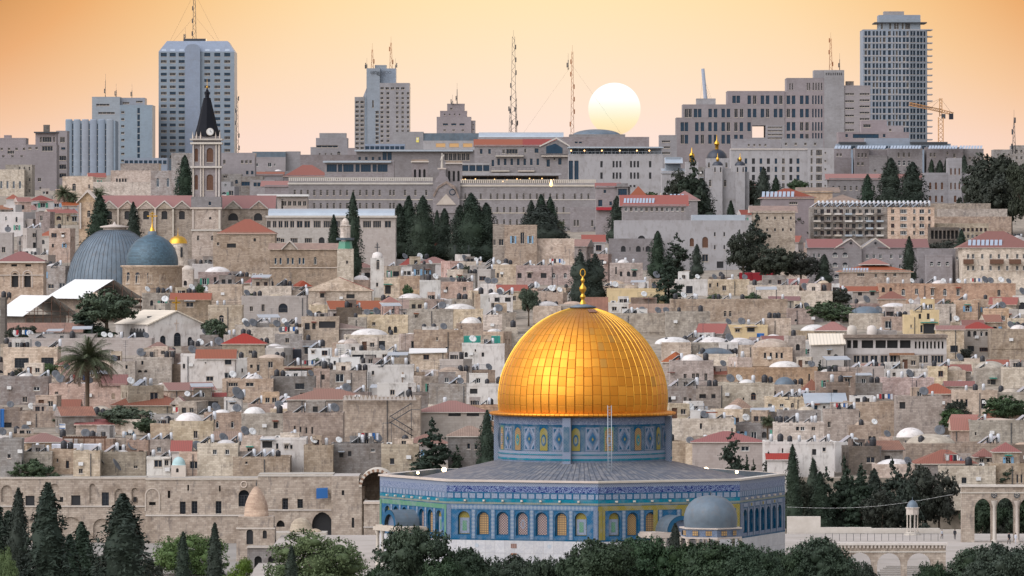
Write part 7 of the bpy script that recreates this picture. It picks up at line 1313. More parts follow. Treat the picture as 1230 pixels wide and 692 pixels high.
# ================================================================== houses of the old town, one line each:
# x0 x1 top foot material roof | windows | label
MC = dict(c='cream', t='tan', p='pink', g='grey', d='dark', w='plaster', y='yellow', r='rough', l='lime', m='white')
HS = '''
0 58 455 492 g F|2,466,4,5,w;44,467,8,5,w;30,480,6,7,n|
59 151 464 495 t F|136,476,4,7,b;68,472,4,3,n|
123 151 463 495 t X450||tan house wall end under a small red roof right of the date palm
133 219 487 505 c R471||wide low house under a large red hipped roof right of the date palm
62 95 489 502 d X480||low dark porch with a small red tiled roof below the date palm
24 73 497 522 r F||
0 24 493 522 d F|8,512,12,9,g|
145 183 507 530 c F|155,522,6,7,s|
91 147 510 530 c X504 ||
62 89 543 572 c F|81,558,4,9,b;69,553,2,4,n|
88 120 545 575 c F|97,566,5,6,n|
118 175 546 578 c F|163,561,5,4,n|
175 206 531 560 c F|191,540,5,6,u;181,547,2,8,n|
176 205 552 580 w F|190,557,10,9,n;200,556,5,7,n|
0 26 530 575 g F|11,548,4,5,n|
26 62 546 572 c F||
0 34 567 592 r R558||small house with a maroon hipped roof at the left edge above the cypresses
206 222 485 510 c G476|209,487,4,3,n|
218 270 480 500 d F|232,486,8,8,g;255,486,14,8,k|
238 270 480 498 c X472||
269 290 481 505 w F|279,485,6,1.5,k|
204 256 509 545 c F;D226,509,17,496|235,522,5,9,n|house with a smooth white dome below the red roofs at the lower left
245 290 499 530 t F|261,510,3.4,8,w,r;279,510,3.4,8,w,r|
290 342 500 530 c F;D305,500,14,489|331,511,5,7,k|
325 375 494 512 c F;D345,492,18,484||
345 443 480 525 c R468||wide stone house under a long red hipped roof left of the golden dome
340 412 499 560 r F|354,516,2,9,k;361,516,2,7,k;368,517,2,7,k;375,517,2,8,k;386,530,2,12,k|
412 505 480 540 r F||long plain stone wall block with a decorated parapet and zigzag steel stair
237 286 536 580 c F|258,543,5,6,w;273,543,5,6,w|
286 315 527 560 c F|300,541,6,5,n|
313 368 529 570 w F|321,534,12,8,k;333,536,3,7,n;344,537,5,5,n;350,537,3,5,n|
280 348 552 585 c F|296,556,3,3,n|
365 400 538 575 c F||
398 460 536 572 g F|410,547,5,5,k;420,545,4,6,k;448,541,5,4,w|
458 503 537 578 c F|471,554,5,7,g|
503 583 495 530 l R482|546,498,15,4,k;568,498,15,4,k|stone building with red hipped roof and two long grilles, left of dome
538 590 524 575 g R512|563,536,4,7,n;572,537,4,6,n|
515 560 464 488 g F||
555 612 464 488 w F|569,470,9,6,k|
267 328 458 486 c F|280,462,12,5,n;300,462,10,5,n;318,461,6,6,g|
325 378 455 482 g F|360,464,11,7,g;365,473,10,3,n|
377 396 446 474 p F|388,453,4,6,k|
396 440 448 474 c F|408,454,10,10,w|
443 497 441 475 w F|448,448,3,5,n|
397 432 430 452 m F|402,436,3,5,n;418,437,6,5,b|pale blue white cabin box with two small windows, left of dome
370 398 419 446 m F|376,423,4,3,n;390,424,7,6,b|
336 398 443 470 c F|358,447,22,6,g;389,453,5,6,k|
297 340 433 470 c F;D325,432,17,426|302,440,3,4,k;310,442,3,8,n;325,438,6,8,n|
217 237 428 465 w F|221,440,3,6,n|
236 282 431 466 w X420|274,435,8,6,g;247,436,2,2,n;252,455,9,6,n;274,451,9,7,w|white plaster house with a clean bright red roof, left of centre
281 298 433 460 w F|291,445,2,5,n|
267 318 413 440 c R401|285,423,3,4,n;301,423,4,4,n|
218 268 419 440 d F|240,424,14,8,k|
172 207 421 452 t R411|181,427,3,6,k;198,426,8,5,g|small tan house with red hipped roof below the white gabled church
160 206 432 462 c F|168,446,5,3,k,r;175,446,4,3,k,r;171,436,3,5,n|
127 162 437 466 c F|152,441,3,5,n|
4 69 420 458 c F|26,436,17,12,g;57,434,15,9,g;12,450,6,5,n|
5 182 409 435 l F||long low stone wall running below the white gabled church
4 98 399 414 d X388|82,404,10,6,n;60,404,6,5,n|long low shed with a brown maroon roof left of the leafy tree
0 6 360 420 d F||
205 252 360 395 t X352|228,366,9,6,n|
250 291 344 375 t F||
250 291 369 400 c F|266,383,6,9,n,r|
290 368 358 388 l F;D331,358,10,353|340,370,11,11,g,r;302,371,4,6,n;316,370,4,9,n|
291 350 346 365 c F||
367 446 349 368 c G333|424,347,4,4,k,r;387,355,5,5,k;421,356,10,5,k|cream house with gabled front and round window beside the white tower
286 364 396 412 c F|300,403,8,4,n|
362 407 383 412 t F|369,392,6,8,g;377,392,4,7,k;393,390,20,8,k|
330 362 404 425 g F|345,409,5,6,n|
240 262 405 425 g F||
461 480 336 362 c F|466,348,7,10,k|
478 504 334 360 t F||
504 529 339 362 w F|520,353,2,5,k|
528 568 341 360 t F|537,347,3,5,n;558,347,4,5,n|
577 610 356 378 w F|590,360,6,5,k;602,360,7,5,k;606,372,5,5,n|
404 434 372 392 d F|418,366,14,5,i|
430 490 381 402 c F|468,396,4,8,k,r;475,396,4,8,k,r;449,389,4,4,n|
418 440 384 405 c F||
488 544 374 402 c F|516,376,3,6,w;500,380,4,4,n|
505 533 362 378 t F||
530 580 374 392 c F;D552,374,20,365||stone house under a shallow white dome with a dish, left of dome finial
548 582 391 410 c F;D566,391,13,381||
413 482 405 422 c F;D443,404,23,395|458,414,9,9,g|broad cracked stone dome on a low house left of the golden dome
404 432 416 430 w F;D421,415,10,407||
497 556 399 432 r F|525,407,2,4,n;537,419,4,5,n|
405 474 424 436 w F|430,429,14,6,g;445,429,14,6,g;462,428,6,5,n|
493 535 424 448 c S419|512,429,7,6,b|
555 577 415 445 w F|560,426,4,6,k,r;571,421,2,3,n|
575 606 416 448 w F|580,426,3,5,k|white plaster cube house with green tarpaulin on its roof, left of dome
524 560 449 470 c F;D541,449,16,441||
606 622 396 430 c F||
590 620 378 400 c F||
620 692 321 348 p F|624,331,5,6,k;636,331,5,6,k,r;653,331,7,6,k;665,331,4,6,w,r;679,331,4,6,w,r|long pink stone house with five windows in a row, behind the finial
592 621 320 348 c F|598,331,3,6,n;603,330,2,6,n|
606 690 311 325 g F|653,316,5,4,w;668,316,8,5,k;679,317,9,5,k|
733 772 318 345 p F|740,325,2,9,n;746,329,3,6,k,r;755,329,4,6,k,r;762,329,5,7,k,r|small pink house with three arched windows between the dark trees
729 798 349 372 y F|736,349,5,6,n;752,350,1,2,n|
588 616 357 384 w F|597,360,6,5,k;610,360,7,5,k;592,367,4,6,n|
640 674 370 392 c F;D657,369,15,362||
672 704 368 392 c F;D688,367,13,362||
703 729 376 396 d X357||
730 762 366 382 w F|738,371,6,5,n;750,371,7,5,n|
758 789 360 382 d F|765,364,8,8,g;778,364,8,8,g|
757 803 377 396 c X365||
733 812 379 405 r F||long rough crenellated stone wall right of the golden dome crown
800 853 377 408 r F||
806 946 362 392 c F|871,377,3.4,7,n,r;877,377,3.4,7,n,r|long cream block with two small arched windows, right of the golden dome
866 922 393 410 y F|886,397,6,4,n;902,396,9,5,g|
918 950 385 408 c F||
946 978 373 395 p F|956,385,3,3,n|
795 830 414 432 c F;D809,413,22,405||
832 878 414 430 c F;D855,413,23,405||
866 911 417 432 c F;D888,416,22,406||
905 952 420 440 c F;D928,418,23,407,domestone|926,427,3,7,n;933,427,3,7,n;939,427,3,7,n;919,427,3,7,n|house with a wide brown stone dome over a row of dark windows
838 884 428 442 c F;D860,427,22,418,leadring||
805 857 436 468 p F;D831,435,15,426|806,453,6,8,n;823,453,4,8,n;833,453,4,9,n;838,453,4,9,n;848,453,4,9,n|pinkish house with white dome and five blue grey windows, right of dome
875 982 444 470 t F;D944,443,20,434|972,455,2,12,n|
856 888 450 466 t X443|893,456,4,8,n|
862 930 463 492 c F|905,476,6,9,b,r;893,479,2,3,n|
817 866 467 496 c F|844,476,8,5,k;857,476,5,5,k|
799 836 467 505 g F|805,480,4,6,k;823,480,4,6,n;829,481,3,5,k|
864 892 470 490 c S465|873,475,4,4,k|
928 962 465 482 c F;D943,465,13,453,leadring|931,473,3,6,n,r;952,473,3,6,n,r|little chapel with a blue grey cone dome, far right of golden dome
920 972 480 500 c F|925,487,5,4,w;939,487,5,4,w;952,487,4,6,n,r|
968 1016 484 505 w S473|977,490,10,6,i;990,490,3,5,n|
935 986 496 512 g F|937,498,5,5,u;955,499,8,6,k;971,498,7,6,n|
930 990 511 545 c F|958,515,4,5,n;964,515,5,5,w;977,515,5,5,n|
990 1032 495 530 c F|996,510,4,7,n|
800 882 506 535 c F|835,509,3,6,n;842,512,3,7,n;855,500,9,5,k|
832 916 531 560 l R519|895,539,10,6,w;840,537,18,6,k|low house with orange red roof and white awning, right of blue shrine roof
919 1002 534 570 w F|940,543,2,9,n;978,543,5,7,k;990,540,4,5,n|
922 950 552 575 w X545||
1022 1030 500 512 c F||
1016 1078 486 520 c F|1032,498,3.4,8,n,r;1021,490,9,6,g|
1077 1132 479 528 c F|1084,487,7,8,k|tall blank pale stone block with one dark window, far right
1104 1148 473 495 t R461|1140,487,5,6,k|
1146 1198 472 502 t F|1150,484,3,9,n;1155,484,3,9,k;1161,484,3,9,n;1181,485,5,12,g|
1196 1235 474 502 c F|1199,492,5,7,k|
1144 1184 517 540 t X502||
1166 1235 508 540 c F;D1198,509,28,503,domestone|1172,521,2,4,n|
1088 1202 536 562 c F;D1120,535,30,522,domestone||
1100 1174 557 575 g R541||house with a dark red hipped roof and dormer behind the right evergreens
1172 1194 549 570 c R539|1179,553,5,5,w;1187,553,4,5,n|
1050 1100 561 585 c F;D1076,560,22,552||
1020 1058 514 540 c F|1045,527,3.4,6,k;1050,527,3.4,6,k|
1190 1235 560 590 c F|1222,575,2,10,g;1227,575,2,10,g|
1128 1196 563 590 c F|1158,577,6,7,g|
1056 1220 343 366 t F|1061,348,4,6,k,r;1070,348,3.4,5,k,r;1085,351,4.4,8,w,r;1101,350,4,7,w;1120,351,4,8,w;1135,351,4.4,8,w,r;1151,351,4,8,w;1200,352,4,8,n|long tan stone house with arched white windows, far right below the villa
1010 1058 350 365 l X344|1033,353,5,4,k;1048,353,5,4,k|
998 1024 353 370 w F|1017,358,3,4,n|
1056 1088 359 372 c R350||
1088 1148 368 392 c F;C1104,367,14,357|1142,381,2.4,9,k|stone house with grey cone shaped roof, behind the yellow house
1148 1176 363 388 t F|1162,371,5,7,s,r|
1172 1190 362 386 c F|1182,372,4,6,s,r;1174,371,1.6,4,k|
1020 1062 379 402 c F;D1042,378,20,368,leadring||house with a smooth grey lead dome right of the green roof garden tree
1060 1088 383 405 p F|1067,390,8,9,w|
1086 1103 381 408 y F|1095,392,3,4,w|
1095 1128 375 408 y F|1105,380,3,6,k;1115,380,3.4,7,k;1116,395,14,12,k;1107,395,3,9,n|yellow plaster house with dark open loggia, far right
1157 1194 395 435 l R387|1164,401,4,7,k,r;1171,401,4,7,k,r;1179,401,3,6,w,r;1185,401,3,5,k,r;1166,419,8,7,g;1182,420,11,5,b|
1126 1158 396 436 c X391|1146,419,9,8,g|
1190 1240 398 440 r F||
1172 1212 445 470 c F;D1191,444,19,434,domestone|1193,459,6,6,k;1188,459,4,6,n|
1135 1160 448 466 c F;D1147,447,11,440||
1137 1166 446 462 c X438||
1036 1062 443 470 l F|1045,450,3,5,n|
1053 1118 446 466 w F|1066,450,4,5,n;1074,450,4,5,n;1092,452,5,4,n;1108,452,8,4,k|
1116 1138 443 466 c F|1130,449,6,7,b|
1037 1086 442 452 c X437||
1060 1122 457 480 p F||
1205 1240 444 472 c F||
974 1014 414 446 l S401|1003,411,9,6,w,r;1004,428,5,5,k,r;996,424,4,5,n|white house with cream sloping roof and round window, left of long terrace
1136 1170 464 480 c X458||
1016 1060 463 486 g F||
900 960 345 362 c F||
846 900 338 360 c F|853,343,3,5,n;862,342,2,5,n;870,346,5,6,n|
812 850 338 362 w F|828,348,8,9,g|
925 960 361 384 c X356|935,369,6,3,n|
955 1000 352 372 c F|960,360,5,5,n|
975 1012 372 392 g F||
'''
def mk_house(x0, x1, yt, yb, mt, roofs, wins, label, group=None, rz=0, Y=None):
    pxc = (x0 + x1) / 2; Y = Y or YB(yb) + (int(x0 * 7 + yt * 3) % 5 - 2) * 1.1; s_ = S(Y)
    b = Bd('stone_house' if mt not in ('plaster', 'white') else 'white_house', label, 'house', pxc, Y, yb, group, rz)
    ops = []
    if wins:
        for q in wins.split(';'):
            q = q.split(','); ops.append((float(q[0]), float(q[1]), float(q[2]), float(q[3]), q[5] if len(q) > 5 else None, q[4]))
    W_ = x1 - x0; d = max(5, min(10, W_ * s_ * .9)); kind = roofs[0][0]; ph = .45 if kind in 'F' else 0
    b.mass(x0, x1, yt, depth=d, wm=mt, ops=ops, par_h=ph if mt != 'white' else .12, lops=grid(d, b.z(yt + 14), b.z(yt + 4) if b.z(yt + 4) > b.z(yt + 14) + 1.2 else b.z(yt + 14) + 1.3, 2, 1, .7, 1.1, None, 'n', 1.2) if rz > .05 else (), rops=grid(d, b.z(yt + 14), b.z(yt + 14) + 1.4, 2, 1, .7, 1.1, None, 'n', 1.2) if rz < -.05 else ())
    Q = random.Random(int(x0 * 31 + yt * 7)); f_ = Q.random()
    if kind == 'F' and len(roofs) == 1 and W_ * s_ > 4.5 and f_ < .62:
        u0 = x0 + W_ * Q.uniform(.05, .45); u1 = u0 + W_ * Q.uniform(.3, .5); hh = Q.uniform(.9, 2.6) / s_
        b.mass(u0, u1, yt - hh, yt, dy=Q.uniform(1.2, 3), depth=d * .55, wm=mt if Q.random() < .6 else Q.choice(['plaster', 'cream', 'grey']), ops=[(u0 + (u1 - u0) * q, yt - hh * .45, .8 / s_, .9 / s_, None, Q.choice('nkwb')) for q in ((.3, .7) if Q.random() < .5 else (.5,))], par_h=.12, foot=False, name='upper_room')
    for q in ops:
        if Q.random() < .16 and q[2] * s_ > .6: b.box(q[0] - q[2] * .75, q[0] + q[2] * .75, q[1] - q[3] * .5 - .35 / s_, q[1] - q[3] * .5 - .2 / s_, Q.choice(['tin', 'greentarp', 'coping', 'redtile']), -.75, .73, 'awning')
    if Q.random() < .3: b.box(x0 + .2, x1 - .2, yt + 3.2 / s_ * Q.uniform(.8, 1.1), yt + 3.42 / s_, 'coping' if 0 else mt, -.10, .095, 'ledge') if not ops else None
    if Q.random() < .35: xx = x0 + W_ * Q.uniform(.04, .96); b.box(xx, xx + .12 / s_, yt + .1, yb, 'steel', -.16, .12, 'drainpipe')
    if kind == 'F' and len(roofs) == 1 and W_ * s_ > 5 and f_ > .62 and Q.random() < .6:
        r_ = Q.uniform(1.1, 1.9) / s_; b.dome(x0 + W_ * Q.uniform(.3, .7), yt + .3, r_, yt - r_ * Q.uniform(.4, .8), Q.choice(['domeplaster', 'domeplaster', 'domestone']), Q.uniform(2.1, 3))
    if Q.random() < .25: xx = x0 + W_ * Q.uniform(.1, .9); b.box(xx, xx + .75 / s_, yt + 1.3 / s_, yt + 1.85 / s_, 'white', -.42, .36, 'cooling_unit')
    for r in roofs:
        k, a = r[0], [q for q in r[1:].split(',') if q]
        if k in 'RXG':
            m = 'redtile' if (x0 + yt) % 3 and mt not in ('dark', 'grey') else 'oldtile'
            if label and 'red' in label: m = 'redtile'
            b.roof(x0, x1, yt, float(a[0]), {'R': None, 'X': 'x', 'G': 'g'}[k], 0, d, m, mt, .3)
        elif k == 'S': z0, z1 = b.z(yt) + .01, b.z(float(a[0])); mb = MB(); mb.quad((b.x(x0) - .3, -.5, z0), (b.x(x1) + .3, -.5, z0 + .2), (b.x(x1) + .3, d, z1), (b.x(x0) - .3, d, z1)); mb.quad((b.x(x0) - .3, -.5, z0 - .15), (b.x(x1) + .3, -.5, z0 + .05), (b.x(x1) + .3, -.5, z0 + .2), (b.x(x0) - .3, -.5, z0)); mb.build('roof', 'creamroof' if 'cream' in (label or '') else ('tin', 'white')[int(x0) % 2], b.t)
        elif k == 'D': px, bs_, r_, tp = map(float, a[:4]); r_m = r_ * s_; b.dome(px, bs_ + .6, r_, tp, a[4] if len(a) > 4 else ('domeplaster', 'domestone', 'domeplaster')[int(px) % 3] if not (label and 'white dome' in label) else 'domeplaster', min(r_m, d * .8) + .2, n=24, ry=min(1.0, d * .62 / r_m) if r_m > d * .6 else 1.0)
        elif k == 'C': px, bs_, r_, tp = map(float, a[:4]); b.lathe(px, [(bs_, r_), (tp, .8), (tp - 5, .6)], 'grey', r_ * s_, 12, 'cone_roof', False)
    return b
HOUSES = []
for ln in HS.strip().split('\n'):
    a, wn, lb = ln.split('|'); q = a.split(); rf = q[5].split(';'); mt = MC[q[4]]
    HOUSES.append(((mk_house(*map(float, q[:4]), mt, rf, wn, lb or None)), mt, rf[0][0], 'D' in [r[0] for r in rf], lb, wn.count(';') + 1 if wn else 0))
# the long terrace restaurant
b = Bd('terrace_restaurant', 'long two storey terrace restaurant with a dark open gallery, far right', 'restaurant', 1076, YB(446), 446)
b.mass(1015, 1137, 425, depth=9, wm='l' and 'lime', par_h=0, ops=[(x, 431.5, w_, 9.5, None, 'n') for x, w_ in ((1029, 8), (1039, 9), (1050, 9), (1062, 9), (1073, 8), (1084, 8), (1093, 7), (1105, 6), (1112, 6), (1126, 15))]); b.mass(1015, 1137, 406, 425, depth=9, wm='palewall', par_h=0, dp=1.6, ops=[(x, 413.5, w_, 9.5, None, 'k') for x, w_ in ((1020, 5), (1027.5, 6), (1042, 14), (1058, 12.5), (1072, 13), (1087.5, 13))] + [(1100 + 4.6 * i, 414.5, 2.2, 8.6, None, 'k') for i in range(8)]); b.box(1013, 1138, 402, 405.8, 'dark', -1.0, 10, 'roof'); b.box(1068, 1098, 424, 426.6, 'oldtile', -1.2, 1.18, 'awning')
b.box(1050, 1078, 397, 402, 'grey', 2, 5, 'plant')
for px in (1024, 1048): b.lathe(px, [(402, 6), (399, 6.4), (392.5, 5), (391, 2)], 'coping', 2, 12, 'covered_unit')
# ================================================================== trees among the houses
for a in '''c1 120 233 352 26|c1 160 242 350 16|c1 222 186 240 17|c0 401 257 342 12|c0 424 230 342 14|c1 480 244 318 22|c0 491 234 318 17|c4 508 234 320 24|c1 534 250 318 16|c2 525 252 300 7|c1 552 246 322 18|c4 566 231 322 30|c1 584 243 322 20|c1 575 250 322 22|d1 455 268 312 42
c1 638 240 290 15|c1 650 233 290 17|c1 661 236 290 17|c4 650 245 292 46|c1 741 235 300 15|c3 706 301 372 29|c1 790 277 340 15|f2 813 279 340 28|c1 837 293 335 10|f1 803 300 372 28|f1 832 184 264 36|c1 843 214 262 22|d2 820 202 262 34|d1 884 206 250 32|c1 917 200 240 14|d0 905 215 252 30
c1 1042 209 246 15|c1 1070 189 234 23|c1 1096 194 240 25|c1 1119 191 214 9|c1 1129 192 214 12|c1 1137 189 214 8|c1 1158 186 214 11|d0 1186 182 272 62|d1 1214 196 275 60|d2 1204 188 268 56|d0 1232 190 280 40|f0 909 254 338 34|d1 893 275 342 36|d0 960 252 300 34|f2 937 262 302 24|d1 930 294 345 44|d2 962 300 345 36|c1 990 305 345 13
c0 1092 283 345 11|c1 1155 275 330 11|c1 1163 265 300 8|c1 1170 266 300 8|d2 1133 287 320 44|d1 1010 345 372 24|m1 1000 262 296 20|m0 77 222 262 20|m0 87 230 262 18|m0 118 224 262 20|m0 105 404 510 68|m1 922 494 540 27|m1 673 260 300 16|r1 128 346 412 66|f2 106 362 412 40|r2 233 277 318 34|d1 28 390 425 46|r0 258 382 425 30
r1 150 486 528 60|r2 178 500 532 36|r0 80 490 520 34|r1 36 550 600 52|r2 65 566 600 24|f0 519 500 588 48|f1 549 533 585 18|c1 585 492 585 18|c0 590 528 590 13|f2 879 514 585 26|f1 897 545 590 13|f0 905 550 590 10|f1 923 541 590 16|r0 1142 490 528 34|r1 1208 474 520 50|r2 1000 360 400 56|f1 985 432 462 16|r1 1002 438 466 24|r0 635 345 392 24
r1 552 431 455 14|f2 1208 545 600 30|r0 348 188 215 14|r2 359 190 215 12|c0 878 240 300 10|d2 1060 235 262 20|r0 780 230 262 24|d0 1150 480 520 30|d1 350 250 300 14|r2 490 340 372 12|r1 810 590 640 10|r0 720 470 500 10|d2 1185 560 600 26|r2 620 345 372 14|r1 1140 360 385 18|r2 905 350 375 20|r0 60 436 462 20|d1 312 300 335 18|d0 1125 246 268 22|d1 1138 250 270 18|r0 1160 256 275 24|d2 1012 212 236 18|c1 932 212 240 13|r1 958 214 238 22|d1 1190 262 288 26|c1 1142 262 300 10|r2 1120 262 282 20|d0 560 318 345 18|r0 300 352 372 14|r2 380 428 446 12|r1 320 505 522 12|r0 470 465 486 18|d1 700 340 362 14|r2 858 352 372 16|r1 1075 340 362 22|r0 888 500 522 10|r2 1060 500 520 14|d0 1160 418 440 16|r1 240 340 366 12|r0 420 495 512 12|d2 22 440 466 14|r1 530 455 476 14|r2 975 540 566 16|d1 640 300 330 16'''.replace('\n', '|').split('|'):
    q = a.split(); v = [float(i) for i in q[1:]]; v[2] += {'c': 28, 'f': 28, 'd': 12, 'r': 6}.get(q[0][0], 0) if v[1] < 262 and v[2] < 300 else 0; v[3] *= 1.25 if v[1] < 330 else 1.1; tree(q[0], *v)
# hanging garden strip etc. stays with the houses
# ================================================================== the remaining houses between
import numpy as np
GW, GH = 615, 346; own = np.zeros((GH, GW), np.int8); dep = np.full((GH, GW), 9e9)
def paint(x0, x1, y0, y1, Y, k):
    a, b_, c, d = max(0, int(x0 / 2)), min(GW, int(x1 / 2)), max(0, int(y0 / 2)), min(GH, int(y1 / 2))
    if a >= b_ or c >= d: return
    v = dep[c:d, a:b_]; m_ = v > Y; v[m_] = Y; own[c:d, a:b_][m_] = k
for x0, x1, y0, y1, Y, t, z, d in FOOT: paint(x0, x1, y0, y1 + 2, Y, 1)
paint(-10, 470, 570, 692, 925, 1); paint(459, 942, 562, 692, 790, 1); paint(597, 803, 367, 570, 790, 1); paint(940, 1230, 600, 692, 880, 1); paint(76, 192, 272, 345, 1320, 1); own[:85, :] = 1
for t, kd, px, pm, lb in TREES:
    if kd[0] in 'cfdr' and t.scale[2] > 6: yy = CY + (H - t.location[2]) / S(t.location[1]); h_ = t.scale[2] / S(t.location[1]); w_ = t.scale[0] / S(t.location[1]) * .13; paint(px - w_, px + w_, yy - h_ * .85, yy - h_ * .08, t.location[1], 2)
NF = 0; R.seed(11); TP_ = [(1, 'F')] * 7 + [(1, 'D'), (1, 'R'), (1, 'X')]
tries = 0
while tries < 26000 and NF < 330:
    tries += 1; yb = R.uniform(232, 588); Y = YB(yb); s_ = S(Y)
    if Y > 2050: continue
    W_ = R.choice((R.uniform(2.6, 5), R.uniform(3.5, 7), R.uniform(5, 11))) / s_ * (1.25 if Y > 1400 else 1); h = R.uniform(2.4, 6.4) / s_ * (1.5 if Y > 1400 else 1); xc = R.uniform(0, 1230); x0, x1, yt = xc - W_ / 2, xc + W_ / 2, yb - h
    a, b_, c, d = max(0, int(x0 / 2)), min(GW, int(x1 / 2)), max(0, int(yt / 2)), min(GH, int(yb / 2))
    if a + 2 >= b_ or c + 2 >= d: continue
    o, v = own[c:d, a:b_], dep[c:d, a:b_]; n_ = o.size
    bare = (o == 0).sum() / n_; hides = (((o > 0) & (v > Y + 1)).sum() + 2.5 * ((o == 2) & (v > Y + 1)).sum()) / n_; thr = .34 if tries < 5000 else (.22 if tries < 12000 else .12)
    lower = (o[-max(1, len(o) // 4):] == 0).mean()
    if bare < thr or hides > (.14 if tries < 9000 else .22): continue
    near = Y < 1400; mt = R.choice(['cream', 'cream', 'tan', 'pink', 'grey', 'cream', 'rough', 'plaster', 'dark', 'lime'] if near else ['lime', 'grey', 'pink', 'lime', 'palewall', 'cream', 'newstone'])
    rf = R.choice(['F', 'F', 'F', 'F', 'F', 'F', 'D', 'D', 'R', 'X'] if near else ['F', 'F', 'R', 'X', 'F']); roofs = [rf]
    if rf in 'RX': roofs = [rf + '%.1f' % (yt - R.uniform(1.1, 2.0) / s_)]
    if rf == 'D': r_ = min(W_ * .4, R.uniform(1.6, 3.2) / s_); roofs = ['F', 'D%.1f,%.1f,%.1f,%.1f' % (xc + R.uniform(-.1, .1) * W_, yt, r_, yt - r_ * R.uniform(.35, .8))]
    nx = max(1, int(W_ * s_ / R.uniform(1.7, 3))); wn = []
    for j in range(1 if h * s_ < 4.2 else 2):
        for i in range(nx):
            if R.random() < .22: continue
            sc = 1 / s_; wn.append('%.2f,%.2f,%.2f,%.2f,%s%s' % (x0 + W_ * (i + .5 + R.uniform(-.18, .18)) / nx, yt + (1.6 + 2.5 * j + R.uniform(-.2, .2)) * sc, R.choice((.6, .8, 1.0, 1.5)) * sc, R.choice((1.0, 1.2, 1.5)) * sc, R.choice('nnkkwbgsewn'), R.choice(('', '', ',r'))))
    rz = R.choice((0, 0, .18, -.2, .3, -.32, .1))
    b = mk_house(x0, x1, yt, yb, mt, roofs, ';'.join(wn), None, None, rz, Y); HOUSES.append((b, mt, rf, rf == 'D', '', len(wn))); paint(x0, x1, yt, yb + 2, Y, 1); NF += 1
print('fillers', NF, 'tries', tries, 'bare', (own[115:285] == 0).mean())
# ================================================================== things on the roofs
def heater():
    t = thing('solar_heater', '', 'solar heater', (0, 0, 0), 0, 'solar water heaters on the roofs'); mb = MB(); c, s_ = cos(radians(36)), sin(radians(36))
    for y in (-.55, .55):
        mb.poly([(-.9 * c, y - .48, .25), (.9 * c, y - .48, .25 + 1.8 * s_), (.9 * c, y + .48, .25 + 1.8 * s_), (-.9 * c, y + .48, .25)]); mb.poly([(-.9 * c, y - .48, .17), (-.9 * c, y + .48, .17), (.9 * c, y + .48, .17 + 1.8 * s_), (.9 * c, y - .48, .17 + 1.8 * s_)], 1); mb.poly([(-.9 * c, y - .48, .17), (.9 * c, y - .48, .17 + 1.8 * s_), (.9 * c, y - .48, .25 + 1.8 * s_), (-.9 * c, y - .48, .25)], 1)
    mb.build('panel', ['panel', 'tank_white'], t); mb = MB(); mb.cyl(1.12, 0, .5, 1.5, .25, n=10); mb.lathe([(.25, 1.5), (.15, 1.6), (.01, 1.62)], 10, 1.12, 0); mb.build('tank', 'tank_white', t)
    mb = MB(); [mb.poly([(-.7, y + e, 0), (.75, y + e, 0), (.75, y + e, 1.2), (.6, y + e, 1.1), (.6, y + e, .1), (-.5, y + e, .1), (.6, y + e, .95), (.6, y + e, 1.1), (-.7, y + e, .2)][:: 1]) for y in (-.9, .9) for e in (0,)]; mb.cyl(1.12, 0, 0, .5, .08, n=6); mb.build('frame', 'steel', t); return t
def tankb():
    t = thing('water_tank', '', 'water tank', (0, 0, 0), 0, 'black water tanks on the roofs'); mb = MB(); mb.lathe([(.01, .35), (.42, .35), (.45, .5), (.45, 1.2), (.38, 1.35), (.16, 1.45), (.16, 1.52), (.01, 1.52)], 12)
    for z in (.62, .85, 1.08): mb.lathe([(.45, z - .03), (.475, z), (.45, z + .03)], 12)
    mb.build('barrel', 'blackplastic', t); mb = MB(); [mb.box(x - .04, y - .04, 0, x + .04, y + .04, .35) for x in (-.28, .28) for y in (-.28, .28)]; mb.build('stand', 'steel', t); return t
def tankw():
    t = thing('water_cylinder', '', 'water tank', (0, 0, 0), 0, 'white water cylinders on the roofs'); mb = MB(); mb.lathe([(.01, .3), (.27, .3), (.27, 1.3), (.17, 1.4), (.01, 1.42)], 12); mb.build('cylinder', 'tank_white', t); mb = MB(); mb.box(-.3, -.3, 0, .3, .3, .296); mb.build('base', 'coping', t); return t
def dish(m='dish', sz=.75):
    def f():
        t = thing('satellite_dish', '', 'satellite dish', (0, 0, 0), 0, 'satellite dishes on the roofs'); mb = MB(); mb.lathe([(.01, 0), (sz * .5, .05), (sz * .85, .15), (sz, .22), (sz * .97, .25), (sz * .5, .09), (.01, .04)], 14); o = mb.build('reflector', m, t, (0, 0, 1.0)); o.rotation_euler = (radians(58), 0, radians(28))
        mb = MB(); mb.tube((0, 0, 0), (0, .0, 1.0), .04, 5); mb.tube((0, 0, .9), (.30, -.5, 1.45), .02, 4); mb.box(.25, -.55, 1.4, .35, -.45, 1.5); mb.build('mount', 'steel', t); return t
    return f
def ac():
    t = thing('air_conditioner', '', 'air conditioner', (0, 0, 0), 0, 'air conditioners on the roofs'); mb = MB(); mb.box(-.42, -.16, .08, .42, .16, .68); mb.build('casing', 'white', t); mb = MB(); mb.lathe([(.24, 0), (.24, .02), (.18, .02), (.05, .03)], 12); o = mb.build('fan_grille', 'steel', t, (-.08, -.162, .38)); o.rotation_euler.x = radians(90); return t
def aerial():
    t = thing('roof_aerial', '', 'aerial', (0, 0, 0), 0, 'aerials on the roofs'); mb = MB(); mb.tube((0, 0, 0), (0, 0, 3.6), .035, 4); [mb.tube((-.5 + .06 * i, 0, 3.5 - i * .28), (.5 - .06 * i, 0, 3.5 - i * .28), .02, 3) for i in range(4)]; mb.build('mast', 'steel', t); return t
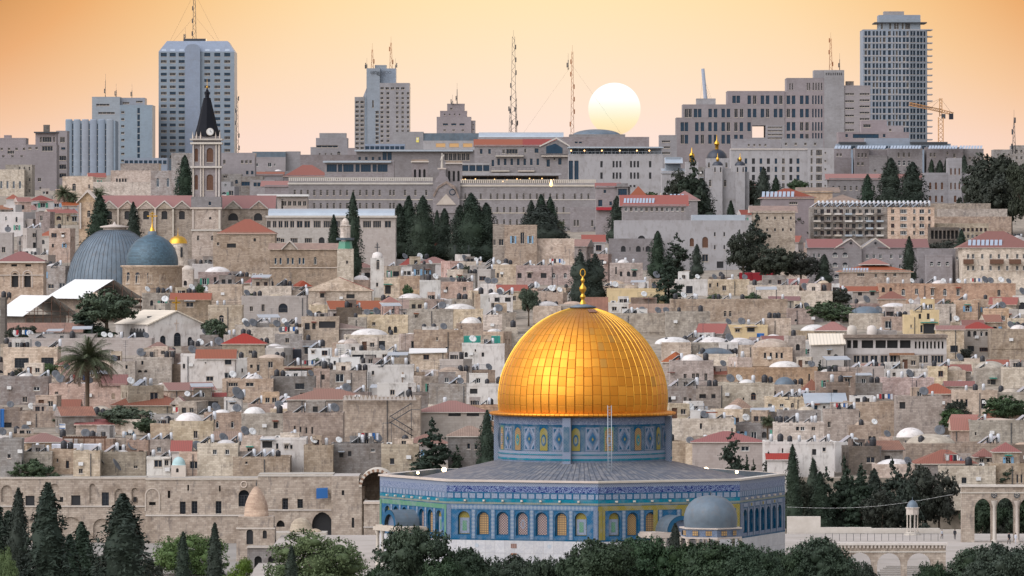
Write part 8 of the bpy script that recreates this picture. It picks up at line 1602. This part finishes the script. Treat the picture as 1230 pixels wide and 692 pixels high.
def hut():
    t = thing('roof_room', '', 'roof room', (0, 0, 0), 0, 'small rooms on the roofs'); block(t, -1.5, 1.5, 0, 2.4, 0, 2.3, 'cream', [(.8, .05, .8, 1.8, None, 'd'), (2.1, .9, .8, .8, None, 'n')], par_h=.15); return t
def line():
    t = thing('washing_line', '', 'washing line', (0, 0, 0), 0, 'washing lines on the roofs'); mb = MB(); [mb.tube((x, 0, 0), (x, 0, 1.7), .03, 4) for x in (-1.6, 1.6)]; mb.tube((-1.6, 0, 1.65), (1.6, 0, 1.65), .012, 3); mb.build('posts', 'steel', t)
    for i, m in enumerate(('white', 'redcloth', 'cloth_dark', 'white', 'bluetarp', 'cloth_pale')):
        mb = MB(); x = -1.3 + i * .47; w_ = .36; q = [(x + w_ * k / 4, .05 * sin(k * 2 + i), 0) for k in range(5)]
        for k in range(4): mb.poly([(q[k][0], q[k][1] - .05, .95 - .1 * (i % 3)), (q[k + 1][0], q[k + 1][1] - .05, .95 - .1 * (i % 3)), (q[k + 1][0], q[k + 1][1] * .3, 1.64), (q[k][0], q[k][1] * .3, 1.64)])
        mb.build('laundry', m, t)
    return t
def parasol():
    t = thing('roof_canopy', '', 'canopy', (0, 0, 0), 0, 'small sheet canopies on the roofs'); mb = MB(); mb.quad((-1.8, -.2, 2.0), (1.8, -.2, 2.05), (1.8, 2.4, 2.5), (-1.8, 2.4, 2.45)); mb.quad((-1.8, -.2, 1.92), (1.8, -.2, 1.97), (1.8, -.2, 2.05), (-1.8, -.2, 2.0)); mb.build('sheet', 'tin', t); mb = MB(); [mb.tube((x, y, 0), (x, y, 2.0), .05, 4) for x in (-1.7, 1.7) for y in (0, 2.3)]; mb.build('posts', 'steel', t); return t
def rail():
    t = thing('roof_railing', '', 'railing', (0, 0, 0), 0, 'metal railings on the roof edges'); mb = MB(); mb.box(-1.8, -.03, .95, 1.8, .03, 1.0); mb.box(-1.8, -.03, .1, 1.8, .03, .14); [mb.box(-1.8 + .24 * i, -.015, .145, -1.77 + .24 * i, .015, .945) for i in range(16)]; mb.build('bars', 'steel', t); return t
KINDS = {'heater': heater, 'tankb': tankb, 'tankw': tankw, 'dish': dish(), 'dishp': dish('dishpale', .62), 'ac': ac, 'aerial': aerial, 'hut': hut, 'line': line, 'parasol': parasol, 'rail': rail}
PR, AUTO, CNT = {}, [], {}
DESC = {'heater': 'white solar water heater', 'tankb': 'black plastic water tank', 'tankw': 'white water cylinder', 'dish': 'dark satellite dish', 'dishp': 'pale satellite dish', 'ac': 'white air conditioner box', 'aerial': 'thin metal roof aerial', 'hut': 'small stone roof room', 'line': 'washing line with hanging laundry', 'parasol': 'grey metal sheet canopy', 'rail': 'dark metal roof railing'}
def put(k, X, Y, Z, rz=0, sc=1):
    px, py = CX + X / S(Y), CY + (H - Z) / S(Y)
    if not (-3 < px < 1233) or CNT.get(k, 0) >= 290: return
    if k in PR: o = copy_thing(PR[k], (X, Y, Z), rz, (sc, sc, sc))
    else: o = PR[k] = KINDS[k](); o.location = (X, Y, Z); o.rotation_euler.z = rz; o.scale = (sc, sc, sc); KIDS.pop(o.name, None)
    CNT[k] = CNT.get(k, 0) + 1; AUTO.append((o, DESC[k], px, py - 5, k))
R.seed(3); LIST = []
HT = {h[0].t.name: h for h in HOUSES}
for x0, x1, yt, yb, Y, t, z, d in FOOT:
    if t is None or Y > 1700 or t.name not in HT: continue
    b, mt, rf, dm, lb, nw = HT[t.name]
    if rf not in 'F': continue
    W_ = (x1 - x0) * b.s; n = int(W_ * R.uniform(.42, .75) + R.random()); used = []
    for _ in range(n):
        for _try in range(6):
            u = R.uniform(-W_ / 2 + .9, W_ / 2 - .9) if W_ > 2 else 0
            if all(abs(u - q) > 1.25 for q in used) and not (dm and abs(u) < W_ * .30): break
        else: continue
        used.append(u); v = R.uniform(.9, max(1.0, min(d - 1, 4.5))); k = R.choice(['heater'] * 10 + ['tankb'] * 4 + ['tankw'] * 4 + ['dish'] * 4 + ['dishp'] * 3 + ['ac', 'ac', 'aerial', 'aerial', 'aerial', 'line', 'line', 'parasol', 'parasol', 'hut', 'hut'])
        if k in ('hut', 'parasol') and (W_ < 6 or abs(u) > W_ / 2 - 2.2): k = 'tankb'
        if k == 'line' and abs(u) > W_ / 2 - 1.9: k = 'dish'
        a = t.rotation_euler.z; X = t.location[0] + u * cos(a) - v * sin(a); Yq = t.location[1] + u * sin(a) + v * cos(a); Z = t.location[2] + z + .004
        put(k, X, Yq, Z, a + R.uniform(-.25, .25), R.uniform(.85, 1.25))
        if k == 'tankb' and R.random() < .3: put('tankb', X + 1.05, Yq + .3, Z, a, 1.0)
    if W_ > 5 and R.random() < .22: a = t.rotation_euler.z; u = R.uniform(-W_ / 2 + 2, W_ / 2 - 2); put('rail', t.location[0] + u * cos(a) - .12 * sin(a), t.location[1] + u * sin(a) + .12 * cos(a), t.location[2] + z + .46, a)
for i, px in enumerate([977 + 5.1 * k for k in range(27)]): X, Y_, Z = P(px, 250, 1585 + (i % 3)); put('heater', X, Y_, Z - .1, .1, 1.3)
for k, px, py, Y_ in (('tankb', 18, 467, YB(492)), ('tankb', 40, 484, YB(492))): pass
def free(fn, px, py, Y, label, rz=0, sc=1):
    o = fn(); o.location = P(px, py, Y); o.rotation_euler.z = rz; o.scale = (sc, sc, sc); o['label'] = label; return o
free(dish('dish', 1.0), 285, 482, YB(506), 'largest black satellite dish, standing by the white dome house at the lower left', .3, 1.3); free(dish('dish', 1.0), 120, 562, 938, 'large dark satellite dish left of its twin above the court wall', 1.2, 1.15); free(dish('dish', 1.0), 139, 568, 936, 'large dark satellite dish right of its twin above the court wall', .9, 1.15)
free(dish('dishpale', 1.0), 94, 512, YB(527), 'large round pale grey satellite dish right of the rough wall at left', -.6, 1.0)
# steel stair, tarpaulins, pergola, flag, red panels, wires
def Bx(px0, px1, py0, py1, Y, m, name, label, cat, d=.8):
    x0, _, z1 = P(px0, py0, Y); x1, _, z0 = P(px1, py1, Y); mb = MB(); n = max(3, int((x1 - x0) / .8)); dz = .12
    for i in range(n):
        a, b_ = x0 + (x1 - x0) * i / n, x0 + (x1 - x0) * (i + 1) / n; ya, yb_ = .12 * sin(i * 1.9), .12 * sin(i * 1.9 + 1.9)
        mb.quad((a, ya, z0 + dz * sin(i)), (b_, yb_, z0 + dz * sin(i + 1)), (b_, yb_, z1), (a, ya, z1)); mb.quad((a, ya, z1), (b_, yb_, z1), (b_, yb_ + d, z1 + .1), (a, ya + d, z1 + .1))
    o = mb.build(name, m); o.location = (0, Y, 0); tag(o, label, cat); return o
Bx(557, 601, 404, 413, YB(437) - 1, 'greentarp', 'tarp', 'long green tarpaulin over the white cube house left of the dome', 'tarp'); Bx(888, 930, 328, 337, 1440, 'redcloth', 'tarp', 'bright red sheet panels below the dark trees right of the great hall', 'tarp'); Bx(352, 369, 420, 431, YB(443) - 1, 'cloth_dark', 'tarp', 'black sheeting beside the small white houses left of the dome', 'tarp')
Bx(0, 5, 492, 514, YB(520) - 2, 'bluetarp', 'tarp', 'blue sheet at the left picture edge on a weathered house', 'tarp'); Bx(909, 918, 401, 408, YB(413) - 1, 'bluetarp', 'tarp', 'small bright blue sheet among the white domes right of the dome', 'tarp'); Bx(88, 118, 548, 555, YB(572) - 2, 'navy', 'awning', 'dark blue awning above the court wall at the left', 'awning')
Bx(62, 119, 534, 542, YB(565) - 1, 'cloth_pale', 'tarp', 'row of pale grey cloth screens under the dark pergola at left', 'tarp'); Bx(424, 443, 545, 553, 943, 'oldtile', 'container', 'rusty red panel wall among clutter left of the great vault', 'panel'); Bx(1174, 1187, 404, 408.5, YB(432) - 2, 'bluetarp', 'awning', 'blue awning on the red roofed house at far right', 'awning')
t = thing('pergola', 'dark wooden pergola on a roof above the court wall at left', 'pergola', P(101, 545, YB(560))); s_ = S(YB(560)); mb = MB(); [mb.box(-26 * s_, y, 18 * s_, 26 * s_, y + .2, 19.5 * s_) for y in (0, 3)]; [mb.box(x * s_, -.2, 19.5 * s_, x * s_ + .12, 3.4, 20.5 * s_) for x in range(-26, 27, 3)]; mb.build('beams', 'wood', t)
for x in (-25, -13, 0, 13, 25): mb = MB(); mb.box(x * s_ - .1, 0, 0, x * s_ + .1, .2, 18 * s_); mb.build('post', 'wood', t)
t = thing('steel_stair', 'zigzag dark steel staircase on the plain stone wall left of the red roof', 'staircase', (0, YB(540) - 2.2, 0)); Yq = YB(540) - 2.2
for n_, (ax, ay, cx_, cy) in (('flight', (468, 508, 494, 492)), ('flight', (470, 508, 496, 524))):
    mb = MB(); p0, p1 = P(ax, ay, Yq), P(cx_, cy, Yq)
    for dz in (0, 1.0): mb.tube((p0[0], 0, p0[2] + dz), (p1[0], 0, p1[2] + dz), .09, 4)
    for i in range(9): k = i / 8; x, z = p0[0] + (p1[0] - p0[0]) * k, p0[2] + (p1[2] - p0[2]) * k; mb.box(x - .15, 0, z - .02, x + .15, .9, z + .02); mb.tube((x, 0, z), (x, 0, z + 1), .02, 3)
    mb.build(n_, 'steel', t)
mb = MB(); p0 = P(460, 508, Yq); p1 = P(470, 508, Yq); mb.box(p0[0], 0, p0[2] - .08, p1[0], 1, p0[2]); [mb.tube((x, .1, p0[2] - 4), (x, .1, p0[2]), .06, 4) for x in (p0[0], p1[0])]; p2 = P(494, 492, Yq); mb.box(p2[0], 0, p2[2] - .08, p2[0] + 1.4, 1, p2[2]); mb.tube((p2[0], .1, p2[2] - 5), (p2[0], .1, p2[2]), .08, 4); mb.build('landing', 'steel', t)
x, y, z = P(412, 481, YB(540)); x1 = P(500, 481, YB(540))[0]; mb = MB(); n = 18
for i in range(n): a = x + (x1 - x) * (i + .5) / n; mb.poly([(a - .35, 0, z), (a + .35, 0, z), (a, 0, z + .9)]); mb.poly([(a - .35, .3, z), (a, .3, z + .9), (a + .35, .3, z)]); mb.quad((a - .35, 0, z), (a, 0, z + .9), (a, .3, z + .9), (a - .35, .3, z)); mb.quad((a, 0, z + .9), (a + .35, 0, z), (a + .35, .3, z), (a, .3, z + .9))
o = mb.build('parapet_crest', 'coping'); o.location = (0, YB(540) + .9, 0); tag(o, 'row of small pointed stone crests on the plain wall top left of dome', 'parapet', kind='stuff')
t = thing('flag', 'small white and blue flag on a pole at the lower left roofs', 'flag', P(71, 522, YB(545))); mb = MB(); mb.tube((0, 0, 0), (0, 0, 1.9), .03, 4); mb.build('pole', 'steel', t); mb = MB(); [mb.quad((.03 + .25 * i, .05 * sin(i), .9), (.28 + .25 * i, .05 * sin(i + 1), .86), (.28 + .25 * i, .05 * sin(i + 1), 1.75), (.03 + .25 * i, .05 * sin(i), 1.8), 0) for i in range(4)]; [mb.quad((.03, -.03, z_), (1.03, -.03, z_ - .03), (1.03, -.03, z_ + .1), (.03, -.03, z_ + .12), 1) for z_ in (.98, 1.55)]; mb.build('cloth', ['white', 'bluetarp'], t)
mb = MB(); p = [P(944, 608, 892), P(1010, 609, 890), P(1080, 604, 889), P(1146, 594, 888)]; q = []
for i in range(25):
    k = i / 24; X = p[0][0] + (p[3][0] - p[0][0]) * k; Z = p[0][2] + (p[3][2] - p[0][2]) * k - .9 * sin(pi * k); q.append((X, 0, Z))
for a, c in zip(q, q[1:]): mb.tube(a, c, .022, 4)
o = mb.build('cable', 'dishpale'); o.location = (0, 889, 0); tag(o, 'thin pale cable sagging across the dark evergreens on the right', 'cable')
mb = MB(); x0, _, _ = P(990, 645, 865); x1, _, _ = P(1125, 645, 865)
mb.box(x0, -.02, -1.45, x1, .02, -1.42); [mb.box(x0 + (x1 - x0) * i / 16 - .03, -.03, -2.5, x0 + (x1 - x0) * i / 16 + .03, .03, -1.454) for i in range(17)]; o = mb.build('railing', 'steel'); o.location = (0, 862, 0); tag(o, 'long thin railing crossing the pale esplanade on the right', 'railing')
# ================================================================== labels: each thing by its look and by the nearest landmark in the picture
LM = [('date palm', 105, 450), ('clock tower', 247, 170), ('gold dome chapel', 213, 300), ('white gabled church', 195, 392), ('twin arched bell tower', 26, 335), ('golden dome', 700, 440), ('gold finial', 700, 345), ('minaret', 414, 305), ('white bell tower', 453, 330), ('monastery statue', 531, 200),
      ('great plain hall', 830, 300), ('black church domes', 865, 195), ('twin maroon gables', 1040, 315), ('balcony apartments', 1045, 267), ('castle villa', 1141, 220), ('balcony villa', 1195, 300), ('terrace restaurant', 1076, 420), ('yellow loggia house', 1108, 392), ('cone dome chapel', 943, 468), ('blank stone block', 1104, 500),
      ('white awning house', 872, 535), ('stone pavilion', 1096, 618), ('tall arcade', 1200, 610), ('great vault', 448, 590), ('zigzag stair', 480, 508), ('red roof with grilles', 543, 495), ('white dome house', 226, 515), ('white lime cabin box', 415, 440), ('long red hip roof', 396, 475), ('wide red hip roof', 175, 480),
      ('rough grey wall', 48, 508), ('turquoise dome lantern', 213, 560), ('green tarpaulin', 579, 409), ('pink row house', 655, 335), ('brown stone dome', 928, 415), ('pink arched house', 752, 330), ('pediment mansion', 365, 310), ('scaffold sheds', 100, 365), ('chamfered tower', 236, 120), ('high-rise', 1077, 100), ('setting sun', 738, 131), ('grey dome pavilion', 853, 620), ('museum', 740, 200), ('fountain dome', 307, 605), ('clean red roof', 258, 425), ('villa roof', 1190, 285), ('round window gable', 425, 345), ('crenellated wall', 770, 392), ('yellow parapet', 765, 355), ('red panels', 909, 332)]
ORD = ['nearest', 'second nearest', 'third nearest', 'fourth nearest', 'fifth nearest', 'sixth nearest', 'seventh nearest', 'eighth nearest', 'ninth nearest', 'tenth nearest', 'eleventh nearest', 'twelfth nearest']
def sector(dx, dy): return ('right of' if dx > 0 else 'left of') if abs(dx) > abs(dy) else ('below' if dy > 0 else 'above')
def autolabel(items):
    """items: (object, description, px, py); ranks each among all of the same description on that side of a landmark"""
    groups = {}
    for it in items: groups.setdefault(it[1], []).append(it)
    for desc, its in groups.items():
        rank = {}
        for li, (ln, lx, ly) in enumerate(LM):
            sec = {}
            for k, it in enumerate(its): dx, dy = it[2] - lx, it[3] - ly; sec.setdefault(sector(dx, dy), []).append((math.hypot(dx, dy), k))
            for s_, v in sec.items():
                v.sort()
                for r_, (d_, k) in enumerate(v[:12]):
                    cur = rank.get(k); sc = r_ * 14 + d_
                    if cur is None or sc < cur[0]: rank[k] = (sc, '%s, %s %s the %s' % (desc, ORD[r_], s_, ln))
        for k, it in enumerate(its): it[0]['label'] = rank[k][1] if k in rank else '%s far from the landmarks, at the picture edge' % desc
MN = {'cream': 'beige stone', 'tan': 'tan stone', 'pink': 'pinkish stone', 'grey': 'grey stone', 'dark': 'dark stone', 'plaster': 'white plaster', 'yellow': 'yellow plaster', 'rough': 'rough stone', 'lime': 'pale stone', 'white': 'white', 'palewall': 'pale stone', 'newstone': 'grey stone'}
it = []
for b, mt, rf, dm, lb, nw in HOUSES:
    b.t['group'] = 'houses of the old town'
    if lb: continue
    px = CX + b.t.location[0] / b.s; q = [x for x in FOOT if x[5] == b.t][0]
    it.append((b.t, '%s house with %s' % (MN[mt], 'a dome' if dm else {'F': 'flat roof', 'R': 'hipped tile roof', 'X': 'sloping tile roof', 'G': 'gabled roof', 'S': 'sheet roof'}[rf]), px, (q[2] + min(q[3], q[2] + 20)) / 2))
autolabel(it)
autolabel([a[:4] for a in AUTO])
TN = {'c': 'dark narrow cypress', 'f': 'dark pointed conifer', 'r': 'green leafy tree', 'p': 'dense dark green pine', 'o': 'light green round tree', 'd': 'dull dark evergreen', 'm': 'feathery palm tree'}
autolabel([(t, TN[k[0]], px, py) for t, k, px, py, lb in TREES if not lb])
for o in [q for q in scene.objects if '_wn' in q]:
    if o['_wn'] > 100: merge_extra_windows(o)
    del o['_wn']
# tidy: drop labels from parts
for o in scene.objects:
    if o.parent is not None:
        for k in ('label', 'category', 'group'):
            if k in o: del o[k]
for px, o in (): pass
